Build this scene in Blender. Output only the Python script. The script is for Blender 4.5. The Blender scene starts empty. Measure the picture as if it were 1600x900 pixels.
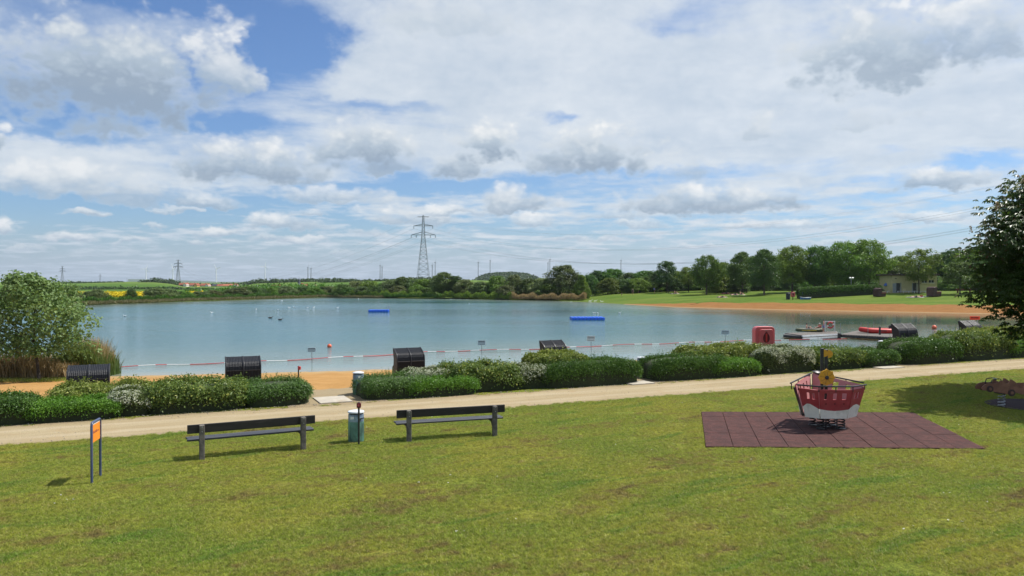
import bpy, bmesh, math, random
import numpy as np
from mathutils import Vector, Matrix

R = math.radians
rng = np.random.default_rng(7)
random.seed(7)
scene = bpy.context.scene
COL = scene.collection

# ------------------------------------------------------------------ camera
F, HZ, H = 1200.0, 440.0, 4.15          # focal length in photo pixels, horizon row, eye height
cam_d = bpy.data.cameras.new("camera")
cam_d.sensor_width = 36.0
cam_d.lens = 36.0 * F / 1600.0
cam_d.clip_start, cam_d.clip_end = 0.1, 30000.0
cam = bpy.data.objects.new("camera", cam_d)
COL.objects.link(cam)
cam.location = (0, 0, H)
cam.rotation_euler = (R(90) - math.atan((450 - HZ) / F), 0, 0)
scene.camera = cam

# ------------------------------------------------------------------ light
SUN_EL = R(56)
SUN_AZ = math.atan2(0.93, 0.36)          # measured from +Y towards +X
sun_d = bpy.data.lights.new("sun", 'SUN')
sun_d.energy = 4.8
sun_d.angle = R(0.53)
sun_d.color = (1.0, 0.955, 0.88)
sun = bpy.data.objects.new("sun", sun_d)
COL.objects.link(sun)
_d = Vector((math.sin(SUN_AZ) * math.cos(SUN_EL), math.cos(SUN_AZ) * math.cos(SUN_EL), math.sin(SUN_EL)))
sun.rotation_euler = _d.to_track_quat('Z', 'Y').to_euler()
sun.location = _d * 60

scene.view_settings.view_transform = 'Standard'
scene.view_settings.look = 'None'
scene.view_settings.exposure = 0.4
scene.view_settings.gamma = 1.0
scene.view_settings.use_curve_mapping = False
scene.cycles.use_denoising = True
scene.cycles.denoising_prefilter = 'ACCURATE'
scene.cycles.max_bounces = 7
scene.cycles.diffuse_bounces = 3
scene.cycles.glossy_bounces = 3
scene.cycles.transmission_bounces = 4
scene.cycles.transparent_max_bounces = 6
scene.cycles.sample_clamp_indirect = 6.0


# ------------------------------------------------------------------ node helpers
class NT:
    """tiny wrapper for building node trees"""
    def __init__(s, tree):
        s.t = tree
        s.n = tree.nodes
        s.l = tree.links

    def new(s, typ, **kw):
        n = s.n.new(typ)
        for k, v in kw.items():
            setattr(n, k, v)
        return n

    def put(s, sock, v):
        if v is None:
            return
        if isinstance(v, bpy.types.NodeSocket):
            s.l.new(v, sock)
        else:
            if isinstance(v, (tuple, list)) and len(v) == 3 and sock.type == 'RGBA':
                v = (*v, 1.0)
            sock.default_value = v

    def math(s, op, a, b=None, c=None, clamp=False):
        n = s.new('ShaderNodeMath', operation=op, use_clamp=clamp)
        s.put(n.inputs[0], a)
        s.put(n.inputs[1], b)
        s.put(n.inputs[2], c)
        return n.outputs[0]

    def vmath(s, op, a, b=None, c=None):
        n = s.new('ShaderNodeVectorMath', operation=op)
        s.put(n.inputs[0], a)
        s.put(n.inputs[1], b)
        s.put(n.inputs[2], c)
        return n.outputs['Value'] if op in ('DOT_PRODUCT', 'LENGTH', 'DISTANCE') else n.outputs['Vector']

    def noise(s, vec, scale, detail=4, rough=0.55, dist=0.0, dims='3D', lac=2.0):
        n = s.new('ShaderNodeTexNoise', noise_dimensions=dims)
        s.put(n.inputs['Vector'], vec)
        n.inputs['Scale'].default_value = scale
        n.inputs['Detail'].default_value = detail
        n.inputs['Roughness'].default_value = rough
        n.inputs['Distortion'].default_value = dist
        n.inputs['Lacunarity'].default_value = lac
        return n.outputs[0]

    def sstep(s, v, a, b, lo=0.0, hi=1.0):
        n = s.new('ShaderNodeMapRange', interpolation_type='SMOOTHSTEP')
        s.put(n.inputs['Value'], v)
        s.put(n.inputs['From Min'], a)
        s.put(n.inputs['From Max'], b)
        s.put(n.inputs['To Min'], lo)
        s.put(n.inputs['To Max'], hi)
        return n.outputs[0]

    def lin(s, v, a, b, lo=0.0, hi=1.0):
        n = s.new('ShaderNodeMapRange', interpolation_type='LINEAR')
        s.put(n.inputs['Value'], v)
        s.put(n.inputs['From Min'], a)
        s.put(n.inputs['From Max'], b)
        s.put(n.inputs['To Min'], lo)
        s.put(n.inputs['To Max'], hi)
        return n.outputs[0]

    def mix(s, f, a, b, mode='MIX'):
        n = s.new('ShaderNodeMix', data_type='RGBA', blend_type=mode)
        s.put(n.inputs['Factor'], f)
        s.put(n.inputs['A'] if False else n.inputs[6], a)
        s.put(n.inputs[7], b)
        return n.outputs[2]

    def comb(s, x, y, z=0.0):
        n = s.new('ShaderNodeCombineXYZ')
        s.put(n.inputs[0], x)
        s.put(n.inputs[1], y)
        s.put(n.inputs[2], z)
        return n.outputs[0]

    def sep(s, v):
        n = s.new('ShaderNodeSeparateXYZ')
        s.put(n.inputs[0], v)
        return n.outputs


# ------------------------------------------------------------------ sky: Nishita, a broken veil, and fair-weather cumulus
def build_world():
    w = bpy.data.worlds.new("World")
    scene.world = w
    w.use_nodes = True
    t = w.node_tree
    t.nodes.clear()
    N = NT(t)
    out = N.new('ShaderNodeOutputWorld')
    bg = N.new('ShaderNodeBackground')
    bg.inputs['Strength'].default_value = 0.10
    tc = N.new('ShaderNodeTexCoord')
    dirv = N.vmath('NORMALIZE', tc.outputs['Generated'])
    x, y, z = N.sep(dirv)
    el = N.math('ARCSINE', z)
    az = N.math('ARCTAN2', x, y)
    sky = N.new('ShaderNodeTexSky', sky_type='NISHITA')
    sky.sun_disc = False
    sky.sun_elevation = SUN_EL
    sky.sun_rotation = SUN_AZ
    sky.altitude = 100
    sky.air_density = 1.0
    sky.dust_density = 0.8
    sky.ozone_density = 1.6
    skyc = N.mix(1.0, sky.outputs[0], (0.56, 0.73, 0.96), 'MULTIPLY')

    def ang0(px, py):
        u0 = math.atan((px - 800) / F)
        return u0, math.atan((HZ - py) / F * math.cos(u0))

    # direction coordinates, wobbled so that no cloud outline is a plain ellipse
    a0 = N.comb(az, N.math('MULTIPLY', el, 1.6), 0.0)
    wob = N.math('SUBTRACT', N.noise(a0, 11.0, 5, 0.6), 0.5)
    wob2 = N.math('SUBTRACT', N.noise(N.vmath('ADD', a0, (4.1, 2.3, 0.7)), 26.0, 5, 0.62), 0.5)
    wv = N.comb(N.math('MULTIPLY', wob, 0.12), N.math('MULTIPLY', wob2, 0.030), 0.0)
    uv = N.vmath('ADD', N.comb(az, el, 0.0), wv)
    inv = N.math('DIVIDE', 1.0, N.math('ADD', N.math('MAXIMUM', el, 0.0), 0.075))
    q = N.comb(N.math('MULTIPLY', N.math('SINE', az), inv), N.math('MULTIPLY', N.math('COSINE', az), inv), 3.7)

    # ---- high veil
    med = N.noise(q, 1.1, 6, 0.60, 0.4)
    low = N.math('SUBTRACT', N.noise(q, 2.7, 4, 0.6, 0.2), 0.47)
    fine = N.math('SUBTRACT', N.noise(a0, 40.0, 5, 0.62, 0.3), 0.5)
    d = N.math('MULTIPLY_ADD', med, 1.1, -0.47)
    d = N.math('MULTIPLY_ADD', low, N.sstep(el, 0.05, 0.16, 2.0, 0.2), d)
    for (px, py, sx, sy, a) in VEIL_SPOTS:
        u0, v0 = ang0(px, py)
        su, sv = sx / F * math.cos(u0) ** 2, sy / F
        k = N.vmath('MULTIPLY_ADD', uv, (1 / su, 1 / sv, 0.0), (-u0 / su, -v0 / sv, 0.0))
        d = N.math('MULTIPLY_ADD', N.math('POWER', 0.5, N.vmath('DOT_PRODUCT', k, k)), a, d)
    d = N.math('MULTIPLY_ADD', fine, 0.10, d)
    d = N.math('SUBTRACT', d, N.sstep(el, 0.03, 0.16, 0.13, 0.0))
    veil = N.sstep(d, -0.16, 0.34)
    vt = N.math('MULTIPLY_ADD', N.math('SUBTRACT', N.noise(q, 1.9, 5, 0.6, 0.3), 0.5), 1.5, 0.60)
    vcol = N.mix(N.math('MULTIPLY_ADD', fine, 0.65, vt, clamp=True), (3.75, 4.5, 5.35), (6.05, 6.4, 6.7))
    c = N.mix(N.math('MULTIPLY', veil, 0.90), skyc, vcol)

    # ---- cumulus: flat grey bases, billowing white tops
    ang = N.vmath('ADD', N.comb(az, N.math('MULTIPLY', el, 1.25), 1.3), N.vmath('MULTIPLY', wv, (0.35, 0.5, 0.0)))

    def billow(scale, det):
        vo = N.new('ShaderNodeTexVoronoi', feature='SMOOTH_F1', voronoi_dimensions='2D')
        N.put(vo.inputs['Vector'], ang)
        vo.inputs['Scale'].default_value = scale
        vo.inputs['Detail'].default_value = det
        vo.inputs['Roughness'].default_value = 0.55
        vo.inputs['Lacunarity'].default_value = 2.3
        vo.inputs['Smoothness'].default_value = 0.5
        return N.math('SUBTRACT', 0.42, vo.outputs['Distance'])
    b = N.math('ADD', N.math('MULTIPLY', billow(21.0, 2.0), 0.75), N.math('MULTIPLY', fine, 0.55))
    b = N.math('MULTIPLY_ADD', wob2, 0.55, b)
    tone, alpha = 0.62, 0.0
    tb = N.math('MULTIPLY', b, 0.62)
    for (px, base, hw, hh, lift, den) in CUMULUS:
        u0, v0 = ang0(px, base)
        su, sv = hw / F * math.cos(u0) ** 2, hh / F * 0.95
        k = N.vmath('MULTIPLY_ADD', uv, (1 / su, 1 / sv, 0.0), (-u0 / su, -v0 / sv, 0.0))
        ks = N.sep(k)
        u, v = ks[0], ks[1]
        vv = N.math('MAXIMUM', v, N.math('MULTIPLY', v, -2.6))
        r2 = N.math('MULTIPLY_ADD', u, u, N.math('MULTIPLY', vv, vv))
        dd = N.math('SUBTRACT', N.math('MULTIPLY_ADD', b, 0.95, 1.02), r2)
        a = N.sstep(dd, 0.0, 0.70, 0.0, den)
        tn = N.math('ADD', N.math('MULTIPLY_ADD', v, 1.15, 0.22 + lift), tb, clamp=True)
        mx = N.new('ShaderNodeMix', data_type='FLOAT')
        N.put(mx.inputs[0], a)
        N.put(mx.inputs[2], tone)
        N.put(mx.inputs[3], tn)
        tone = mx.outputs[0]
        alpha = N.math('MAXIMUM', a, alpha)
    ramp = N.new('ShaderNodeValToRGB')
    N.put(ramp.inputs[0], N.math('MULTIPLY', tone, 1.0, clamp=True))
    cr = ramp.color_ramp
    cr.elements[0].position, cr.elements[0].color = 0.0, (2.3, 2.95, 3.8, 1)
    cr.elements[1].position, cr.elements[1].color = 1.0, (7.35, 7.35, 7.3, 1)
    e = cr.elements.new(0.30)
    e.color = (3.45, 4.15, 4.9, 1)
    e = cr.elements.new(0.62)
    e.color = (5.5, 5.85, 6.15, 1)
    c = N.mix(N.math('MULTIPLY', alpha, 0.96), c, ramp.outputs[0])
    # thin haze low over the land
    hz = N.sstep(el, -0.01, 0.085, 0.66, 0.0)
    c = N.mix(hz, c, (3.05, 3.85, 5.0))
    c = N.mix(N.sstep(el, -0.03, 0.0, 1.0, 0.0), c, (3.05, 3.85, 5.0))
    N.put(bg.inputs['Color'], c)
    N.l.new(bg.outputs[0], out.inputs[0])
    w.cycles.sampling_method = 'MANUAL'
    w.cycles.sample_map_resolution = 512


# (column, row, half width, half height, amount): thicker veil or blue gaps
VEIL_SPOTS = [
    (462, 70, 56, 38, -0.95), (270, -8, 90, 17, -.9), (60, 163, 120, 18, -.85), (345, 112, 45, 22, -.7),
    (330, 190, 90, 12, -.4), (150, 322, 260, 20, -.55), (90, 215, 130, 9, -.3), (600, 165, 110, 10, -.30), (690, 292, 110, 11, -.40),
    (1060, 40, 80, 24, -.34), (1545, 248, 60, 8, -.4), (985, 270, 120, 8, -.30), (870, 183, 30, 9, -.4), (830, 300, 20, 60, -.1),
    (750, 70, 240, 80, .45), (1000, 120, 260, 90, .35), (1350, 180, 320, 60, .40), (620, 130, 160, 30, .3), (150, 262, 220, 34, .30),
    (1100, 240, 300, 20, .15), (400, 395, 300, 14, -.12),
]
# (column, row of the base, half width, height, lighter or darker, density)
CUMULUS = [
    (440, 352, 100, 28, .22, .85), (640, 344, 95, 32, .25, .85), (835, 350, 60, 22, .25, .8), (560, 366, 50, 14, .2, .8), (450, 376, 80, 12, .2, .75),
    (60, 392, 60, 8, .2, .6), (180, 398, 90, 7, .2, .55), (400, 398, 80, 8, .2, .6), (530, 396, 60, 8, .2, .55), (600, 384, 50, 9, .2, .65), (860, 394, 80, 7, .2, .55), (1240, 396, 110, 7, .2, .5), (250, 352, 40, 8, .2, .6), (500, 336, 50, 10, .2, .7),
    (115, 372, 58, 14, .3, .9), (14, 362, 40, 26, .3, .9), (125, 335, 46, 12, .25, .85), (350, 364, 50, 14, .28, .85), (275, 328, 36, 9, .2, .7), (210, 377, 55, 9, .25, .75),
    (310, 377, 40, 9, .2, .7), (1200, 354, 190, 13, .15, .7), (1450, 342, 120, 16, .2, .75), (1000, 352, 80, 14, .2, .7), (1330, 380, 140, 9, .15, .65), (900, 374, 90, 10, .2, .7),
    (1080, 388, 100, 8, .15, .6), (760, 386, 70, 9, .2, .65), (700, 362, 50, 12, .2, .7),
    (250, 312, 150, 34, .14, .7), (520, 312, 120, 30, .10, .7), (700, 334, 90, 20, .18, .7), (960, 340, 120, 18, .15, .65), (1300, 356, 130, 16, .15, .65),
    (110, 292, 200, 50, .22, .75), (320, 318, 80, 20, .12, .75), (395, 268, 165, 70, .0, .94), (-5, 224, 30, 34, .25, .95), (165, 200, 112, 42, .16, .9),
    (590, 262, 130, 40, -.12, .80), (575, 242, 105, 74, -.04, .95), (725, 265, 65, 46, .0, .9), (760, 240, 78, 68, -.02, .95),
    (900, 264, 110, 40, -.10, .80), (925, 254, 115, 82, -.05, .95), (1070, 272, 70, 60, .10, .6),
    (800, 322, 90, 48, .10, .92), (1130, 322, 240, 50, -.02, .92), (1460, 286, 120, 40, .05, .9),
    (1190, 208, 55, 46, -.02, .55), (1355, 192, 75, 30, -.05, .5), (1450, 108, 90, 24, .0, .6),
    (1370, 104, 190, 125, -.10, .85), (1520, 70, 130, 100, .02, .8), (690, 40, 150, 60, -.02, .45),
    (345, 122, 70, 115, .26, .90), (175, 158, 225, 160, -.30, .97),
]
build_world()


# ------------------------------------------------------------------ places
def at(px, py, z=0.0):
    Y = (H - z) * F / (py - HZ)
    return Vector(((px - 800) / F * Y, Y, z))


def col_x(px, Y):
    return (px - 800) / F * Y


def row_z(py, Y):
    return H - (py - HZ) * Y / F


U = Vector((0.909, 0.417, 0)).normalized()      # along the gravel path
V = Vector((-U.y, U.x, 0))                      # across it, towards the lake
P0 = Vector((-12.9, 19.3, 0))


def st(s, t, z=0.0):
    p = P0 + U * s + V * t
    return Vector((p.x, p.y, z))


def s_of(px, t):
    k = (px - 800) / F
    b = P0 + V * t
    return (k * b.y - b.x) / (U.x - k * U.y)


PATH_ROT = math.atan2(U.y, U.x)


# ------------------------------------------------------------------ mesh helpers
def link(name, me, mat=None, parent=None):
    o = bpy.data.objects.new(name, me)
    COL.objects.link(o)
    if me is not None and mat is not None:
        for m in (mat if isinstance(mat, (list, tuple)) else [mat]):
            me.materials.append(m)
    if parent is not None:
        o.parent = parent
        KIDS.setdefault(parent.name, []).append(o)
    return o


KIDS = {}


def thing(name, label, cat, loc=(0, 0, 0), rz=0.0, group=None):
    o = bpy.data.objects.new(name, None)
    o.empty_display_size = 0.2
    COL.objects.link(o)
    o.location = loc
    o.rotation_euler = (0, 0, rz)
    return tag(o, label, cat, group)


def tag(o, label=None, cat=None, group=None, kind=None):
    if label:
        o['label'] = label
    if cat:
        o['category'] = cat
    if group:
        o['group'] = group
    if kind:
        o['kind'] = kind
    return o


def copy_tree(o, parent=None):
    c = o.copy()
    COL.objects.link(c)
    if parent is not None:
        c.parent = parent
        KIDS.setdefault(parent.name, []).append(c)
    for ch in KIDS.get(o.name, []):
        copy_tree(ch, c)
    return c


def copy_thing(o, loc, rz=0.0, label=None, group=None, scale=None):
    c = copy_tree(o)
    c.location = loc
    c.rotation_euler = (0, 0, rz)
    if label:
        c['label'] = label
    if group:
        c['group'] = group
    if scale is not None:
        c.scale = (scale,) * 3 if isinstance(scale, (int, float)) else scale
    return c


def np_mesh(name, verts, faces, smooth=False, attrs=None):
    verts = np.asarray(verts, dtype=np.float32)
    faces = np.asarray(faces, dtype=np.int32)
    me = bpy.data.meshes.new(name)
    nv, (nf, k) = len(verts), faces.shape
    me.vertices.add(nv)
    me.vertices.foreach_set("co", verts.ravel())
    me.loops.add(nf * k)
    me.loops.foreach_set("vertex_index", faces.ravel())
    me.polygons.add(nf)
    me.polygons.foreach_set("loop_start", np.arange(0, nf * k, k, dtype=np.int32))
    me.polygons.foreach_set("use_smooth", np.full(nf, smooth))
    me.update(calc_edges=True)
    for n, (typ, dat) in (attrs or {}).items():
        a = me.attributes.new(n, typ, 'POINT')
        a.data.foreach_set('value', np.asarray(dat, dtype=np.float32).ravel())
    return me


class MB:
    def __init__(s):
        s.v, s.f = [], []

    def add(s, vs, fs):
        b = len(s.v)
        s.v += [Vector(v) for v in vs]
        s.f += [tuple(i + b for i in f) for f in fs]
        return s

    def box(s, c, size, rot=None, taper=1.0):
        c = Vector(c)
        hx, hy, hz = size[0] / 2, size[1] / 2, size[2] / 2
        vs = []
        for z, k in ((-hz, 1.0), (hz, taper)):
            for x, y in ((-hx, -hy), (hx, -hy), (hx, hy), (-hx, hy)):
                p = Vector((x * k, y * k, z))
                if rot is not None:
                    p = rot @ p
                vs.append(c + p)
        return s.add(vs, [(3, 2, 1, 0), (4, 5, 6, 7), (0, 1, 5, 4), (1, 2, 6, 5), (2, 3, 7, 6), (3, 0, 4, 7)])

    def bar(s, a, b, w, d=None, up=(0, 0, 1)):
        """square bar between two points"""
        a, b = Vector(a), Vector(b)
        d = w if d is None else d
        t = (b - a).normalized()
        u = t.cross(Vector(up))
        if u.length < 1e-4:
            u = t.cross(Vector((1, 0, 0)))
        u.normalize()
        n = u.cross(t)
        vs = []
        for p in (a, b):
            for x, y in ((-1, -1), (1, -1), (1, 1), (-1, 1)):
                vs.append(p + u * (x * w / 2) + n * (y * d / 2))
        return s.add(vs, [(3, 2, 1, 0), (4, 5, 6, 7), (0, 1, 5, 4), (1, 2, 6, 5), (2, 3, 7, 6), (3, 0, 4, 7)])

    def tube(s, pts, r, n=8, closed=False):
        pts = [Vector(p) for p in pts]
        m = len(pts)
        rs = r if isinstance(r, (list, tuple)) else [r] * m
        vs, fs = [], []
        ref = None
        for i, p in enumerate(pts):
            if closed:
                t = pts[(i + 1) % m] - pts[i - 1]
            else:
                t = pts[min(i + 1, m - 1)] - pts[max(i - 1, 0)]
            t.normalize()
            if ref is None:
                ref = t.cross(Vector((0, 0, 1)))
                if ref.length < 1e-3:
                    ref = t.cross(Vector((1, 0, 0)))
            else:
                ref = ref - t * ref.dot(t)
            ref.normalize()
            b = t.cross(ref)
            for k in range(n):
                a = 2 * math.pi * k / n
                vs.append(p + (ref * math.cos(a) + b * math.sin(a)) * rs[i])
        for i in range(m if closed else m - 1):
            j = (i + 1) % m
            for k in range(n):
                l = (k + 1) % n
                fs.append((i * n + k, i * n + l, j * n + l, j * n + k))
        if not closed:
            fs.append(tuple(range(n - 1, -1, -1)))
            fs.append(tuple((m - 1) * n + k for k in range(n)))
        return s.add(vs, fs)

    def lathe(s, prof, n=24, c=(0, 0, 0)):
        """profile of (radius, z) from bottom to top"""
        c = Vector(c)
        vs, fs = [], []
        for r, z in prof:
            for k in range(n):
                a = 2 * math.pi * k / n
                vs.append(c + Vector((r * math.cos(a), r * math.sin(a), z)))
        for i in range(len(prof) - 1):
            for k in range(n):
                l = (k + 1) % n
                fs.append((i * n + k, i * n + l, (i + 1) * n + l, (i + 1) * n + k))
        if prof[0][0] > 1e-4:
            fs.append(tuple(range(n - 1, -1, -1)))
        if prof[-1][0] > 1e-4:
            fs.append(tuple((len(prof) - 1) * n + k for k in range(n)))
        return s.add(vs, fs)

    def prism(s, poly, a, b, M=None):
        """polygon (x, z) swept along y from a to b"""
        n = len(poly)
        vs = [Vector((x, a, z)) for x, z in poly] + [Vector((x, b, z)) for x, z in poly]
        if M is not None:
            vs = [M @ v for v in vs]
        fs = [tuple(range(n)), tuple(range(2 * n - 1, n - 1, -1))]
        fs += [(i, i + n, (i + 1) % n + n, (i + 1) % n) for i in range(n)]
        return s.add(vs, fs)

    def ball(s, c, r, n=12, m=8):
        c = Vector(c)
        r = Vector(r) if isinstance(r, (list, tuple)) else Vector((r, r, r))
        vs, fs = [], []
        for i in range(m + 1):
            th = math.pi * i / m
            for k in range(n):
                a = 2 * math.pi * k / n
                vs.append(c + Vector((r.x * math.sin(th) * math.cos(a), r.y * math.sin(th) * math.sin(a), -r.z * math.cos(th))))
        for i in range(m):
            for k in range(n):
                l = (k + 1) % n
                fs.append((i * n + k, i * n + l, (i + 1) * n + l, (i + 1) * n + k))
        return s.add(vs, fs)

    def mesh(s, name, bevel=0.0, smooth=False, segs=1):
        bm = bmesh.new()
        bv = [bm.verts.new(v) for v in s.v]
        for f in s.f:
            try:
                bm.faces.new([bv[i] for i in f])
            except ValueError:
                pass
        bmesh.ops.remove_doubles(bm, verts=bm.verts, dist=1e-5)
        bmesh.ops.recalc_face_normals(bm, faces=bm.faces)
        if bevel > 0:
            es = [e for e in bm.edges if len(e.link_faces) == 2 and e.calc_face_angle(0) > 0.5]
            bmesh.ops.bevel(bm, geom=es, offset=bevel, segments=segs, affect='EDGES', clamp_overlap=True)
        for f in bm.faces:
            f.smooth = smooth
        if smooth:
            for e in bm.edges:
                if len(e.link_faces) == 2 and e.calc_face_angle(0) > 0.7:
                    e.smooth = False
        me = bpy.data.meshes.new(name)
        bm.to_mesh(me)
        bm.free()
        return me

    def build(s, name, mat, parent=None, bevel=0.0, smooth=False, segs=1):
        return link(name, s.mesh(name, bevel, smooth, segs), mat, parent)


def cut_plate(name, outline, holes, thick, bevel=0.0):
    """flat plate in the x-z plane with holes, thickness along y"""
    cu = bpy.data.curves.new(name, 'CURVE')
    cu.dimensions = '2D'
    cu.fill_mode = 'BOTH'
    cu.extrude = thick / 2
    cu.bevel_depth = bevel
    for poly in [outline] + list(holes):
        sp = cu.splines.new('POLY')
        sp.points.add(len(poly) - 1)
        for p, (a, b) in zip(sp.points, poly):
            p.co = (a, b, 0, 1)
        sp.use_cyclic_u = True
    o = bpy.data.objects.new(name, cu)
    COL.objects.link(o)
    dg = bpy.context.evaluated_depsgraph_get()
    me = bpy.data.meshes.new_from_object(o.evaluated_get(dg))
    bpy.data.objects.remove(o)
    bpy.data.curves.remove(cu)
    me.name = name
    me.transform(Matrix.Rotation(math.pi / 2, 4, 'X'))
    return me


def round_rect(x0, z0, x1, z1, r, n=4):
    out = []
    for cx, cz, a0 in ((x1 - r, z0 + r, -90), (x1 - r, z1 - r, 0), (x0 + r, z1 - r, 90), (x0 + r, z0 + r, 180)):
        for i in range(n + 1):
            a = R(a0 + 90 * i / n)
            out.append((cx + r * math.cos(a), cz + r * math.sin(a)))
    return out


# ------------------------------------------------------------------ materials
def mat_new(name):
    m = bpy.data.materials.new(name)
    m.use_nodes = True
    t = m.node_tree
    b = t.nodes['Principled BSDF']
    return m, NT(t), b


def pm(name, col, rough=0.6, var=0.18, scale=6.0, bump=0.0, bscale=60.0, metal=0.0, spec=0.4, dirt=None, dirt_amt=0.0,
       stretch=(1, 1, 1), coat=0.0):
    """a painted / wooden / metal surface with mottling, dirt and relief"""
    m, N, b = mat_new(name)
    tc = N.new('ShaderNodeTexCoord')
    v = N.vmath('MULTIPLY', tc.outputs['Object'], tuple(stretch))
    n1 = N.noise(v, scale, 5, 0.6)
    lo = tuple(c * (1 - var) for c in col)
    hi = tuple(min(1, c * (1 + var)) for c in col)
    c = N.mix(N.sstep(n1, 0.3, 0.7), lo, hi)
    if dirt is not None:
        n2 = N.noise(v, scale * 0.45, 6, 0.68, 0.4)
        c = N.mix(N.sstep(n2, 0.62 - dirt_amt * 0.4, 0.75 - dirt_amt * 0.3, 0, 0.85), c, dirt)
    N.put(b.inputs['Base Color'], c)
    N.put(b.inputs['Roughness'], N.lin(n1, 0.2, 0.8, max(0.02, rough - 0.08), min(1, rough + 0.1)))
    b.inputs['Metallic'].default_value = metal
    b.inputs['Specular IOR Level'].default_value = spec
    b.inputs['Coat Weight'].default_value = coat
    if bump > 0:
        bn = N.new('ShaderNodeBump')
        bn.inputs['Strength'].default_value = bump
        bn.inputs['Distance'].default_value = 0.02
        N.put(bn.inputs['Height'], N.noise(v, bscale, 4, 0.6))
        N.l.new(bn.outputs[0], b.inputs['Normal'])
    return m


def leaf_mat(name, col, col2, trans=0.35, rough=0.45, island=0.5, clump=0.5, tint=0.0, spec=0.35, dead=None, dead_amt=0.0, cscale=0.9):
    """foliage: colour differs leaf by leaf and clump by clump, light passes through"""
    m, N, b = mat_new(name)
    geo = N.new('ShaderNodeNewGeometry')
    tc = N.new('ShaderNodeTexCoord')
    oi = N.new('ShaderNodeObjectInfo')
    n = N.noise(tc.outputs['Object'], cscale, 3, 0.6)
    f = N.math('ADD', N.math('MULTIPLY', geo.outputs['Random Per Island'], island), N.math('MULTIPLY', N.sstep(n, 0.3, 0.7), clump))
    c = N.mix(N.math('MULTIPLY', f, 1.0 / max(0.01, island + clump)), col, col2)
    if dead is not None:
        r2 = N.math('FRACT', N.math('MULTIPLY', geo.outputs['Random Per Island'], 37.7))
        c = N.mix(N.math('LESS_THAN', r2, dead_amt), c, dead)
    if tint > 0:
        hs = N.new('ShaderNodeHueSaturation')
        N.put(hs.inputs['Hue'], N.lin(oi.outputs['Random'], 0, 1, 0.5 - 0.035 * tint, 0.5 + 0.03 * tint))
        r3 = N.math('FRACT', N.math('MULTIPLY', oi.outputs['Random'], 17.3))
        N.put(hs.inputs['Value'], N.lin(r3, 0, 1, 1 - 0.35 * tint, 1 + 0.35 * tint))
        N.put(hs.inputs['Color'], c)
        c = hs.outputs[0]
    N.put(b.inputs['Base Color'], c)
    b.inputs['Roughness'].default_value = rough
    b.inputs['Specular IOR Level'].default_value = spec
    tr = N.new('ShaderNodeBsdfTranslucent')
    N.put(tr.inputs['Color'], N.mix(1.0, c, (1.0, 1.0, 0.62), 'MULTIPLY'))
    mx = N.new('ShaderNodeMixShader')
    mx.inputs[0].default_value = trans
    out = N.n['Material Output']
    N.l.new(b.outputs[0], mx.inputs[1])
    N.l.new(tr.outputs[0], mx.inputs[2])
    N.l.new(mx.outputs[0], out.inputs['Surface'])
    return m


def bark_mat(name, col):
    return pm(name, col, 0.85, 0.3, 9, 0.6, 30, stretch=(1, 1, 0.25))


# ------------------------------------------------------------------ leaf clouds
def norm(a):
    return a / np.maximum(1e-6, np.linalg.norm(a, axis=-1, keepdims=True))


def leaf_quads(P, Nn, size, g, aspect=0.55, droop=0.25, tdir=None):
    """kite shaped leaves, folded a little on the midrib: P (n,3) bases, Nn (n,3) normals"""
    n = len(P)
    rnd = g.normal(size=(n, 3)) if tdir is None else tdir + 0.45 * g.normal(size=(n, 3))
    T = norm(rnd - Nn * np.sum(rnd * Nn, axis=1, keepdims=True))
    B = np.cross(Nn, T)
    s = (size * g.uniform(0.65, 1.35, n))[:, None]
    a = P
    tip = P + T * s - Nn * s * droop
    mid = P + T * s * 0.48
    l = mid + B * s * aspect * 0.5 + Nn * s * 0.10
    r = mid - B * s * aspect * 0.5 + Nn * s * 0.10
    v = np.stack([a, l, tip, r], axis=1).reshape(-1, 3)
    f = np.arange(n * 4).reshape(-1, 4)
    return v, f


def join(parts):
    vs, fs, b = [], [], 0
    for v, f in parts:
        vs.append(v)
        fs.append(f + b)
        b += len(v)
    return np.concatenate(vs), np.concatenate(fs)


def vnoise(p, seed=0.0):
    """cheap smooth 3-d noise in -1..1 made of a few sine products"""
    x, y, z = p[..., 0] + seed, p[..., 1] + seed * 1.7, p[..., 2] - seed * 0.6
    return (np.sin(1.7 * x + 1.3 * np.sin(1.1 * y + .5 * z)) + np.sin(1.9 * y + 1.2 * np.sin(1.3 * z + .7 * x)) + np.sin(2.1 * z + 1.1 * np.sin(1.2 * x + .9 * y))) / 3


# ------------------------------------------------------------------ the lake and the land round it
WZ = -0.8
LAKE = np.array([(-38, 36.3), (-23, 39.6), (-9.1, 42.6), (7.4, 48.1), (30, 55.5), (52, 61.5), (80, 70), (104, 84), (100, 104), (75, 117.6),
                 (62.5, 125), (45.5, 136.5), (32, 148.5), (24, 169.7), (19, 186), (10, 198), (0, 205), (-18, 220), (-39, 233),
                 (-60, 240), (-71, 214), (-83.8, 183), (-89.5, 163), (-96, 135), (-90, 95), (-72, 66), (-54, 46)], dtype=float)


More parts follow.
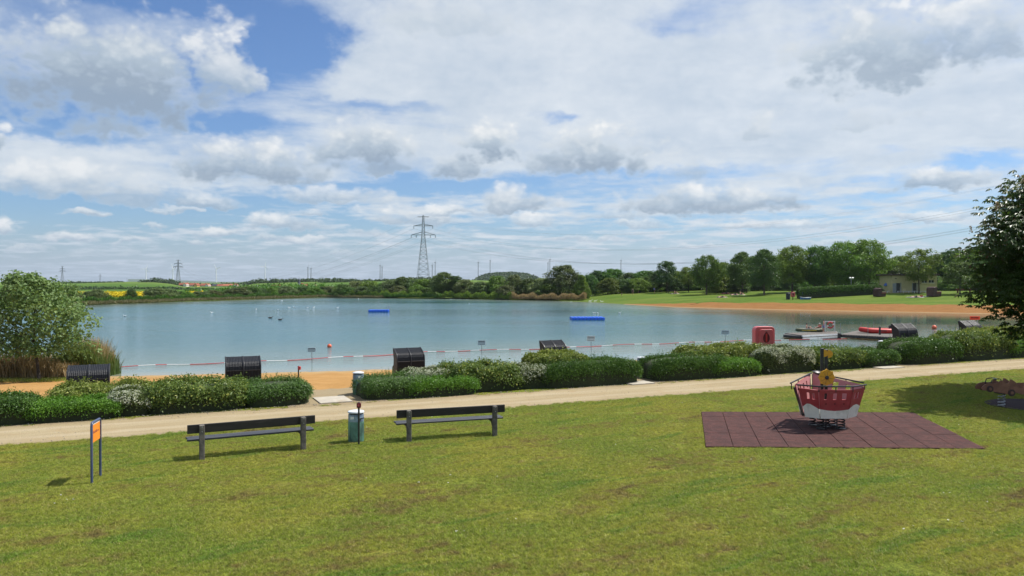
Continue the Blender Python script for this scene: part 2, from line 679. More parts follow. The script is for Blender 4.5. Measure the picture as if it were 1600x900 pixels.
def lake_sd(x, y):
    """signed distance to the shore line, positive on land"""
    x, y = np.asarray(x, float), np.asarray(y, float)
    d = np.full(x.shape, 1e9)
    inside = np.zeros(x.shape, bool)
    n = len(LAKE)
    for i in range(n):
        ax, ay = LAKE[i]
        bx, by = LAKE[(i + 1) % n]
        ex, ey = bx - ax, by - ay
        t = np.clip(((x - ax) * ex + (y - ay) * ey) / (ex * ex + ey * ey), 0, 1)
        d = np.minimum(d, np.hypot(x - ax - t * ex, y - ay - t * ey))
        c = ((ay <= y) & (by > y)) | ((by <= y) & (ay > y))
        with np.errstate(divide='ignore', invalid='ignore'):
            xx = ax + (y - ay) / (by - ay if by != ay else 1e-9) * ex
        inside ^= c & (x < xx)
    return np.where(inside, -d, d)


def sm(v, a, b):
    t = np.clip((np.asarray(v, float) - a) / (b - a), 0, 1)
    return t * t * (3 - 2 * t)


RIDGE_PX = np.array([-700, -200, 60, 130, 190, 240, 268, 284, 375, 400, 480, 560, 620, 660, 700, 760, 900, 1000, 1200, 2300], float)
RIDGE_PY = np.array([443, 443, 443.5, 442.5, 441, 441, 443.5, 447.5, 447.5, 443, 440.5, 439, 436.5, 434.5, 436, 438.5, 440, 440, 440, 440], float)


def terrain(x, y):
    x, y = np.asarray(x, float), np.asarray(y, float)
    sd = lake_sd(x, y)
    k = x / np.maximum(y, 1.0)
    far = sm(y, 76, 92)
    near_z = -0.8 + 0.8 * sm(sd, -1.0, 13.0)
    rb = sm(k, 0.075, 0.135)
    right_z = -0.8 + 1.1 * np.clip(sd / 11, 0, 1) + 1.50 * sm(sd, 8, 52)
    left_z = -0.8 + 0.12 * np.clip(sd / 2.5, 0, 1) + 0.45 * sm(sd, 3, 45)
    far_z = left_z * (1 - rb) + right_z * rb
    z = near_z * (1 - far) + far_z * far
    # the low ridge on the skyline
    px = 800 + F * k
    zt = H - (np.interp(px, RIDGE_PX, RIDGE_PY) - HZ) * 900 / F
    z = z + (zt - z) * sm(y, 380, 900)
    z = np.where(sd < 0, -0.8 + np.maximum(sd * 0.13, -1.8), z)
    return z


def ground_z(x, y):
    return float(terrain(np.array([x]), np.array([y]))[0])


def on_land(px, py, it=30):
    """point of the far land seen at a photo pixel"""
    Y = 150.0
    for _ in range(it):
        z = ground_z((px - 800) / F * Y, Y)
        Y = 0.5 * Y + 0.5 * (H - z) * F / max(2.0, py - HZ)
    return Vector(((px - 800) / F * Y, Y, ground_z((px - 800) / F * Y, Y)))


# ---- ground materials
def grass_colour(N, pos, scale=1.0):
    flat = N.vmath('MULTIPLY', pos, (scale, scale, 0.0))
    rot = N.new('ShaderNodeVectorRotate', rotation_type='Z_AXIS')
    N.put(rot.inputs['Vector'], flat)
    rot.inputs['Angle'].default_value = -PATH_ROT - 0.12
    streak = N.vmath('MULTIPLY', rot.outputs[0], (0.35, 1.5, 0.0))
    a = N.noise(streak, 0.75, 6, 0.66, 0.5)
    b = N.noise(flat, 0.30, 4, 0.6, 0.4)
    d = N.noise(flat, 2.6, 5, 0.65, 0.3)
    gr = N.noise(flat, 10.0, 4, 0.8)
    c = N.mix(N.sstep(b, 0.30, 0.70), (0.430, 0.430, 0.070), (0.275, 0.365, 0.050))
    c = N.mix(N.sstep(a, 0.53, 0.66, 0, 0.85), c, (0.170, 0.310, 0.040))
    dry = N.math('ADD', N.math('MULTIPLY', N.math('SUBTRACT', 1.0, a), 0.7), N.math('MULTIPLY', d, 0.5))
    c = N.mix(N.sstep(dry, 0.61, 0.75, 0, 0.82), c, (0.310, 0.225, 0.085))
    c = N.mix(N.sstep(dry, 0.70, 0.80, 0, 0.70), c, (0.150, 0.105, 0.055))
    c = N.mix(N.sstep(gr, 0.30, 0.70), N.mix(1.0, c, (0.46, 0.50, 0.46), 'MULTIPLY'), N.mix(1.0, c, (1.42, 1.38, 1.26), 'MULTIPLY'))  # grain of tuft tones, with the shade between tufts put into the colour
    return c, d


def lawn_mat(name, blades):
    m, N, b = mat_new(name)
    geo = N.new('ShaderNodeNewGeometry')
    c, d = grass_colour(N, geo.outputs['Position'])
    if blades:
        r = geo.outputs['Random Per Island']
        c = N.mix(N.math('MULTIPLY', N.math('GREATER_THAN', r, 0.80), 0.75), c, (0.52, 0.43, 0.17))
        c = N.mix(N.sstep(N.math('FRACT', N.math('MULTIPLY', r, 13.7)), 0.0, 1.0, 0.0, 0.45), c, N.mix(1.0, c, (0.45, 0.55, 0.45), 'MULTIPLY'))
        N.put(b.inputs['Base Color'], c)
        b.inputs['Roughness'].default_value = 0.5
        b.inputs['Specular IOR Level'].default_value = 0.25
        tr = N.new('ShaderNodeBsdfTranslucent')
        N.put(tr.inputs['Color'], c)
        mx = N.new('ShaderNodeMixShader')
        mx.inputs[0].default_value = 0.45
        N.l.new(b.outputs[0], mx.inputs[1])
        N.l.new(tr.outputs[0], mx.inputs[2])
        N.l.new(mx.outputs[0], N.n['Material Output'].inputs['Surface'])
    else:
        f = N.noise(N.vmath('MULTIPLY', geo.outputs['Position'], (1, 1, 0)), 38, 5, 0.7)
        c = N.mix(N.sstep(f, 0.35, 0.65), N.mix(1.0, c, (0.35, 0.35, 0.35), 'MULTIPLY'), N.mix(1.0, c, (0.7, 0.7, 0.7), 'MULTIPLY'))
        N.put(b.inputs['Base Color'], c)
        b.inputs['Roughness'].default_value = 0.9
        b.inputs['Specular IOR Level'].default_value = 0.1
        bn = N.new('ShaderNodeBump')
        bn.inputs['Strength'].default_value = 1.0
        bn.inputs['Distance'].default_value = 0.05
        N.put(bn.inputs['Height'], f)
        N.l.new(bn.outputs[0], b.inputs['Normal'])
    return m


def far_grass_mat():
    m, N, b = mat_new("meadow")
    geo = N.new('ShaderNodeNewGeometry')
    p = geo.outputs['Position']
    a = N.noise(N.vmath('MULTIPLY', p, (0.05, 0.16, 0)), 1.0, 5, 0.62)
    f = N.noise(N.vmath('MULTIPLY', p, (1, 1, 0)), 1.7, 4, 0.7)
    c = N.mix(N.sstep(a, 0.35, 0.68), (0.052, 0.115, 0.013), (0.112, 0.158, 0.026))
    c = N.mix(N.sstep(f, 0.35, 0.75, 0, 0.4), c, (0.20, 0.20, 0.05))
    # crop fields on the ridge, seen from far away
    x, y, z = N.sep(p)
    fld = N.new('ShaderNodeTexVoronoi', feature='F1')
    N.put(fld.inputs['Vector'], N.vmath('MULTIPLY', p, (0.0055, 0.0075, 0)))
    fld.inputs['Scale'].default_value = 1.0
    fc = N.mix(N.sep(fld.outputs['Color'])[0], (0.055, 0.125, 0.018), (0.125, 0.190, 0.035))
    fc = N.mix(N.sstep(N.noise(N.vmath('MULTIPLY', p, (0.02, 0.05, 0)), 1.0, 4, 0.6), 0.3, 0.7, 0, 0.3), fc, (0.09, 0.12, 0.03))
    c = N.mix(N.sstep(y, 330, 400), c, fc)
    N.put(b.inputs['Base Color'], c)
    b.inputs['Roughness'].default_value = 0.95
    b.inputs['Specular IOR Level'].default_value = 0.05
    bn = N.new('ShaderNodeBump')
    bn.inputs['Strength'].default_value = 0.8
    bn.inputs['Distance'].default_value = 0.12
    N.put(bn.inputs['Height'], f)
    N.l.new(bn.outputs[0], b.inputs['Normal'])
    return m


def sand_mat(name, col, col2, wet=True):
    m, N, b = mat_new(name)
    geo = N.new('ShaderNodeNewGeometry')
    p = geo.outputs['Position']
    n1 = N.noise(p, 0.6, 5, 0.65, 0.3)
    rot = N.new('ShaderNodeVectorRotate', rotation_type='Z_AXIS')
    N.put(rot.inputs['Vector'], p)
    rot.inputs['Angle'].default_value = -PATH_ROT
    rake = N.noise(N.vmath('MULTIPLY', rot.outputs[0], (0.12, 2.6, 1)), 1.0, 4, 0.6, 0.15)
    lump = N.noise(p, 3.2, 6, 0.68, 0.25)
    c = N.mix(N.sstep(n1, 0.3, 0.7), col, col2)
    c = N.mix(N.sstep(rake, 0.52, 0.66, 0, 0.4), c, tuple(v * 0.72 for v in col))
    c = N.mix(N.sstep(N.noise(p, 9, 4, 0.7), 0.62, 0.74, 0, 0.5), c, tuple(v * 0.55 for v in col))
    if wet:
        z = N.sep(p)[2]
        c = N.mix(N.sstep(z, WZ + 0.015, WZ + 0.10, 0.6, 0.0), c, (0.36, 0.27, 0.15))
    N.put(b.inputs['Base Color'], c)
    b.inputs['Roughness'].default_value = 0.95
    b.inputs['Specular IOR Level'].default_value = 0.08
    bn = N.new('ShaderNodeBump')
    bn.inputs['Strength'].default_value = 0.9
    bn.inputs['Distance'].default_value = 0.10
    N.put(bn.inputs['Height'], N.math('ADD', N.math('MULTIPLY', lump, 0.7), N.math('MULTIPLY', rake, 0.4)))
    N.l.new(bn.outputs[0], b.inputs['Normal'])
    return m


_pm = P0 + V * 1.5
PATH_MID = -_pm.x * math.sin(PATH_ROT) + _pm.y * math.cos(PATH_ROT) + 0.3


def gravel_mat():
    m, N, b = mat_new("gravel")
    geo = N.new('ShaderNodeNewGeometry')
    p = geo.outputs['Position']
    rot = N.new('ShaderNodeVectorRotate', rotation_type='Z_AXIS')
    N.put(rot.inputs['Vector'], p)
    rot.inputs['Angle'].default_value = -PATH_ROT
    q = rot.outputs[0]
    a = N.noise(N.vmath('MULTIPLY', q, (0.25, 1.4, 1)), 1.0, 5, 0.62, 0.3)
    g = N.noise(p, 22, 5, 0.75)
    s = N.noise(p, 1.1, 5, 0.65, 0.3)
    c = N.mix(N.sstep(a, 0.3, 0.7), (0.305, 0.240, 0.138), (0.370, 0.302, 0.188))
    ty = N.sep(q)[1]
    tw = N.math('ADD', ty, N.math('MULTIPLY', N.noise(N.vmath('MULTIPLY', q, (0.15, 0, 0)), 1.0, 3, 0.6), 0.6))
    tr = N.math('ABSOLUTE', N.math('SUBTRACT', N.math('ABSOLUTE', N.math('SUBTRACT', tw, PATH_MID)), 0.62))
    c = N.mix(N.sstep(tr, 0.05, 0.30, 0.42, 0.0), c, (0.43, 0.355, 0.245))
    c = N.mix(N.math('MULTIPLY', N.sstep(N.math('ABSOLUTE', N.math('SUBTRACT', tw, PATH_MID)), 1.05, 1.5), 0.45), c, (0.215, 0.165, 0.10))
    c = N.mix(N.sstep(s, 0.50, 0.72, 0, 0.5), c, (0.32, 0.225, 0.12))
    c = N.mix(N.sstep(g, 0.56, 0.72, 0, 0.6), c, (0.18, 0.14, 0.09))
    c = N.mix(N.sstep(g, 0.40, 0.28, 0, 0.5), c, (0.46, 0.40, 0.30))
    N.put(b.inputs['Base Color'], c)
    b.inputs['Roughness'].default_value = 0.95
    b.inputs['Specular IOR Level'].default_value = 0.1
    bn = N.new('ShaderNodeBump')
    bn.inputs['Strength'].default_value = 0.7
    bn.inputs['Distance'].default_value = 0.03
    N.put(bn.inputs['Height'], N.math('ADD', g, N.math('MULTIPLY', s, 0.8)))
    N.l.new(bn.outputs[0], b.inputs['Normal'])
    return m


def water_mat():
    m, N, b = mat_new("lake_water")
    geo = N.new('ShaderNodeNewGeometry')
    at_ = N.new('ShaderNodeAttribute', attribute_name='shore')
    ac = N.new('ShaderNodeAttribute', attribute_name='calm')
    p = geo.outputs['Position']
    sd = at_.outputs['Fac']                      # metres from the shore
    wob = N.math('MULTIPLY', N.math('SUBTRACT', N.noise(p, 0.07, 4, 0.6), 0.5), 10.0)
    sdw = N.math('ADD', sd, wob)
    c = N.mix(N.sstep(sdw, 1, 26), (0.150, 0.205, 0.180), (0.042, 0.132, 0.152))
    c = N.mix(N.sstep(sdw, 18, 95), c, (0.011, 0.084, 0.112))
    c = N.mix(N.math('MULTIPLY', ac.outputs['Fac'], 0.7), c, (0.016, 0.060, 0.056))  # dark green tree reflection near the right beach, put into the water colour
    c = N.mix(N.sstep(sd, 0.0, 2.4, 0.75, 0.0), c, (0.25, 0.23, 0.16))
    N.put(b.inputs['Base Color'], c)
    b.inputs['IOR'].default_value = 1.333
    b.inputs['Specular IOR Level'].default_value = 0.32
    gust = N.noise(N.vmath('MULTIPLY', p, (0.010, 0.045, 0)), 1.0, 4, 0.62, 0.5)
    w1 = N.noise(N.vmath('MULTIPLY', p, (0.55, 1.25, 0)), 1.0, 5, 0.62, 0.35)
    w2 = N.noise(N.vmath('MULTIPLY', p, (2.4, 3.6, 0)), 1.0, 4, 0.6, 0.3)
    h = N.math('ADD', N.math('MULTIPLY', w1, 0.16), N.math('MULTIPLY', w2, 0.055))
    bn = N.new('ShaderNodeBump')
    N.put(bn.inputs['Strength'], N.math('MULTIPLY', N.sstep(gust, 0.32, 0.66, 0.28, 0.75), N.lin(ac.outputs['Fac'], 0, 1, 1.0, 0.10)))
    bn.inputs['Distance'].default_value = 1.0
    N.put(bn.inputs['Height'], N.math('MULTIPLY', h, N.sstep(sd, 0, 9, 0.10, 1.0)))
    N.l.new(bn.outputs[0], b.inputs['Normal'])
    N.put(b.inputs['Roughness'], N.math('MULTIPLY', N.sstep(gust, 0.3, 0.7, 0.06, 0.16), N.lin(ac.outputs['Fac'], 0, 1, 1.0, 0.45)))
    return m


M = {}


def build_ground():
    M['lawn'] = lawn_mat("lawn_ground", False)
    M['blades'] = lawn_mat("grass_blades", True)
    M['meadow'] = far_grass_mat()
    M['sand'] = sand_mat("beach_sand", (0.345, 0.188, 0.062), (0.415, 0.238, 0.088))
    M['sand_far'] = sand_mat("far_beach_sand", (0.225, 0.106, 0.034), (0.265, 0.130, 0.044))
    M['gravel'] = gravel_mat()
    M['water'] = water_mat()

    # lawn: one flat sheet in front of the beach
    ss, tt = np.linspace(-90, 130, 45), np.array([-70, -40, -20, -8, 0, 3, 6.35])
    S, T_ = np.meshgrid(ss, tt)
    v = np.stack([P0.x + U.x * S + V.x * T_, P0.y + U.y * S + V.y * T_, np.zeros_like(S)], -1).reshape(-1, 3)
    tag(link('lawn', np_mesh('lawn', v, grid_faces(len(tt), len(ss))), M['lawn']), 'mown yellow green lawn in front of the gravel path', kind='structure')

    # near beach
    ss, tt = np.arange(-60, 125, 0.5), np.concatenate([np.arange(6.3, 26, 0.45), [27, 29, 32, 36]])
    S, T_ = np.meshgrid(ss, tt)
    X, Y = P0.x + U.x * S + V.x * T_, P0.y + U.y * S + V.y * T_
    Z = terrain(X, Y) * sm(T_, 6.2, 8.0)
    q = np.stack([X, Y, X * 0], -1)
    Z = Z + (0.022 * vnoise(q * 2.3, 1.0) + 0.02 * vnoise(q * 5.1, 4.0)) * sm(T_, 6.4, 7.2) * (Z > WZ - .2)
    v = np.stack([X, Y, Z], -1).reshape(-1, 3)
    tag(link('beach', np_mesh('beach', v, grid_faces(len(tt), len(ss)), True), M['sand']), 'orange sand beach between the hedges and the water', kind='structure')

    # far land, a fan of ground out to the horizon
    kk = np.linspace(-1.35, 1.35, 420)
    yy = np.concatenate([np.linspace(74, 260, 150), np.geomspace(263, 1000, 60), np.geomspace(1050, 8000, 14)])
    K, Yg = np.meshgrid(kk, yy)
    X = K * Yg
    Z = terrain(X, Yg)
    v = np.stack([X, Yg, Z], -1).reshape(-1, 3)
    tag(link('far_land', np_mesh('far_land', v, grid_faces(len(yy), len(kk)), True), M['meadow']), 'green meadows and low ridge beyond the lake', kind='structure')

    # sand strip of the far right beach
    shore = [(104, 84), (100, 104), (75, 117.6), (62.5, 125), (45.5, 136.5), (32, 148.5), (27.5, 159), (24.6, 168)]
    wid = [9.5, 9.8, 10.0, 9.6, 9.2, 7.2, 3.4, 0.3]
    pts = []
    for i in range(len(shore) - 1):
        for k in range(12):
            f = k / 12
            a, b = Vector(shore[i]), Vector(shore[i + 1])
            pts.append((a.lerp(b, f), wid[i] * (1 - f) + wid[i + 1] * f))
    pts.append((Vector(shore[-1]), wid[-1]))
    rows = []
    for i, (p, wd) in enumerate(pts):
        t = (pts[min(i + 1, len(pts) - 1)][0] - pts[max(i - 1, 0)][0]).normalized()
        n = Vector((t.y, -t.x))
        if n.dot(p - Vector((20, 100))) < 0:
            n = -n
        wd += 0.5 * math.sin(i * 0.9) * min(1, wd / 5) + 0.3 * math.sin(i * 2.3) * min(1, wd / 5)
        rows.append([p + n * (-1.5 + (wd + 1.5) * j / 14) for j in range(15)])
    X = np.array([[q.x for q in r] for r in rows])
    Y = np.array([[q.y for q in r] for r in rows])
    Z = terrain(X, Y) + 0.05
    v = np.stack([X, Y, Z], -1).reshape(-1, 3)
    tag(link('far_beach', np_mesh('far_beach', v, grid_faces(len(rows), 15), True), M['sand_far']), 'brown sand strip along the right shore', kind='structure')

    # water
    xs, ys = np.linspace(-110, 118, 190), np.concatenate([np.linspace(34, 90, 110), np.linspace(91, 246, 110)])
    X, Y = np.meshgrid(xs, ys)
    v = np.stack([X, Y, np.full_like(X, WZ)], -1).reshape(-1, 3)
    sd = -lake_sd(X, Y)
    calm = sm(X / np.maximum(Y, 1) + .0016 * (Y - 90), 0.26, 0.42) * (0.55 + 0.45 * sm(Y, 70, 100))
    me = np_mesh('lake', v, grid_faces(len(ys), len(xs)), True, {'shore': ('FLOAT', sd), 'calm': ('FLOAT', calm)})
    tag(link('lake', me, M['water']), 'blue green rippled lake', kind='structure')

    # gravel path with an uneven edge, and the four openings to the beach
    ss = np.arange(-60, 125, 0.2)
    w = 0.05 * np.sin(ss * 1.7) + 0.05 * np.sin(ss * 4.3 + 1) + rng.normal(0, 0.025, len(ss))
    w2 = 0.06 * np.sin(ss * 1.3 + 2) + rng.normal(0, 0.03, len(ss))
    offs = [0.0, 0.4, 1.0, 1.8, 2.5, 3.15]
    rows = []
    for j, t in enumerate(offs):
        tt = t + (w if j == 0 else w2 if j == len(offs) - 1 else 0)
        z = 0.006 + 0.018 * math.sin(math.pi * j / 5)
        rows.append(np.stack([P0.x + U.x * ss + V.x * tt, P0.y + U.y * ss + V.y * tt, np.full_like(ss, z)], -1))
    v = np.concatenate(rows)
    tag(link('path', np_mesh('path', v, grid_faces(len(offs), len(ss)), True), M['gravel']), 'pale gravel path between the lawn and the hedges', kind='structure')


def grid_faces(r, c):
    i = np.arange(r - 1)[:, None] * c + np.arange(c - 1)[None, :]
    i = i.ravel()
    return np.stack([i, i + 1, i + c + 1, i + c], -1)


build_ground()

# openings in the hedge line: gravel aprons and a concrete slab in each
OPENINGS = [(478, 556, 3.05, 6.9), (985, 1006, 3.05, 6.9), (1374, 1386, 3.05, 6.9)]
M['concrete'] = pm("concrete_slab", (0.42, 0.38, 0.31), 0.85, 0.12, 2.5, 0.25, 40, dirt=(0.33, 0.27, 0.19), dirt_amt=0.25)


def build_openings():
    for (a, b, t0, t1) in OPENINGS:
        s0, s1 = s_of(a, 4.5) - 0.8, s_of(b, 4.5) + 0.8
        n = 14
        rows = []
        for j in range(9):
            t = t0 + (t1 - t0) * j / 8
            row = []
            for i in range(n + 1):
                s = s0 + (s1 - s0) * i / n
                e = 0.10 * math.sin(i * 2.1 + j) if j in (0, 8) else 0
                row.append(st(s, t + e, 0.010 if j < 8 else 0.012))
            rows += row
        me = np_mesh('apron', [tuple(p) for p in rows], grid_faces(9, n + 1))
        tag(link('gravel_apron', me, M['gravel']), 'gravel opening between two hedges leading to the beach', kind='structure')


def slab(px0, px1, t0, t1, label):
    s0, s1 = s_of(px0, t0), s_of(px1, t0)
    c = st((s0 + s1) / 2, (t0 + t1) / 2, 0.0)
    o = MB().box((0, 0, 0.022), (s1 - s0, t1 - t0, 0.05)).build('paving_slab', M['concrete'], bevel=0.008)
    o.location = c
    o.rotation_euler.z = PATH_ROT
    tag(o, label, 'slab', 'concrete slabs in the hedge openings')


build_openings()
slab(500, 551, 3.35, 4.75, 'concrete slab in the gravel opening behind the bin with the red-topped post')
slab(988, 1024, 2.95, 3.75, 'concrete slab at the middle hedge opening beside the half hidden bin')
slab(1381, 1414, 2.75, 3.38, 'concrete slab at the hedge opening nearest the pontoon')


# ------------------------------------------------------------------ lawn grass
MAT_C = [at(1103, 700), at(1542, 703), at(1428, 646), at(1096, 645)]
CAR_MAT = Vector((17.6, 25.6, 0))


def in_mat(x, y, pad=0.0):
    c = sum((Vector(p) for p in MAT_C), Vector()) / 4
    ok = np.ones(np.shape(x), bool)
    for i in range(4):
        a, b = MAT_C[i], MAT_C[(i + 1) % 4]
        e = (b - a).normalized()
        n = Vector((-e.y, e.x))
        sgn = 1 if (c.x - a.x) * n.x + (c.y - a.y) * n.y > 0 else -1
        ok &= ((x - a.x) * n.x + (y - a.y) * n.y) * sgn > -pad
    return ok


def build_grass():
    g = np.random.default_rng(11)

    def patch(name, radius, n, w, hgt):
        r = radius * np.sqrt(g.uniform(0, 1, n))
        a = g.uniform(0, 2 * math.pi, n)
        # blades grow in tufts
        k = max(6, n // 14)
        cr, ca = radius * np.sqrt(g.uniform(0, 1, k)), g.uniform(0, 2 * math.pi, k)
        pick = g.integers(0, k, n)
        tuft = g.uniform(0, 1, n) < 0.6
        x = np.where(tuft, cr[pick] * np.cos(ca[pick]) + g.normal(0, 0.018, n), r * np.cos(a))
        y = np.where(tuft, cr[pick] * np.sin(ca[pick]) + g.normal(0, 0.018, n), r * np.sin(a))
        th = g.uniform(0, 2 * math.pi, n)
        hh = hgt * g.uniform(0.45, 1.3, n)
        ln = g.uniform(0.5, 1.9, n) * hh
        la = g.uniform(0, 2 * math.pi, n)
        ww = w * g.uniform(0.6, 1.4, n) / 2
        b0 = np.stack([x - ww * np.cos(th), y - ww * np.sin(th), np.zeros(n)], -1)
        b1 = np.stack([x + ww * np.cos(th), y + ww * np.sin(th), np.zeros(n)], -1)
        tp = np.stack([x + ln * np.cos(la), y + ln * np.sin(la), hh], -1)
        v = np.stack([b0, b1, tp], 1).reshape(-1, 3)
        me = np_mesh(name, v, np.arange(3 * n).reshape(-1, 3))
        me.materials.append(M['blades'])
        return bpy.data.objects.new(name, me)

    big, small = bpy.data.collections.new("turf_patches"), bpy.data.collections.new("turf_tufts")
    for i in range(5):
        big.objects.link(patch(f"turf_patch", 0.42, 1900, 0.0085, 0.032))
        small.objects.link(patch(f"turf_tuft", 0.11, 150, 0.0085, 0.040))

    # jittered grid of patch centres over the part of the lawn in view (and a step to either side)
    def cells(step, x0, x1, y0, y1):
        X, Y = np.meshgrid(np.arange(x0, x1, step), np.arange(y0, y1, step))
        X = X + g.uniform(-step / 2, step / 2, X.shape)
        Y = Y + g.uniform(-step / 2, step / 2, Y.shape)
        return X.ravel(), Y.ravel()

    def t_of(x, y):
        return (x - P0.x) * V.x + (y - P0.y) * V.y

    x, y = cells(0.5, -30, 34, 8.5, 44)
    near = np.abs(x) < 0.70 * y + 2.0
    ok = near & (t_of(x, y) < -0.36) & ~in_mat(x, y, 0.38) & (np.hypot((x - CAR_MAT.x) / 1.0, y - CAR_MAT.y) > 1.9)
    P1 = np.stack([x[ok], y[ok], 0 * x[ok]], -1)
    x, y = cells(0.15, -30, 34, 8.5, 44)
    near = np.abs(x) < 0.70 * y + 2.0
    t = t_of(x, y)
    edge = (t > -0.5) & (t < 0.02) | (in_mat(x, y, 0.5) & ~in_mat(x, y, 0.03)) | ((np.hypot(x - CAR_MAT.x, y - CAR_MAT.y) > 1.45) & (np.hypot(x - CAR_MAT.x, y - CAR_MAT.y) < 2.0))
    creep = g.uniform(0, 1, x.shape)
    ok = near & edge & (t < 0.02) & ~in_mat(x, y, 0.03)
    ok |= near & (t > 0) & (t < 0.30) & (creep < 0.35 * (1 - t / 0.30) * (0.4 + 0.6 * np.sin(x * 1.3 + 2 * np.sin(y * .7)) ** 2))
    ok |= near & (t > 2.86) & (t < 3.2) & (creep < 0.22) & (np.sin(x * .9 + 1) > -.2)
    P2 = np.stack([x[ok], y[ok], 0 * x[ok]], -1)

    for nm, pts, coll, lab in (('lawn_grass', P1, big, 'short mown grass of the lawn'), ('edge_grass', P2, small, 'ragged grass along the edges of path and play mat')):
        me = bpy.data.meshes.new(nm)
        me.vertices.add(len(pts))
        me.vertices.foreach_set("co", pts.astype(np.float32).ravel())
        o = link(nm, me)
        tag(o, lab, kind='stuff')
        ng = bpy.data.node_groups.new(nm, 'GeometryNodeTree')
        ng.interface.new_socket(name="Geometry", in_out='INPUT', socket_type='NodeSocketGeometry')
        ng.interface.new_socket(name="Geometry", in_out='OUTPUT', socket_type='NodeSocketGeometry')
        nn, ll = ng.nodes, ng.links
        gi, go = nn.new('NodeGroupInput'), nn.new('NodeGroupOutput')
        ci = nn.new('GeometryNodeCollectionInfo')
        ci.inputs['Collection'].default_value = coll
        ci.inputs['Separate Children'].default_value = True
        ci.inputs['Reset Children'].default_value = True
        iop = nn.new('GeometryNodeInstanceOnPoints')
        iop.inputs['Pick Instance'].default_value = True
        rv = nn.new('FunctionNodeRandomValue')
        rv.data_type = 'FLOAT_VECTOR'
        rv.inputs[0].default_value = (0, 0, 0)
        rv.inputs[1].default_value = (0, 0, 6.283)
        rs = nn.new('FunctionNodeRandomValue')
        rs.data_type = 'FLOAT'
        rs.inputs[2].default_value = 0.8
        rs.inputs[3].default_value = 1.15
        ll.new(gi.outputs[0], iop.inputs['Points'])
        ll.new(ci.outputs[0], iop.inputs['Instance'])
        ll.new(rv.outputs[0], iop.inputs['Rotation'])
        ll.new(rs.outputs[1], iop.inputs['Scale'])
        ll.new(iop.outputs[0], go.inputs[0])
        md = o.modifiers.new("turf", 'NODES')
        md.node_group = ng


build_grass()


def build_litter():
    # loose stones on the path and daisies in the lawn
    g = np.random.default_rng(23)
    n = 2600
    s_, t_ = g.uniform(-8, 48, n), np.where(g.uniform(0, 1, n) < .5, g.beta(.6, .6, n) * 3.1, g.uniform(3.1, 3.4, n))
    r = g.uniform(0.008, 0.026, n)
    x, y = P0.x + U.x * s_ + V.x * t_, P0.y + U.y * s_ + V.y * t_
    base = np.array([(1, 0, 0), (0, 1, 0), (-1, 0, 0), (0, -1, 0), (0, 0, .8), (0, 0, -.8)])
    tri = np.array([(0, 1, 4), (1, 2, 4), (2, 3, 4), (3, 0, 4), (1, 0, 5), (2, 1, 5), (3, 2, 5), (0, 3, 5)])
    a = g.uniform(0, 6.28, n)
    ca, sa = np.cos(a), np.sin(a)
    bx = base[None, :, 0] * ca[:, None] - base[None, :, 1] * sa[:, None] * .7
    by = base[None, :, 0] * sa[:, None] + base[None, :, 1] * ca[:, None] * .7
    v = np.stack([x[:, None] + bx * r[:, None], y[:, None] + by * r[:, None], 0.02 + base[None, :, 2] * r[:, None] * np.ones((n, 1))], -1)
    f = (np.arange(n) * 6)[:, None, None] + tri[None]
    M['pebble'] = leaf_mat("pebbles", (0.20, 0.17, 0.13), (0.44, 0.39, 0.31), 0.0, rough=0.9)
    tag(link('pebbles', np_mesh('pebbles', v.reshape(-1, 3), f.reshape(-1, 3)), M['pebble']), 'loose stones scattered over the gravel path', kind='stuff')
    n = 160
    y = g.uniform(9.5, 30, n)
    x = g.uniform(-.68, .68, n) * y
    cl = vnoise(np.stack([x * .5, y * .5, 0 * x], -1), 2.0) > 0.1
    t = (x - P0.x) * V.x + (y - P0.y) * V.y
    ok = cl & (t < -.4) & ~in_mat(x, y, .3)
    x, y = x[ok], y[ok]
    P = np.stack([x, y, np.full_like(x, .035)], -1)
    P = np.repeat(P, 3, 0) + g.normal(0, .004, (len(P) * 3, 3))
    vv, ff = leaf_quads(P, norm(np.array([0, 0, 1.0]) + .3 * g.normal(size=(len(P), 3))), 0.02, g, 1.0)
    M['daisy'] = leaf_mat("daisies", (0.70, 0.70, 0.62), (0.80, 0.80, 0.74), 0.2)
    tag(link('daisies', np_mesh('daisies', vv, ff), M['daisy']), 'tiny white daisies scattered in the lawn', kind='stuff')


build_litter()


# ------------------------------------------------------------------ foliage materials
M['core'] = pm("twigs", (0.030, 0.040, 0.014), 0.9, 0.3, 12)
M['bark'] = bark_mat("bark", (0.10, 0.080, 0.058))
M['bark_dark'] = bark_mat("bark_dark", (0.055, 0.045, 0.035))
M['tree_mid'] = leaf_mat("leaves_mid", (0.072, 0.150, 0.024), (0.216, 0.348, 0.054), 0.32, tint=0.9, cscale=0.45)
M['tree_dark'] = leaf_mat("leaves_dark", (0.058, 0.121, 0.030), (0.127, 0.220, 0.047), 0.28, tint=0.8, cscale=0.45)
M['tree_light'] = leaf_mat("leaves_light", (0.117, 0.214, 0.030), (0.228, 0.338, 0.055), 0.35, tint=0.7, cscale=0.5)
M['willow'] = leaf_mat("leaves_willow", (0.085, 0.130, 0.045), (0.220, 0.275, 0.105), 0.30, tint=0.9, cscale=0.5)
M['poplar'] = leaf_mat("leaves_poplar", (0.075, 0.150, 0.034), (0.270, 0.370, 0.150), 0.36, rough=0.5, spec=0.2, cscale=1.2, island=0.8)
M['chestnut'] = leaf_mat("leaves_chestnut", (0.028, 0.064, 0.012), (0.068, 0.120, 0.020), 0.30, rough=0.42, cscale=0.8, dead=(0.10, 0.06, 0.025), dead_amt=0.05)
M['candle'] = leaf_mat("chestnut_candles", (0.26, 0.20, 0.11), (0.36, 0.27, 0.17), 0.2)
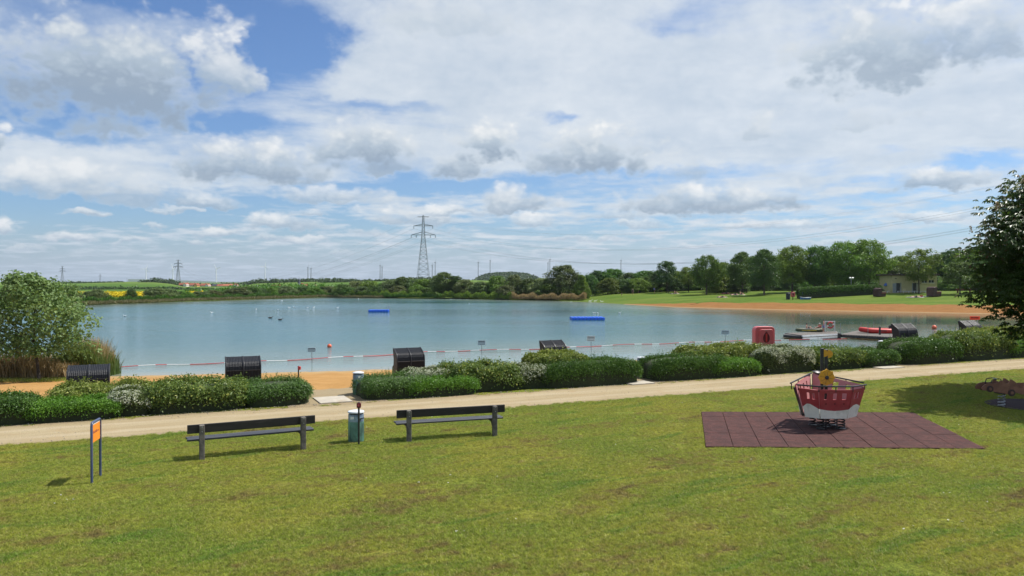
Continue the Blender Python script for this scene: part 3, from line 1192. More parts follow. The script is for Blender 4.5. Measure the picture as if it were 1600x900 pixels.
M['clip_dark'] = leaf_mat("shrub_dark", (0.051, 0.115, 0.020), (0.115, 0.216, 0.035), 0.28, cscale=2.2)
M['clip_bright'] = leaf_mat("shrub_bright", (0.081, 0.203, 0.019), (0.186, 0.356, 0.039), 0.30, cscale=2.0)
M['leafy'] = leaf_mat("shrub_leafy", (0.069, 0.125, 0.025), (0.216, 0.294, 0.064), 0.30, cscale=2.0, dead=(0.40, 0.42, 0.09), dead_amt=0.07)
M['yellow'] = leaf_mat("shrub_yellowish", (0.121, 0.172, 0.030), (0.305, 0.356, 0.079), 0.32, cscale=2.0, dead=(0.50, 0.50, 0.16), dead_amt=0.06)
M['spirea'] = leaf_mat("shrub_spirea", (0.070, 0.110, 0.030), (0.150, 0.190, 0.060), 0.30, cscale=2.0)
M['blossom'] = leaf_mat("white_blossom", (0.46, 0.50, 0.36), (0.70, 0.71, 0.58), 0.25, rough=0.7)
M['reed_tan'] = leaf_mat("dry_reed", (0.30, 0.215, 0.105), (0.48, 0.36, 0.19), 0.25, rough=0.7, cscale=1.0)
M['reed_far'] = leaf_mat("far_reed", (0.16, 0.155, 0.070), (0.27, 0.245, 0.120), 0.25, rough=0.7, cscale=0.3)
M['reed_green'] = leaf_mat("green_reed", (0.075, 0.135, 0.030), (0.190, 0.250, 0.070), 0.30, cscale=1.0)
M['forest'] = leaf_mat("far_woodland", (0.034, 0.072, 0.024), (0.084, 0.138, 0.041), 0.2, cscale=0.05)
M['rape'] = leaf_mat("rapeseed_flowers", (0.60, 0.47, 0.012), (0.70, 0.57, 0.02), 0.15, rough=0.8, cscale=0.1)


# ------------------------------------------------------------------ trees
def crown_clumps(g, H_, W, base, n, shape):
    """centres and radii of foliage clumps filling an uneven crown"""
    C, Rr = [], []
    for i in range(n):
        u = g.uniform(0, 1)
        h = base + (H_ - base) * (0.03 + 0.95 * u)
        if shape == 'round':
            prof = math.sqrt(max(0.02, 1 - ((u - 0.42) / 0.60) ** 2))
        elif shape == 'cone':
            prof = max(0.10, 1.0 - 0.85 * u) * min(1, 0.45 + 3 * u)
        elif shape == 'bush':
            prof = math.sqrt(max(0.03, 1 - (u * 0.97) ** 2.2))
        else:                       # broad, flat topped
            prof = min(1, 0.35 + 1.9 * u) * math.sqrt(max(0.05, 1 - max(0, (u - 0.55) / 0.48) ** 2))
        a = g.uniform(0, 2 * math.pi)
        lob = 1 + 0.20 * math.sin(3 * a + 5 * u + g.uniform(0, 1)) + 0.10 * math.sin(5 * a)
        r = W / 2 * prof * lob * math.sqrt(g.uniform(0.12, 1.0))
        C.append((r * math.cos(a), r * math.sin(a), h))
        Rr.append(W * g.uniform(0.075, 0.15) * (0.75 + 0.4 * prof))
    return np.array(C), np.array(Rr)


def make_tree_meshes(name, seed, H_, W, base, shape, nclump, nleaf, lsize, lmat, bmat, trunk_r, lean=0.0, wind=None, stems=1, aspect=0.6):
    g = np.random.default_rng(seed)
    C, Rr = crown_clumps(g, H_, W, base, nclump, shape)
    if wind is not None:
        C[:, 0] += wind[0] * ((C[:, 2] - base) / (H_ - base)) ** 1.5
        C[:, 1] += wind[1] * ((C[:, 2] - base) / (H_ - base)) ** 1.5
    P, Nn = [], []
    for c, r in zip(C, Rr):
        k = int(nleaf * g.uniform(0.6, 1.4))
        d = norm(g.normal(size=(k, 3)))
        d[:, 2] *= 0.75
        rad = r * g.uniform(0.25, 1.0, k) ** 0.6
        p = c + d * rad[:, None]
        nn = norm(d * 0.8 + np.array([0, 0, 0.7]) + 0.5 * g.normal(size=(k, 3)))
        P.append(p)
        Nn.append(nn)
    # stray twigs that break up the outline
    P, Nn = np.concatenate(P), np.concatenate(Nn)
    P[:, 2] = np.maximum(P[:, 2], 0.12)
    v, f = leaf_quads(P, Nn, lsize, g, aspect)
    crown = np_mesh(name + '_crown', v, f)
    crown.materials.append(lmat)
    mb = MB()
    for sidx in range(stems):
        off = Vector((0, 0, 0)) if stems == 1 else Vector((g.uniform(-.25, .25) * W * .4, g.uniform(-.25, .25) * W * .4, 0))
        top = Vector((lean + (wind[0] * .5 if wind is not None else 0), 0, base + (H_ - base) * 0.72))
        pts, rs = [], []
        for i in range(7):
            q = i / 6
            w = 0.04 * H_ * math.sin(q * 4 + seed) * q * 0.5
            pts.append(off + Vector((top.x * q + w, 0.6 * w, -0.08 + (top.z + 0.08) * q)))
            rs.append(trunk_r * (1.25 if i == 0 else 1.0) * (1 - 0.82 * q) / math.sqrt(stems))
        mb.tube(pts, rs, 8)
        order = g.permutation(len(C))[:max(5, min(16, nclump // (4 * stems)))]
        for j in order:
            c = Vector(C[j])
            q = min(0.92, max(0.25, (c.z * 0.62) / max(0.1, top.z)))
            ii = q * 6
            i0 = min(5, int(ii))
            a = pts[i0].lerp(pts[i0 + 1], ii - i0)
            m = a.lerp(c, 0.5) + Vector((0, 0, -0.03 * H_))
            r0 = trunk_r * (1 - 0.8 * q) * 0.55 / math.sqrt(stems)
            mb.tube([a, m, c], [r0, r0 * 0.6, r0 * 0.2], 6)
    trunk = mb.mesh(name + '_trunk', smooth=True)
    trunk.materials.append(bmat)
    return trunk, crown


TREE_LIB = {}


def tree_kind(key, *a, **k):
    TREE_LIB[key] = (a[1], a[2], make_tree_meshes(key, *a, **k))


#            key        seed  H    W   base shape   clumps leaves size
tree_kind('round_a', 21, 9.5, 7.5, 2.2, 'round', 175, 69, 0.30, M['tree_mid'], M['bark'], 0.20)
tree_kind('round_b', 22, 9.5, 7.0, 2.0, 'round', 162, 69, 0.30, M['tree_dark'], M['bark'], 0.20)
tree_kind('round_c', 23, 9.5, 8.0, 1.6, 'broad', 202, 66, 0.30, M['tree_mid'], M['bark'], 0.22)
tree_kind('young_a', 24, 7.5, 5.0, 2.1, 'round', 86, 60, 0.26, M['tree_dark'], M['bark_dark'], 0.10)
tree_kind('young_b', 25, 7.5, 5.6, 2.3, 'broad', 83, 57, 0.26, M['tree_mid'], M['bark_dark'], 0.10)
tree_kind('bush_a', 26, 6.0, 6.5, 0.2, 'bush', 162, 63, 0.28, M['tree_dark'], M['bark'], 0.12, stems=3)
tree_kind('bush_b', 27, 6.0, 6.0, 0.2, 'bush', 155, 63, 0.28, M['tree_mid'], M['bark'], 0.12, stems=3)
tree_kind('willow_a', 28, 5.5, 6.5, 0.2, 'bush', 162, 66, 0.30, M['willow'], M['bark'], 0.12, stems=3)
tree_kind('willow_b', 29, 8.0, 7.0, 0.3, 'bush', 175, 66, 0.30, M['willow'], M['bark'], 0.16, stems=2)
tree_kind('light_a', 30, 6.5, 5.0, 0.3, 'cone', 121, 66, 0.28, M['tree_light'], M['bark'], 0.12, stems=2)
tree_kind('slim_a', 31, 9.0, 4.2, 0.6, 'round', 108, 66, 0.28, M['tree_dark'], M['bark'], 0.14)


def plant_tree(key, px, Y, h, w, label, group=None, name='tree', z=None, rz=None, x=None):
    h0, w0, (tr, cr) = TREE_LIB[key]
    X = col_x(px, Y) if x is None else x
    zz = ground_z(X, Y) if z is None else z
    t = thing(name, label, name.replace('_', ' ') if name in ('tree', 'shrub') else 'tree', (X, Y, zz), random.uniform(0, 6.28) if rz is None else rz, group)
    t.scale = (w / w0, w / w0, h / h0)
    link('trunk', tr, None, t)
    link('crown', cr, None, t)
    return t


def tree_px(key, px, Y, top, w_px, label, group=None, name='tree', sink=0.0):
    X = col_x(px, Y)
    z = ground_z(X, Y) - sink
    h = (row_z(top, Y) - z)
    return plant_tree(key, px, Y, h, w_px * Y / F, label, group, name, z=z)


def build_right_bank():
    row = [  # key, column, distance, top row, width px, label
        ('young_a', 1042, 196, 409, 37, 'young dark tree with a thin trunk on the lawn beside the small path bank'),
        ('young_b', 1076, 192, 418, 34, 'low airy tree with a bare stem between two taller round trees on the lawn'),
        ('round_a', 1104, 186, 400, 46, 'round mid green tree on the lawn behind the row of sunbathers'),
        ('round_b', 1160, 182, 395, 44, 'dense dark round tree first from the tall dark pair behind the sunbathers'),
        ('round_b', 1194, 176, 391, 46, 'very dark dense tree beside the big double crowned trees'),
        ('round_a', 1238, 178, 386, 56, 'big green tree left of a twin crown behind the long hedge'),
        ('round_c', 1274, 182, 386, 58, 'big green tree forming the twin crown behind the long hedge'),
        ('round_c', 1322, 176, 379, 66, 'tallest light green tree rising behind the long hedge'),
        ('round_a', 1358, 178, 376, 62, 'tall light green tree at the cabin end of the long hedge'),
        ('young_b', 1436, 138, 391, 58, 'small spreading tree with a dark bare trunk in front of the yellow cabin'),
        ('young_a', 1500, 141, 410, 50, 'slender tree with a thin bare trunk beside the red bench'),
        ('round_b', 1548, 150, 396, 60, 'dark tree half hidden behind the chestnut branches'),
    ]
    feet = {1042: 457, 1076: 456.5, 1104: 460, 1160: 457.5, 1194: 461, 1238: 457, 1274: 456, 1322: 456, 1358: 456, 1436: 458.5, 1500: 460, 1548: 458}
    for k, px, Y, top, w, lab in row:
        tree_px(k, px, on_land(px, feet[px]).y, top, w, lab, 'trees on the far right lawn')
    # the dark belt of bushes and trees behind that lawn
    g = np.random.default_rng(5)
    belt = [(934, 424, 34), (957, 421, 40), (985, 427, 38), (1008, 424, 40), (1030, 423, 38), (1060, 424, 40), (1128, 411, 44), (1088, 424, 40),
            (1145, 414, 36), (1178, 404, 44), (1215, 402, 50), (1296, 396, 44), (1392, 405, 52), (1408, 402, 46), (1462, 399, 46), (1488, 393, 50),
            (1520, 390, 56), (1575, 392, 60), (1640, 388, 70)]
    keys = ['bush_a', 'bush_b', 'round_b', 'bush_a', 'round_c']
    where = ['next to the bright bush of the reed point', 'behind the swans on the grassy bank', 'behind the person in dark clothes', 'behind the person in the blue top', 'just left of the young dark tree',
             'between the young dark tree and the low airy tree', 'right of the round mid green lawn tree', 'left of the round mid green lawn tree', 'behind the sunbathers on the light towels',
             'between the two very dark lawn trees', 'behind the red lifebuoy box', 'behind the middle of the long clipped hedge', 'left of the cabin roof', 'directly behind the cabin roof',
             'behind the right corner of the cabin', 'behind the red brown bench', 'behind the left chestnut branches', 'covered by the middle of the chestnut crown', 'outside the frame beyond the chestnut']
    for i, (px, top, w) in enumerate(belt):
        Y = 226 + g.uniform(-8, 8) if px < 1120 else 206 + g.uniform(-8, 8)
        tree_px(keys[i % 5] if px > 1120 else keys[i % 2], px, Y, top, w * 1.25, 'dark tree of the far belt, ' + where[i], 'belt of trees behind the far lawn')
    for i, px in enumerate(range(926, 1640, 22)):
        Y = 218 if px < 1120 else 198
        tree_px(['bush_a', 'bush_b'][i % 2], px + g.uniform(-6, 6), Y + g.uniform(-4, 4), 433 + g.uniform(-5, 5), 36, 'low dark bush closing the foot of the tree belt', 'bushes under the tree belt', 'shrub')


def build_far_bank():
    g = np.random.default_rng(6)
    # prominent trees standing on the reed point and the middle shore
    big = [('round_b', 694, 226, 426, 40, 'tall dark tree topping the middle shore next to the green field'),
           ('slim_a', 712, 225, 431, 30, 'dark slim tree leaning on the tall tree of the middle shore'),
           ('willow_b', 727, 222, 437, 42, 'grey green willow in front of the tall dark shore trees'),
           ('willow_a', 752, 220, 441, 40, 'low grey green willow in the middle shore thicket below the wooded hill'),
           ('bush_b', 776, 219, 432, 40, 'mid green tree of the shore thicket below the wooded hill'),
           ('willow_b', 803, 214, 430, 36, 'pointed willow of the shore thicket below the wooded hill'),
           ('bush_a', 828, 212, 436, 46, 'dark bush between the pointed willow and the reed point'),
           ('willow_b', 880, 206, 415, 62, 'big domed willow behind the reed point'),
           ('willow_a', 848, 208, 436, 44, 'low willow beside the big domed willow'),
           ('light_a', 908, 200, 430, 34, 'bright green bush at the tip of the reed point'),
           ('willow_a', 790, 210, 447, 36, 'small pale willow at the waterline of the middle shore'),
           ('bush_b', 860, 204, 444, 40, 'mid green bush right behind the reeds')]
    for k, px, Y, top, w, lab in big:
        tree_px(k, px, Y, top, w, lab, 'trees on the middle shore', sink=0.1)
    mid = [(536, 447), (556, 443), (578, 442), (598, 446), (612, 441), (630, 436), (646, 440), (662, 439), (674, 446), (682, 440),
           (590, 450), (622, 450), (652, 449), (545, 452), (566, 451), (668, 452)]
    for i, (px, top) in enumerate(mid):
        shore = 236 + (px - 530) * -0.05
        tree_px(['bush_a', 'willow_a', 'bush_b', 'bush_a', 'willow_a'][i % 5], px, shore + (10 if top < 447 else 5), top - 2.5, 42 if top < 447 else 34,
                'rounded bush in the thicket under the tall pylon', 'thicket under the tall pylon')
    # left shore: pale willows and bushes
    lx = np.arange(112, 530, 13.0)
    for i, px in enumerate(lx):
        px = px + g.uniform(-4, 4)
        if 118 < px < 128 or 168 < px < 194 or 212 < px < 226 or 296 < px < 308:
            continue
        dsh = np.interp(px, [100, 140, 250, 400, 460, 530], [155, 163, 184, 216, 240, 238])
        top = g.uniform(462, 466) if 150 < px < 236 else g.uniform(455, 461) if 124 < px < 240 else g.uniform(452, 456) if px < 250 else g.uniform(451, 457) if px < 385 else g.uniform(447, 455) if px < 400 else g.uniform(447, 452)
        tree_px(['willow_a', 'willow_b', 'bush_b', 'willow_a', 'bush_a'][(i * 3) % 5], px, dsh + g.uniform(8, 16), top, g.uniform(22, 34),
                'rounded grey green bush along the left shore below the village', 'bushes along the left shore')
    for px, top, w, lab in ((244, 451, 40, 'wide pale willow beside the yellow rapeseed field'), (262, 452, 34, 'pale willow leaning against the wide willow by the rapeseed field'),
                            (372, 450, 40, 'broad willow on the shore right of the red roofed houses'), (395, 448, 30, 'dark round bush on the shore left of the church'),
                            (405, 452, 30, 'dark shore bush under the white turbine nearest the church'), (152, 453, 34, 'grey willow left of the longest rapeseed strip'),
                            (205, 452, 20, 'tall narrow bush between two rapeseed strips')):
        dsh = np.interp(px, [100, 140, 250, 400, 460, 530], [155, 163, 184, 216, 240, 238])
        tree_px('willow_a' if 'illow' in lab else 'bush_a', px, dsh + 7, top, w, lab, 'bushes along the left shore')
    # beyond the poplar at the frame edge
    for px in (-60, -20, 20, 62, 98):
        tree_px('willow_a', px, 168 + g.uniform(-4, 10), 451, 40, 'bush on the far shore seen through the windswept poplar', 'bushes behind the poplar')


def ribbon_wood(name, label, pts, height, depth, n, size, mat, kind='stuff', dens_seed=3):
    """a far wood or hedge line that reads as one mass: leaf clumps along a line of ground points"""
    g = np.random.default_rng(dens_seed)
    pts = np.array(pts, float)
    seg = np.hypot(*(pts[1:, :2] - pts[:-1, :2]).T)
    cum = np.concatenate([[0], np.cumsum(seg)])
    s = g.uniform(0, cum[-1], n)
    x = np.interp(s, cum, pts[:, 0])
    y = np.interp(s, cum, pts[:, 1]) + g.uniform(-0.5, 0.5, n) * depth
    hh = np.interp(s, cum, pts[:, 2]) * height
    lobes = 0.62 + 0.25 * np.sin(s * 2 * math.pi / (height * 1.6) + 1.5 * np.sin(s / height * .7)) + 0.2 * np.sin(s * 2 * math.pi / (height * 3.7) + 2)
    hh = hh * np.clip(lobes, 0.25, 1.1)
    z = terrain(x, y) + hh * g.uniform(0.02, 1, n)
    P = np.stack([x, y, z], -1)
    v, f = leaf_quads(P, norm(g.normal(size=(n, 3)) + np.array([0, -0.3, 0.8])), size, g, 0.8)
    return tag(link(name, np_mesh(name, v, f), mat), label, kind=kind)


def px_line(spec):
    return [(col_x(px, Y), Y, h) for px, Y, h in spec]


def build_distance():
    ribbon_wood('hedgerow', 'dark hedgerow along the foot of the green hill', px_line([(100, 420, 1), (200, 430, .8), (270, 430, .7), (300, 430, .25), (370, 430, .25), (400, 420, 1.0), (540, 430, 1), (640, 470, .9)]), 1.9, 14, 8000, 0.9, M['forest'])
    ribbon_wood('village_trees', 'mass of trees and bushes in front of the village', px_line([(300, 300, .35), (375, 300, .4), (400, 320, 1.0), (480, 320, 1), (560, 320, 1.1), (640, 310, .9)]), 3.4, 60, 14000, 0.9, M['tree_mid'], dens_seed=8)
    ribbon_wood('ridge_wood', 'dark line of woodland on the skyline behind the village', px_line([(225, 880, .2), (240, 890, .9), (262, 890, 1.2), (285, 890, .7), (330, 900, .5), (362, 900, .8), (400, 900, 1.0), (440, 900, .9), (500, 905, .6), (560, 905, .35)]), 5.2, 30, 9000, 2.0, M['forest'], dens_seed=4)
    ribbon_wood('ridge_copse', 'low dark copse at the foot of the tall pylon', px_line([(500, 740, .9), (512, 740, 1.3), (530, 745, .6), (600, 735, .3), (640, 725, .5), (660, 722, .6), (690, 725, .4)]), 4.5, 14, 3500, 1.6, M['forest'], dens_seed=12)
    ribbon_wood('skyline_bushes', 'dotted bushes on the skyline left of the hill', px_line([(90, 900, .2), (110, 900, .5), (122, 900, 1), (128, 900, .3), (150, 900, .4), (190, 900, .2)]), 4.0, 16, 900, 1.6, M['forest'], dens_seed=14)
    ribbon_wood('back_wood', 'dark woodland mass closing the view behind the far lawn', px_line([(905, 246, .75), (1000, 244, .8), (1100, 240, .9), (1200, 226, 1.25), (1400, 220, 1.45), (1700, 214, 1.5)]), 6.0, 12, 26000, 0.75, M['tree_dark'], dens_seed=15)
    # wooded dome on the horizon
    g = np.random.default_rng(31)
    Y0, w, hgt = 1500.0, 74.0, 20.0
    x0 = col_x(793, Y0)
    aa, rr = np.linspace(0, 2 * math.pi, 33), np.linspace(0, 1, 9)
    A, RR = np.meshgrid(aa, rr)
    hz_ = hgt * (1 - RR ** 3.2)
    v = np.stack([x0 + w * RR * np.cos(A), Y0 + 120 * RR * np.sin(A), -1 + hz_], -1).reshape(-1, 3)
    tag(link('wooded_hill', np_mesh('wooded_hill', v, grid_faces(9, 33), True), M['forest']), 'low wooded hill on the horizon', kind='structure')
    n = 9000
    r, a = np.sqrt(g.uniform(0, 1, n)), g.uniform(0, 2 * math.pi, n)
    P = np.stack([x0 + w * r * np.cos(a), Y0 + 120 * r * np.sin(a), -1 + hgt * (1 - r ** 3.2) + g.uniform(0, 3.0, n) * (0.6 + 0.4 * np.sin(a * 23 + r * 17))], -1)
    vv, ff = leaf_quads(P, norm(g.normal(size=(n, 3)) + np.array([0, -.4, .9])), 3.2, g, 0.9)
    tag(link('hill_wood', np_mesh('hill_wood', vv, ff), M['forest']), 'dark green woodland covering the low hill on the horizon', kind='stuff')
    # blue far ridge
    xs = np.linspace(-0.5, 1.4, 80)
    prof = 15 + 10 * np.sin(xs * 9 + 1) + 5 * np.sin(xs * 23)
    rows = []
    for d, k in ((5200, 0.0), (5600, 0.7), (6000, 1.0), (6900, 0.2)):
        rows.append(np.stack([xs * d, np.full_like(xs, d), prof * k * 1.15 - 2], -1))
    v = np.concatenate(rows)
    tag(link('far_hills', np_mesh('far_hills', v, grid_faces(4, 80), True), M['forest']), 'blue wooded ridge on the far horizon', kind='structure')


def field_strip(px0, px1, Y0, Y1, label):
    g = np.random.default_rng(int(px0))
    n = int((px1 - px0) * 110)
    Y = g.uniform(Y0, Y1, n)
    px = g.uniform(px0, px1, n)
    X = (px - 800) / F * Y
    P = np.stack([X, Y, terrain(X, Y) + g.uniform(0.25, 0.7, n)], -1)
    v, f = leaf_quads(P, norm(g.normal(size=(n, 3)) + np.array([0, -.2, 1.5])), 0.6, g, 0.9)
    tag(link('rapeseed_field', np_mesh('rapeseed_field', v, f), M['rape']), label, kind='stuff')


build_right_bank()
build_far_bank()
build_distance()
field_strip(112, 134, 214, 268, 'yellow rapeseed strip next to the poplar crown')
field_strip(164, 232, 216, 268, 'long yellow rapeseed strip on the left shore')
field_strip(292, 318, 232, 276, 'short yellow rapeseed patch below the red roofs')


# ------------------------------------------------------------------ near poplar and reeds on the left
def build_poplar():
    Y = 37.6
    X = col_x(61, Y)
    z = ground_z(X, Y)
    tr, cr = make_tree_meshes('poplar', 41, 5.15, 5.0, 1.2, 'round', 150, 70, 0.150, M['poplar'], M['bark_dark'], 0.085, wind=(-0.7, 0.0), aspect=0.85)
    t = thing('poplar_tree', 'windswept poplar with pale flickering leaves at the edge of the sand', 'tree', (X, Y, z), 0.3)
    link('trunk', tr, None, t)
    link('crown', cr, None, t)
    t.rotation_euler.z = 0.0


def reeds(name, label, boxes, n, hmin, hmax, mats, seed):
    g = np.random.default_rng(seed)
    V_, F_, mi = [], [], []
    tot = 0
    for (x0, x1, y0, y1, hs, share) in boxes:
        k = int(n * share)
        x, y = g.uniform(x0, x1, k), g.uniform(y0, y1, k)
        u = (x - x0) / (x1 - x0)
        edge = 0.55 + 0.45 * np.sin(np.pi * np.clip(u, 0.04, 0.96))
        h = g.uniform(hmin, hmax, k) * hs * edge
        z = terrain(x, y) - 0.05
        la = g.normal(0, 0.16, (k, 2)) * h[:, None] + np.array([-0.10, 0.0]) * h[:, None]
        th = g.uniform(0, math.pi, k)
        w = g.uniform(0.010, 0.022, k)
        dx, dy = w * np.cos(th), w * np.sin(th)
        b0 = np.stack([x - dx, y - dy, z], -1)
        b1 = np.stack([x + dx, y + dy, z], -1)
        m1 = np.stack([x + la[:, 0] * .4 + dx, y + la[:, 1] * .4 + dy, z + h * 0.65], -1)
        m0 = np.stack([x + la[:, 0] * .4 - dx, y + la[:, 1] * .4 - dy, z + h * 0.65], -1)
        tp = np.stack([x + la[:, 0], y + la[:, 1], z + h], -1)
        tp2 = tp + np.stack([dx * .3, dy * .3, 0 * dx], -1)
        vv = np.stack([b0, b1, m1, m0, tp, tp2], 1).reshape(-1, 3)
        base = (np.arange(k) * 6)[:, None]
        ff = np.concatenate([base + np.array([[0, 1, 2, 3]]), base + np.array([[3, 2, 5, 4]])], 0)
        V_.append(vv)
        F_.append(ff + tot)
        tot += len(vv)
    me = np_mesh(name, np.concatenate(V_), np.concatenate(F_))
    return tag(link(name, me, mats), label, kind='stuff')


build_poplar()
_Y = 38.6
reeds('dry_reeds', 'dry tan reeds behind the poplar trunk', [(col_x(-90, _Y), col_x(112, _Y), 38.3, 41.5, 1.0, 1.0)], 9000, 0.7, 1.5, M['reed_tan'], 51)
reeds('green_reeds', 'green reeds standing in the shallow water right of the poplar', [(col_x(95, 40), col_x(168, 40), 39.4, 41.4, 1.2, .75), (col_x(120, 41), col_x(176, 41), 39.8, 41.4, 0.85, .25)], 7000, 0.9, 1.7, M['reed_green'], 52)
reeds('pale_reeds', 'pale reed stalks mixed into the green reeds', [(col_x(118, 40), col_x(164, 40), 39.9, 41.4, 1.15, 1.0)], 1800, 1.2, 2.0, M['reed_tan'], 53)


def build_shore_reeds():
    # reed belt of the point and along the left and middle shore
    reeds_far('point_reeds', 'brown reed belt at the tip of the far point', [(796, 206, 916, 193)], 7000, 1.7, M['reed_tan'], 54)
    reeds_far('shore_reeds', 'thin pale reed fringe along the far left shore', [(100, 150, 140, 162.2), (140, 162.2, 250, 182.3), (250, 182.3, 400, 213.4), (400, 213.4, 500, 239.5), (500, 239.5, 600, 232)], 13000, 0.42, M['reed_far'], 55)
    reeds_far('green_fringe', 'green waterside plants fringing the far left shore', [(100, 152, 140, 164), (140, 164, 250, 184.5), (250, 184.5, 400, 216), (400, 216, 500, 242), (500, 242, 600, 233), (600, 232, 690, 221)], 26000, 1.3, M['tree_mid'], 56)
    reeds_far('thicket_skirt', 'dark waterside bushes closing the foot of the middle shore thicket', [(530, 239, 600, 234), (600, 233, 700, 220), (700, 220, 800, 205.5)], 20000, 1.9, M['tree_mid'], 57)


def reeds_far(name, label, segs, n, hgt, mat, seed):
    g = np.random.default_rng(seed)
    P = []
    for (a, Ya, b, Yb) in segs:
        k = n // len(segs)
        u = g.uniform(0, 1, k)
        Y = Ya + (Yb - Ya) * u + g.uniform(-0.8, 2.4, k)
        px = a + (b - a) * u
        X = (px - 800) / F * Y
        hh = hgt * (0.7 + 0.3 * np.sin(u * 37) * np.sin(u * 11 + 1)) * g.uniform(0.2, 1, k)
        P.append(np.stack([X, Y, np.maximum(terrain(X, Y), WZ) + hh], -1))
    P = np.concatenate(P)
    v, f = leaf_quads(P, norm(g.normal(size=(len(P), 3)) * np.array([1, 1, .2])), 0.55, g, 0.35, 0.0, np.array([[0, 0, 1.4]]))
    return tag(link(name, np_mesh(name, v, f), mat), label, kind='stuff')


build_shore_reeds()


# ------------------------------------------------------------------ horse chestnut at the right edge of the frame
def build_chestnut():
    g = np.random.default_rng(61)
    C0 = Vector((21.55, 27.2, 0))
    H_, W = 9.6, 9.0
    pts = []
    n = 1500
    cl = []
    while len(cl) < n:
        p = g.uniform(-1, 1, 3)
        r = np.linalg.norm(p)
        if r > 1 or r < 0.35:
            continue
        a = math.atan2(p[1], p[0])
        lob = 1 + 0.10 * math.sin(4 * a + 2.2 * p[2]) + 0.07 * math.sin(7 * a + 3)
        cl.append((p[0] * W / 2 * lob, p[1] * W / 2 * lob, 5.2 + p[2] * (3.75 if p[2] > 0 else 3.95)))
    cl = np.array(cl)
    V_, F_, tot = [], [], 0
    cand = []
    for c in cl:
        k = g.integers(13, 18)
        P = c + g.normal(0, 0.30, (k, 3)) * np.array([1, 1, 0.7])
        out = norm(P - np.array([0, 0, 5.3]))
        for p, o in zip(P, out):
            # a palmate leaf: seven drooping leaflets from one point
            ax = Vector((o[0] + g.normal(0, .35), o[1] + g.normal(0, .35), 0.15 + g.normal(0, .25))).normalized()
            upv = Vector((0, 0, 1))
            sd = ax.cross(upv).normalized()
            L = g.uniform(0.17, 0.30)
            for q in (-1.7, -0.95, -0.32, 0.32, 0.95, 1.7):
                d = (ax * math.cos(q) + sd * math.sin(q) * 0.95 - upv * (0.55 + 0.15 * abs(q))).normalized()
                l = L * (1.0 - 0.16 * abs(q))
                w = d.cross(upv).normalized() * l * 0.19
                a = Vector(p)
                m = a + d * l * 0.62 + upv * l * 0.10
                t = a + d * l - upv * l * 0.05
                V_ += [a, m + w, t, m - w]
                F_.append((tot, tot + 1, tot + 2, tot + 3))
                tot += 4
        if c[2] > 4.6 and g.uniform() < 0.22:
            cand.append(c + norm(np.array([c[0], c[1], 3.0])) * 0.38)
    t = thing('chestnut_tree', 'large dark horse chestnut at the edge of the play area', 'tree', C0, 0)
    link('crown', np_mesh('chestnut_crown', np.array([tuple(v) for v in V_]), np.array(F_)), M['chestnut'], t)
    P = []
    for c in cand:
        k = 34
        u = g.uniform(0, 1, k)
        P.append(c + np.stack([g.normal(0, 0.045, k) * (1.1 - u), g.normal(0, 0.045, k) * (1.1 - u), u * 0.26], -1))
    P = np.concatenate(P)
    v, f = leaf_quads(P, norm(g.normal(size=(len(P), 3))), 0.055, g, 0.9)
    tag(link('blossom', np_mesh('chestnut_blossom', v, f), M['candle'], t), kind='stuff')
    mb = MB()
    mb.tube([(0, 0, -0.1), (0.05, 0, 1.0), (-0.03, 0.04, 2.2), (0.05, 0, 4.2), (0.1, 0.05, 6.5), (0, 0, 8.4)], [0.30, 0.24, 0.21, 0.17, 0.10, 0.03], 10)
    for i in range(26):
        c = Vector(cl[g.integers(0, len(cl))])
        z0 = max(1.9, min(6.8, c.z * 0.75))
        a = Vector((0.04, 0.02, z0))
        mb.tube([a, a.lerp(c, .55) + Vector((0, 0, -.15)), c], [0.085, 0.05, 0.015], 6)
    mb.build('trunk', M['bark_dark'], t, smooth=True)


build_chestnut()


# ------------------------------------------------------------------ the planted shrubs between path and beach
def mound_points(g, n, L, D, Hh, e, seed, bump):
    """points and normals on a lumpy rounded block: half length L, half depth D, height Hh"""
    d = norm(g.normal(size=(n * 2, 3)))
    d[:, 2] = np.abs(d[:, 2])
    w = np.array([L, D, Hh])
    # weight samples so that they spread evenly over a long block
    p = np.sign(d) * np.abs(d) ** (1.0 / e)
    k = (np.abs(p) ** e * 1.0).sum(1) ** (-1.0 / e)
    p = p * k[:, None]
    # even out along the length by re-drawing x
    x = g.uniform(-1, 1, n * 2)
    rest = np.maximum(1e-3, 1 - np.abs(x) ** (e + 1.5)) ** (1.0 / e)
    sc = rest / np.maximum(1e-3, (np.abs(p[:, 1]) ** e + np.abs(p[:, 2]) ** e) ** (1 / e))
    q = np.stack([x, p[:, 1] * sc, p[:, 2] * sc], -1)
    cap = g.uniform(0, 1, n * 2) < min(0.5, D / (L + D))
    q = np.where(cap[:, None], p, q)[:n]
    nn = norm(np.sign(q) * np.abs(q) ** (e - 1) / w)
    P = q * w
    nz = vnoise(P * 2.1 / max(0.5, min(1, D)), seed) * 0.6 + vnoise(P * 5.0, seed + 3) * 0.4
    P = P + nn * (nz * bump)[:, None]
    P[:, 2] = np.maximum(P[:, 2], 0.02)
    return P, nn


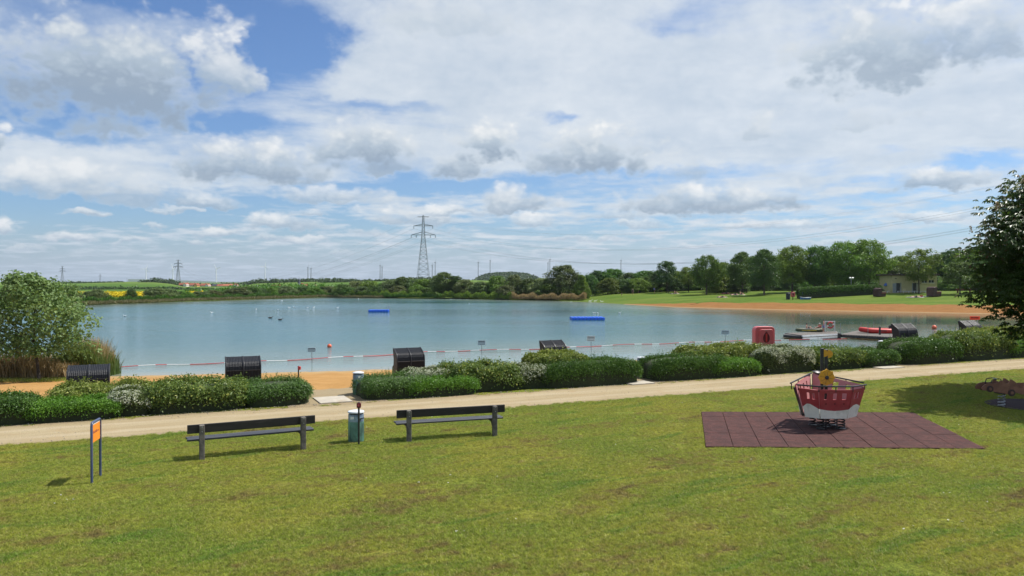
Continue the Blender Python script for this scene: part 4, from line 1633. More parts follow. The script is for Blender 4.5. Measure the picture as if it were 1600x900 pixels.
def shrub(px0, px1, t, depth, top, mat, label, name='shrub', n_per=2600, size=0.055, bump=0.08, e=4.2, wild=0.06, blossom=0, sprigs=0, aspect=0.6, z0=0.0, seed=None):
    s0, s1 = s_of(px0, t), s_of(px1, t)
    L, D = (s1 - s0) / 2, depth / 2
    hgt = row_z(top, st((s0 + s1) / 2, t + depth * 0.22).y) - 0.05
    sd = int(abs(px0) * 3 + abs(px1)) if seed is None else seed
    g = np.random.default_rng(sd)
    area = 2 * L * (2 * hgt * 0.9 + depth) + depth * hgt * 2
    far_ = max(1.0, st((s0 + s1) / 2, t).y / 25.0)
    n = int(area * n_per * 0.86 / far_ ** 1.6)
    size *= 1.05 * far_ ** 0.7
    P, nn = mound_points(g, n, L, D, hgt, e, sd * 0.37, bump)
    P = P + nn * (g.normal(0, 1, n) * wild - wild * 0.5)[:, None]
    P[:, 2] = np.abs(P[:, 2])
    ln = norm(nn * 0.9 + np.array([0, 0, 0.35]) + 0.65 * g.normal(size=(n, 3)))
    v, f = leaf_quads(P, ln, size, g, aspect)
    parts = [(v, f)]
    if sprigs:
        # upright shoots that stand out of the trimmed top
        k = int(sprigs * L * 2)
        xs, ys = g.uniform(-L * .95, L * .95, k), g.uniform(-D * .8, D * .8, k)
        for x, y in zip(xs, ys):
            m = g.integers(7, 12)
            h = g.uniform(0.10, 0.26)
            u = np.linspace(0, 1, m)
            zt = hgt * (1 - (abs(x) / L) ** 5) ** 0.3 * (1 - (abs(y) / D) ** 5) ** .3
            q = np.stack([x + 0.05 * u * g.normal(), y + 0.05 * u * g.normal(), zt - 0.08 + u * (h + .08)], -1)
            parts.append(leaf_quads(q, norm(g.normal(size=(m, 3)) + np.array([0, 0, .4])), size * 0.9, g, aspect * .8, 0.1, np.array([[0, 0, 0.8]])))
    v, f = join(parts)
    o = thing(name, label, 'shrub', st((s0 + s1) / 2, t, z0), PATH_ROT, 'planted shrubs between path and beach')
    fo = link('foliage', np_mesh('foliage', v, f), mat, o)
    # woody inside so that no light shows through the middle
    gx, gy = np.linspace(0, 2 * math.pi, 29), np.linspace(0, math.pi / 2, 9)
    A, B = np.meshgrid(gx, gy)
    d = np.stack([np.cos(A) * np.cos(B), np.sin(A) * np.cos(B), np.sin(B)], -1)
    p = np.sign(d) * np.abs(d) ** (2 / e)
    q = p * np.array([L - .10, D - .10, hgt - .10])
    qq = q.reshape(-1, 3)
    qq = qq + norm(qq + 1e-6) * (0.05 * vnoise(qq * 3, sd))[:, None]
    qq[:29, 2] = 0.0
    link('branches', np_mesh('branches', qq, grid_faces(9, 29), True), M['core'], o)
    if blossom:
        k = int(area * blossom)
        P, nn = mound_points(g, k, L, D, hgt, e, sd * 0.37, bump)
        keep = vnoise(P * 2.6, sd * 1.9) + 0.6 * vnoise(P * 7.0, sd) + 0.5 * (P[:, 2] / hgt) > 0.16
        P, nn = P[keep], nn[keep]
        P = P + nn * 0.06
        vs, fs = [], []
        # each blossom head is a tiny tuft of petals
        rep = 4
        PP = np.repeat(P, rep, 0) + g.normal(0, 0.022, (len(P) * rep, 3))
        v2, f2 = leaf_quads(PP, norm(np.repeat(nn, rep, 0) + 0.7 * g.normal(size=(len(PP), 3))), 0.036, g, 0.9)
        b = link('blossom', np_mesh('blossom', v2, f2), M['blossom'], o)
        tag(b, kind='stuff')
    return o


def build_shrubs():
    cd, cb, lf, yl, sp = M['clip_dark'], M['clip_bright'], M['leafy'], M['yellow'], M['spirea']
    # first group, left
    shrub(-70, 62, 3.95, 1.7, 614, cd, 'dark clipped shrub at the frame edge before the windswept poplar', 'clipped_shrub', sprigs=6)
    shrub(36, 190, 3.75, 1.3, 619, cb, 'low bright green clipped shrub left of the white blossom nearest the orange sign', 'clipped_shrub', n_per=3000, size=0.045)
    shrub(78, 240, 5.2, 1.5, 595, yl, 'yellow green shrub below the leftmost black beach chair', 'leafy_shrub', size=0.07, bump=0.18, sprigs=9)
    shrub(168, 238, 4.1, 1.5, 604, sp, 'white flowering shrub behind the orange sign', 'flowering_shrub', blossom=230, bump=0.14)
    shrub(222, 388, 4.45, 2.3, 594, lf, 'tall leafy shrub with yellow tips below the second black beach chair', 'leafy_shrub', size=0.07, bump=0.20, wild=.09, sprigs=8)
    shrub(372, 482, 4.55, 2.3, 590, cd, 'dark shrub with ragged shoots ending the leftmost hedge group', 'ragged_shrub', sprigs=26, bump=0.10, aspect=.4)
    # second group
    shrub(556, 668, 4.4, 2.2, 583, cd, 'dark rounded shrub beside the tall bin at the first opening', 'ragged_shrub', sprigs=26, aspect=.4)
    shrub(628, 702, 5.2, 1.2, 574, sp, 'white flowering shrub right under the third black beach chair', 'flowering_shrub', blossom=220)
    shrub(628, 742, 3.85, 1.3, 586, cb, 'bright green trimmed shrub in front of the third black beach chair', 'clipped_shrub', size=0.045, n_per=3000)
    shrub(686, 808, 4.7, 2.2, 566, lf, 'tall leafy shrub with pale leaves behind the right-hand bench', 'leafy_shrub', size=0.07, bump=0.20, wild=.09, sprigs=8)
    shrub(786, 868, 4.6, 1.9, 568, sp, 'shrub with a few white blossoms below the fourth black beach chair', 'flowering_shrub', blossom=120)
    shrub(822, 914, 5.3, 1.5, 550, yl, 'tall yellow green shrub rising in front of the fourth black beach chair', 'leafy_shrub', size=0.07, bump=0.19, sprigs=8)
    shrub(838, 990, 4.25, 2.0, 558, cd, 'long dark clipped shrub ending at the half hidden bin', 'ragged_shrub', sprigs=18, bump=0.10, aspect=.45)
    # third group
    shrub(1007, 1128, 4.3, 2.1, 552, cd, 'dark clipped shrub just right of the half hidden bin', 'ragged_shrub', sprigs=18, aspect=.45)
    shrub(1056, 1132, 5.4, 1.5, 541, yl, 'yellow green shrub behind the dark one by the half hidden bin', 'leafy_shrub', size=0.07, bump=0.19, sprigs=8)
    shrub(1120, 1182, 5.4, 1.5, 537, yl, 'yellow green shrub below the small sign in the water next to the red cabinet', 'leafy_shrub', size=0.07, bump=0.19, sprigs=8)
    shrub(1098, 1178, 3.85, 1.3, 558, cb, 'bright green trimmed shrub left of the big white flowering one', 'clipped_shrub', size=0.045, n_per=3000)
    shrub(1166, 1254, 4.5, 2.3, 540, sp, 'largest white flowering shrub in front of the red cabinet', 'flowering_shrub', blossom=260, bump=0.15)
    shrub(1240, 1334, 4.6, 2.3, 541, lf, 'leafy shrub directly behind the masts of the play boat', 'leafy_shrub', size=0.065, bump=0.18, sprigs=8)
    shrub(1322, 1384, 4.5, 2.2, 544, cd, 'rounded shrub closing the group between play boat and pontoon opening', 'ragged_shrub', sprigs=14, bump=0.1)
    # fourth group
    shrub(1390, 1482, 4.5, 2.3, 528, cd, 'dark rounded shrub below the fifth black beach chair', 'ragged_shrub', sprigs=10)
    shrub(1466, 1566, 4.6, 2.3, 518, lf, 'large leafy shrub below the red notice board', 'leafy_shrub', size=0.065, bump=0.18, sprigs=8)
    shrub(1500, 1640, 5.7, 1.6, 512, yl, 'yellow green shrub behind the large leafy one under the chestnut branches', 'leafy_shrub', size=0.07, bump=0.19, sprigs=8)
    shrub(1552, 1680, 4.3, 1.8, 525, cb, 'bright green trimmed shrub below the chestnut branches', 'clipped_shrub', size=0.045, n_per=3000)
    shrub(-140, -60, 4.3, 2.0, 620, lf, 'leafy shrub just outside the left frame edge', 'leafy_shrub', size=0.07)


build_shrubs()


def weeds():
    g = np.random.default_rng(77)
    # tufts of dry grass on the sand at the back of the hedges and the grassy patch under the poplar
    n = 5000
    x, y = g.uniform(col_x(-80, 37.5), col_x(112, 37.5), n), g.uniform(36.3, 38.6, n)
    z = terrain(x, y)
    P = np.stack([x, y, z], -1)
    v, f = leaf_quads(P, norm(g.normal(size=(n, 3)) * np.array([1, 1, .1])), 0.14, g, 0.12, 0.0, np.array([[0, 0, 1.3]]))
    tag(link('rough_grass', np_mesh('rough_grass', v, f), M['blades']), 'patch of rough grass at the foot of the poplar', kind='stuff')


weeds()


# ------------------------------------------------------------------ materials for the small things
M['bench_dark'] = pm("bench_boards", (0.020, 0.017, 0.016), 0.55, 0.35, 5, 0.25, 40, stretch=(0.25, 2, 2), dirt=(0.06, 0.05, 0.045), dirt_amt=.2)
M['bench_seat'] = pm("seat_slats", (0.040, 0.042, 0.050), 0.45, 0.3, 5, 0.25, 40, stretch=(0.25, 2, 2), dirt=(0.08, 0.08, 0.08), dirt_amt=.3)
M['bench_post'] = pm("weathered_post", (0.155, 0.140, 0.118), 0.9, 0.3, 9, 0.6, 45, dirt=(0.075, 0.068, 0.058), dirt_amt=.5)
M['bin_metal'] = pm("bin_metal", (0.125, 0.270, 0.215), 0.45, 0.25, 4, 0.1, 30, spec=.5, dirt=(0.060, 0.105, 0.085), dirt_amt=.55)
M['bin_blue'] = pm("bin_upper", (0.30, 0.40, 0.47), 0.4, 0.2, 5, 0.0, 30, spec=.5, dirt=(0.10, 0.14, 0.22), dirt_amt=.7)
M['bin_lid'] = pm("bin_lid", (0.62, 0.64, 0.66), 0.35, 0.08, 4, spec=.5, dirt=(0.4, 0.42, 0.42), dirt_amt=.3)
M['black'] = pm("black_paint", (0.018, 0.018, 0.020), 0.4, 0.3, 6, spec=.5)
M['blackwicker'] = pm("black_wicker", (0.010, 0.011, 0.014), 0.40, 0.3, 14, 0.35, 90, spec=.28, stretch=(1, 1, 4))
M['brownwood'] = pm("red_brown_wood", (0.16, 0.055, 0.030), 0.6, 0.25, 6, 0.2, 30)
M['brownwicker'] = pm("brown_wicker", (0.060, 0.028, 0.022), 0.6, 0.3, 8, 0.4, 60)
M['blue_tube'] = pm("blue_grey_tube", (0.055, 0.075, 0.150), 0.35, 0.15, 6, spec=.5, dirt=(0.09, 0.10, 0.14), dirt_amt=.3)
M['orange'] = pm("orange_panel", (0.80, 0.250, 0.020), 0.5, 0.05, 3)
M['ink'] = pm("sign_ink", (0.16, 0.045, 0.10), 0.6, 0.1, 5)
M['red_plastic'] = pm("red_plastic", (0.560, 0.100, 0.105), 0.38, 0.10, 3, spec=.5, dirt=(0.42, 0.12, 0.12), dirt_amt=.4)
M['red_dark'] = pm("dark_red", (0.10, 0.008, 0.012), 0.5, 0.1, 3)
M['red_bright'] = pm("red_paint", (0.50, 0.035, 0.030), 0.45, 0.12, 4)
M['red_flag'] = pm("red_notice", (0.72, 0.070, 0.030), 0.5, 0.1, 3)
M['white'] = pm("white_paint", (0.74, 0.74, 0.72), 0.45, 0.06, 4, dirt=(0.5, 0.5, 0.46), dirt_amt=.2)
M['offwhite'] = pm("grey_white_board", (0.74, 0.74, 0.66), 0.55, 0.06, 4, dirt=(0.50, 0.50, 0.42), dirt_amt=.35)
M['hull_red'] = pm("red_board", (0.340, 0.044, 0.050), 0.55, 0.14, 4, dirt=(0.30, 0.06, 0.06), dirt_amt=.4)
M['pink_board'] = pm("pink_board", (0.50, 0.22, 0.22), 0.6, 0.08, 4, dirt=(0.5, 0.22, 0.22), dirt_amt=.3)
M['yellow_board'] = pm("yellow_board", (0.62, 0.330, 0.020), 0.55, 0.12, 5, dirt=(0.45, 0.24, 0.03), dirt_amt=.4)
M['rubber'] = pm("rubber_tile", (0.092, 0.041, 0.036), 0.9, 0.22, 7, 0.7, 160, spec=.2, dirt=(0.064, 0.032, 0.029), dirt_amt=.5)
M['rubber_dark'] = pm("dark_rubber", (0.060, 0.040, 0.044), 0.9, 0.2, 6, 0.6, 120, spec=.2)
M['car_board'] = pm("brown_board", (0.250, 0.120, 0.070), 0.7, 0.2, 4, 0.2, 40, dirt=(0.17, 0.075, 0.045), dirt_amt=.5)
M['car_wheel'] = pm("dark_wheel_board", (0.055, 0.030, 0.026), 0.7, 0.2, 5)
M['steel'] = pm("galvanised_steel", (0.36, 0.37, 0.38), 0.4, 0.15, 8, metal=0.7)
M['pylon'] = pm("pylon_steel", (0.17, 0.19, 0.20), 0.6, 0.1, 1)
M['wire'] = pm("power_wire", (0.10, 0.11, 0.12), 0.6, 0.1, 1)
M['turbine'] = pm("turbine_white", (0.86, 0.86, 0.86), 0.5, 0.03, .2)
M['turbine_backlit'] = pm("turbine_backlit", (0.22, 0.24, 0.27), 0.6, 0.03, .2)  # darker copy of the turbine paint: backlit shade put into the colour
M['blue_float'] = pm("blue_plastic", (0.045, 0.190, 0.760), 0.4, 0.12, 3, spec=.5)
M['deck'] = pm("deck_boards", (0.150, 0.132, 0.115), 0.85, 0.3, 3, 0.4, 20, stretch=(.3, 3, 1))
M['dark_deck'] = pm("deck_frame", (0.045, 0.042, 0.040), 0.7, 0.2, 3)
M['plaster'] = pm("yellow_plaster", (0.50, 0.43, 0.235), 0.9, 0.06, 1.2, 0.1, 30)
M['plaster_light'] = pm("light_yellow_panel", (0.58, 0.52, 0.28), 0.9, 0.06, 1.2)
M['roof_dark'] = pm("roof_edge", (0.055, 0.038, 0.032), 0.8, 0.2, 2)
M['door_grey'] = pm("grey_door", (0.26, 0.28, 0.29), 0.5, 0.1, 2)
M['dark_void'] = pm("dark_door", (0.020, 0.022, 0.024), 0.4, 0.2, 2, spec=.6)
M['tile_red'] = pm("roof_tiles", (0.27, 0.075, 0.045), 0.85, 0.2, 0.6)
M['tile_orange'] = pm("orange_roof_tiles", (0.36, 0.130, 0.065), 0.85, 0.2, 0.6)
M['house_white'] = pm("house_plaster", (0.72, 0.70, 0.66), 0.85, 0.06, 0.4)
M['house_ochre'] = pm("ochre_plaster", (0.70, 0.42, 0.14), 0.85, 0.06, 0.4)
M['slate'] = pm("slate", (0.05, 0.055, 0.065), 0.6, 0.1, 0.5)
M['skin'] = pm("skin", (0.52, 0.29, 0.20), 0.5, 0.08, 5)
M['hair'] = pm("dark_hair", (0.03, 0.02, 0.016), 0.6, 0.2, 20)
M['cloth_dark'] = pm("dark_cloth", (0.03, 0.035, 0.05), 0.8, 0.2, 6)
M['cloth_red'] = pm("red_cloth", (0.45, 0.05, 0.06), 0.8, 0.2, 6)
M['cloth_light'] = pm("light_cloth", (0.62, 0.58, 0.54), 0.8, 0.2, 3)
M['cloth_blue'] = pm("blue_cloth", (0.08, 0.16, 0.42), 0.8, 0.2, 3)
M['dinghy'] = pm("olive_rubber", (0.085, 0.095, 0.045), 0.5, 0.2, 4)
M['dinghy_yellow'] = pm("yellow_rubber", (0.52, 0.40, 0.06), 0.5, 0.2, 4)
M['buoy'] = pm("orange_buoy", (0.78, 0.130, 0.050), 0.4, 0.08, 3, spec=.5)
M['tape_red'] = pm("red_tape", (0.52, 0.060, 0.065), 0.5, 0.15, 6)
M['tape_white'] = pm("white_tape", (0.74, 0.72, 0.70), 0.5, 0.06, 6)
M['feather'] = pm("white_feathers", (0.80, 0.80, 0.78), 0.8, 0.05, 6)
M['feather_dark'] = pm("dark_feathers", (0.05, 0.045, 0.04), 0.8, 0.2, 6)
M['beak'] = pm("orange_beak", (0.60, 0.18, 0.02), 0.6, 0.05, 6)


# ------------------------------------------------------------------ benches
def make_bench(label):
    t = thing('park_bench', label, 'bench', group='benches facing the lake')
    hl, lx = 1.475, 1.165
    for sx in (-1, 1):
        b = MB().box((sx * lx, 0, 0.395), (0.115, 0.125, 0.83))
        leg = b.build('leg', M['bench_post'], t, bevel=0.008)
        br = MB().box((sx * lx, 0.275, 0.385), (0.075, 0.42, 0.07))
        br.prism([(0, 0), (0.0, 0.22), (0.22, 0.22)], -0.03, 0.03, Matrix.Translation((sx * lx, 0.066, 0.135)) @ Matrix.Rotation(math.pi / 2, 4, 'Z'))
        br.build('seat_bracket', M['bench_post'], leg, bevel=0.005)
        for z in (0.665, 0.775):
            bo = MB().lathe([(0.012, 0), (0.012, 0.006), (0.0, 0.009)], 8)
            bo.v = [Vector((sx * lx + v.x, -0.064 - v.z, z + v.y)) for v in bo.v]
            bo.build('bolt', M['steel'], leg)
    MB().box((0, 0.088, 0.715), (hl * 2, 0.045, 0.205)).build('backrest', M['bench_dark'], t, bevel=0.008)
    for k in range(4):
        MB().box((random.uniform(-.01, .01), 0.125 + 0.052 + k * 0.108, 0.445), (hl * 2 - 0.02, 0.094, 0.042)).build('seat_slat', M['bench_seat'], t, bevel=0.007)
    return t


def place_between(o, a, b):
    d = b - a
    o.location = (a + b) / 2
    o.rotation_euler.z = math.atan2(d.y, d.x)


bench = make_bench('long dark bench left of the bin with the red-topped post')
place_between(bench, at(314, 719), at(474, 703))
bench2 = copy_tree(bench)
bench2['label'] = 'long dark bench right of the bin, in front of the rounded hedge'
place_between(bench2, at(640, 690.5), at(772, 681.5))


# ------------------------------------------------------------------ bins
def make_bin(label):
    t = thing('litter_bin', label, 'bin', group='round litter bins')
    MB().lathe([(0.188, -0.03), (0.196, 0.0), (0.198, 0.50), (0.196, 0.53)], 28).build('body', M['bin_metal'], t, smooth=True)
    MB().lathe([(0.192, 0.53), (0.199, 0.535), (0.199, 0.715), (0.190, 0.72)], 28).build('collar', M['bin_blue'], t, smooth=True)
    MB().lathe([(0.178, 0.72), (0.180, 0.755)], 28).build('rim_gap', M['black'], t, smooth=True)
    MB().lathe([(0.200, 0.752), (0.214, 0.757), (0.214, 0.778), (0.205, 0.792), (0.12, 0.812), (0.0, 0.818)], 28).build('lid', M['bin_lid'], t, smooth=True)
    ribs = MB()
    for k in range(14):
        a = 2 * math.pi * k / 14
        ribs.box((0.199 * math.cos(a), 0.199 * math.sin(a), 0.26), (0.012, 0.014, 0.50), Matrix.Rotation(a, 3, 'Z'))
    ribs.build('rib', M['bin_metal'], t)
    f = MB()
    f.prism([(0, 0), (0.11, 0.035), (0.11, 0.052), (0, 0.02)], -0.045, 0.045, Matrix.Translation((0, 0, 0)))
    fl = f.build('latch', M['black'], t)
    fl.location = (0.14, -0.145, 0.60)
    fl.rotation_euler = (0, 0, R(-40))
    MB().box((0.0, 0.0, 0.0), (0.09, 0.012, 0.07)).build('sticker', M['white'], t).location = (-0.06, -0.193, 0.64)
    return t


bin0 = make_bin('green and blue round bin with white lid between the two benches')
bin0.location = at(556, 690)
for px, py, rz, lab in ((559.5, 616, 0.7, 'tall grey blue bin at the first hedge opening beside the dark ragged shrub'),
                        (1003, 588, -0.4, 'bin half hidden by the shrub at the middle hedge opening'),
                        (1379, 556, 0.4, 'bin peeping out between the two rightmost shrub groups')):
    c = copy_thing(bin0, at(px, py, 0.02), rz, lab, 'round litter bins')
    c.scale = (1.03, 1.03, 1.05) if px > 600 else (0.98, 0.98, 1.02)


def marker_post(px, py, hgt, label, side):
    t = thing('marker_post', label, 'post', at(px, py))
    MB().box((0, 0, hgt / 2 - 0.05), (0.042, 0.042, hgt + 0.0)).build('post', M['black'], t, bevel=0.004)
    b = MB().box((side * 0.04, -0.02, hgt - 0.045), (0.105, 0.085, 0.125)).build('red_box', M['red_dark'] if side < 0.3 else M['red_bright'], t, bevel=0.012)
    MB().box((side * 0.04, -0.064, hgt - 0.04), (0.05, 0.006, 0.05)).build('emblem', M['red_plastic'], b)
    MB().box((0, 0, hgt + 0.018), (0.055, 0.055, 0.03)).build('cap', M['black'], t, bevel=0.006)
    return t


marker_post(560.3, 696, 1.06, 'thin black post with dark red box standing in front of the bin', 0.15)
p_ = st(s_of(466, 6.6), 6.6)
mp = marker_post(466, 700, 0.95, 'short dark post with bright red box behind the end of the leftmost hedge', 1.0)
mp.location = (p_.x, p_.y, 0)


# ------------------------------------------------------------------ orange notice on two blue posts
def make_notice():
    a, b = at(142, 755.5), at(155.5, 744.5)
    d = b - a
    L = d.length
    t = thing('notice_board', 'narrow orange notice between two blue grey posts on the lawn', 'sign', (a + b) / 2, math.atan2(d.y, d.x))
    hh, r = 1.235, 0.026
    pts = [(-L / 2, 0, -0.1), (-L / 2, 0, hh - 0.06), (-L / 2 + 0.018, 0, hh - 0.018), (-L / 2 + 0.06, 0, hh)]
    pts += [(-p[0], 0, p[2]) for p in reversed(pts)]
    MB().tube(pts, r, 12).build('tube_frame', M['blue_tube'], t, smooth=True)
    MB().box((0, 0, hh - 0.235), (L - 0.075, 0.012, 0.37)).build('panel', M['orange'], t, bevel=0.003)
    g = random.Random(3)
    for side in (-1, 1):
        ink = MB()
        x = -L / 2 + 0.085
        while x < L / 2 - 0.11:
            w = g.uniform(0.014, 0.030)
            h = g.choice((0.038, 0.038, 0.055))
            z = hh - 0.235
            ink.box((x + w / 2, side * 0.0075, z + h / 2), (0.007, 0.003, h))
            if g.random() < .7:
                ink.box((x + w / 2 + 0.007, side * 0.0078, z + g.choice((0.004, 0.018, 0.034))), (w * .6, 0.003, 0.006))
            x += w + 0.010
        ink.build('lettering', M['ink'], t)
    MB().box((0.0, 0, hh - 0.043), (L - 0.09, 0.014, 0.012)).build('edge_strip', M['white'], t)
    for sx in (-1, 1):
        MB().box((sx * (L / 2 - 0.031), 0, hh - 0.12), (0.02, 0.02, 0.03)).build('clip', M['steel'], t)
        MB().box((sx * (L / 2 - 0.031), 0, hh - 0.36), (0.02, 0.02, 0.03)).build('clip', M['steel'], t)


make_notice()


# ------------------------------------------------------------------ covered beach chairs
def make_beach_chair(label):
    """local +y looks towards the open side, we mostly see the back"""
    t = thing('beach_chair', label, 'beach chair', group='black beach chairs on the near sand')
    W, Hh = 1.32, 1.56
    prof = [(0.02, 0.10), (0.0, 0.45), (0.0, 0.98), (0.02, 1.12), (0.075, 1.235), (0.17, 1.32), (0.36, 1.42), (0.60, 1.54)]
    # two ribbed shells
    for half in (-1, 1):
        x0, x1 = (-W / 2, -0.012) if half < 0 else (0.012, W / 2)
        nx = 44
        vs, fs = [], []
        for i in range(nx + 1):
            u = i / nx
            x = x0 + (x1 - x0) * u
            ridge = 0.013 * abs(math.sin(u * math.pi * 11))
            if u < 0.03 or u > 0.97:
                ridge = 0.020
            for k, (y, z) in enumerate(prof):
                a, b = prof[max(0, k - 1)], prof[min(len(prof) - 1, k + 1)]
                ty, tz = b[0] - a[0], b[1] - a[1]
                l = math.hypot(ty, tz)
                vs.append((x, y - tz / l * ridge, z + ty / l * ridge))
        npf = len(prof)
        base = len(vs)
        vs += [(v[0], v[1] + 0.035, v[2] - 0.03) for v in vs]
        for i in range(nx):
            for k in range(npf - 1):
                q = (i * npf + k, (i + 1) * npf + k, (i + 1) * npf + k + 1, i * npf + k + 1)
                fs.append(q)
                fs.append(tuple(base + j for j in reversed(q)))
        for i in range(nx):
            fs.append((i * npf + npf - 1, (i + 1) * npf + npf - 1, base + (i + 1) * npf + npf - 1, base + i * npf + npf - 1))
        for i in (0, nx):
            for k in range(npf - 1):
                fs.append((i * npf + k, i * npf + k + 1, base + i * npf + k + 1, base + i * npf + k))
        link('back_shell', np_mesh_poly('back_shell', vs, fs), M['blackwicker'], t)
    side = prof + [(0.66, 1.51), (0.60, 1.28), (0.52, 1.0), (0.56, 0.72), (0.74, 0.62), (0.78, 0.12)]
    for sx in (-1, 1):
        x = sx * (W / 2 + 0.016)
        MB().prism([(y, z) for y, z in side], -0.014, 0.014, Matrix.Translation((x, 0, 0)) @ Matrix.Rotation(math.pi / 2, 4, 'Z')).build('side_panel', M['blackwicker'], t, bevel=0.005)
        tr = MB()
        tr.tube([(x, y - 0.012, z + 0.012) for y, z in prof], 0.022, 6)
        tr.build('edge_trim', M['black'], t, smooth=True)
    mid = MB()
    mid.tube([(0, y - 0.018, z + 0.012) for y, z in prof], 0.024, 6)
    mid.build('centre_strap', M['black'], t, smooth=True)
    MB().tube([(-W / 2, -0.020, 0.93), (W / 2, -0.020, 0.93)], 0.016, 6).build('cross_rail', M['black'], t)
    MB().box((0, 0.42, 0.26), (W - 0.03, 0.72, 0.34)).build('seat_box', M['brownwood'], t, bevel=0.01)
    MB().box((0, 0.40, 0.47), (W - 0.08, 0.60, 0.09)).build('cushion', M['blackwicker'], t, bevel=0.02)
    for sx in (-1, 1):
        MB().box((sx * 0.34, 0.90, 0.17), (0.44, 0.30, 0.22)).build('footrest', M['brownwood'], t, bevel=0.01)
        MB().box((sx * (W / 2 - 0.08), 0.40, 0.055), (0.07, 0.74, 0.11)).build('skid', M['brownwood'], t, bevel=0.008)
    for sx in (-1, 1):
        MB().box((sx * W / 4, -0.022, 0.50), (0.10, 0.018, 0.05)).build('grip', M['black'], t, bevel=0.006)
    return t


def np_mesh_poly(name, vs, fs):
    bm = bmesh.new()
    bv = [bm.verts.new(v) for v in vs]
    for f in fs:
        bm.faces.new([bv[i] for i in f])
    bmesh.ops.recalc_face_normals(bm, faces=bm.faces)
    me = bpy.data.meshes.new(name)
    bm.to_mesh(me)
    bm.free()
    return me


chair0 = make_beach_chair('leftmost black beach chair, in front of the green reeds')
CH = [  # column, t, top row, turn, width scale, label
    (137, 7.9, 569.5, 0.0, 0.96, None),
    (380, 8.2, 556.5, -0.04, 0.94, 'black beach chair behind the tall leafy shrub left of the first opening'),
    (642, 8.6, 543.0, 0.02, 0.90, 'black beach chair above white blossom right of the first opening'),
    (869, 8.6, 531.0, 0.05, 0.86, 'black beach chair half hidden by the yellow green shrub near the white sign'),
    (1420, 7.9, 505.0, -0.12, 0.98, 'black beach chair in front of the red rescue boat'),
    (1524, 8.2, 500.5, -0.05, 0.98, 'black beach chair under the red notice beside the chestnut'),
]
for i, (px, t_, top, turn, sc, lab) in enumerate(CH):
    p = st(s_of(px, t_), t_)
    z = ground_z(p.x, p.y) * float(sm(t_, 6.2, 8.0))
    c = chair0 if i == 0 else copy_tree(chair0)
    if lab:
        c['label'] = lab
    hz = row_z(top, p.y + .5) - z
    c.location = (p.x, p.y, z)
    c.rotation_euler = (0, 0, PATH_ROT + turn)
    c.scale = (sc, sc, hz / 1.56)


# ------------------------------------------------------------------ red lifebuoy cabinet
def make_cabinet():
    p = st(s_of(1193, 6.9), 6.9)
    t = thing('lifebuoy_cabinet', 'rounded red lifebuoy cabinet behind the white flowering shrub', 'lifebuoy cabinet', (p.x, p.y, 0), 0.12)
    top = row_z(511, p.y)
    w, h, d = 30 * p.y / F, 0.98, 0.34
    case = link('case', cut_plate('case', round_rect(-w / 2, -h / 2, w / 2, h / 2, 0.17, 6), [], d, 0.035), M['red_plastic'], t)
    case.location = (0, 0, top - h / 2)
    cov = link('cover', cut_plate('cover', round_rect(-w * .33, -h * .40, w * .36, h * .38, 0.10, 5), [], 0.05, 0.03), M['red_plastic'], t)
    cov.location = (0.03, -d / 2 - 0.045, top - h / 2 - 0.01)
    for q in (case, cov):
        for f in q.data.polygons:
            f.use_smooth = False
    out = [(0.175 * math.cos(a) * (1 - 0.12 * math.sin(a)), 0.245 * math.sin(a) + (0.04 if math.sin(a) > .9 else 0)) for a in [2 * math.pi * k / 24 for k in range(24)]]
    rec = link('recess', cut_plate('recess', out, [], 0.012), M['red_dark'], t)
    rec.location = (0.03, -d / 2 - 0.106, top - h / 2 - 0.03)
    MB().box((0.03, -d / 2 - 0.122, top - h / 2 - 0.03), (0.085, 0.03, 0.42)).build('handle', M['red_bright'], t, bevel=0.014, segs=2, smooth=True)
    MB().box((0.03, -d / 2 - 0.108, top - 0.17), (0.12, 0.02, 0.035)).build('catch', M['red_dark'], t, bevel=0.006)
    MB().box((0, 0.05, (top - h) / 2), (0.09, 0.09, top - h + 0.1)).build('post', M['steel'], t, bevel=0.006)


make_cabinet()


# ------------------------------------------------------------------ rubber play mat of separate tiles
def build_mat():
    c0 = sum((Vector(p) for p in MAT_C), Vector()) / 4
    t = thing('play_mat', 'reddish brown rubber tile mat under the play boat', 'play mat', c0)
    a, b, c, d = [Vector(p) - c0 for p in MAT_C]
    nu, nv = 10, 6
    g = random.Random(5)

    def P(u, v):
        return (a.lerp(b, u)).lerp(d.lerp(c, u), v)
    for j in range(nv):
        for i in range(nu):
            e = 0.006
            q = [P((i + f) / nu, (j + h) / nv) for f, h in ((0, 0), (1, 0), (1, 1), (0, 1))]
            m = sum(q, Vector()) / 4
            q = [m + (p - m) * (1 - e * 2 / 0.7) for p in q]
            z = 0.034 + g.uniform(-0.003, 0.003)
            vs = [p + Vector((0, 0, -0.01)) for p in q] + [p + Vector((0, 0, z + g.uniform(-0.002, 0.002))) for p in q]
            MB().add(vs, [(3, 2, 1, 0), (4, 5, 6, 7), (0, 1, 5, 4), (1, 2, 6, 5), (2, 3, 7, 6), (3, 0, 4, 7)]).build('tile', M['rubber'], t, bevel=0.006)
    return t


build_mat()


# ------------------------------------------------------------------ helical spring
def spring(mb, c, r, z0, z1, turns, wire, n=14):
    pts = []
    k = int(turns * n)
    for i in range(k + 1):
        a = 2 * math.pi * i / n
        pts.append((c[0] + r * math.cos(a), c[1] + r * math.sin(a), z0 + (z1 - z0) * i / k))
    return mb.tube(pts, wire, 6)


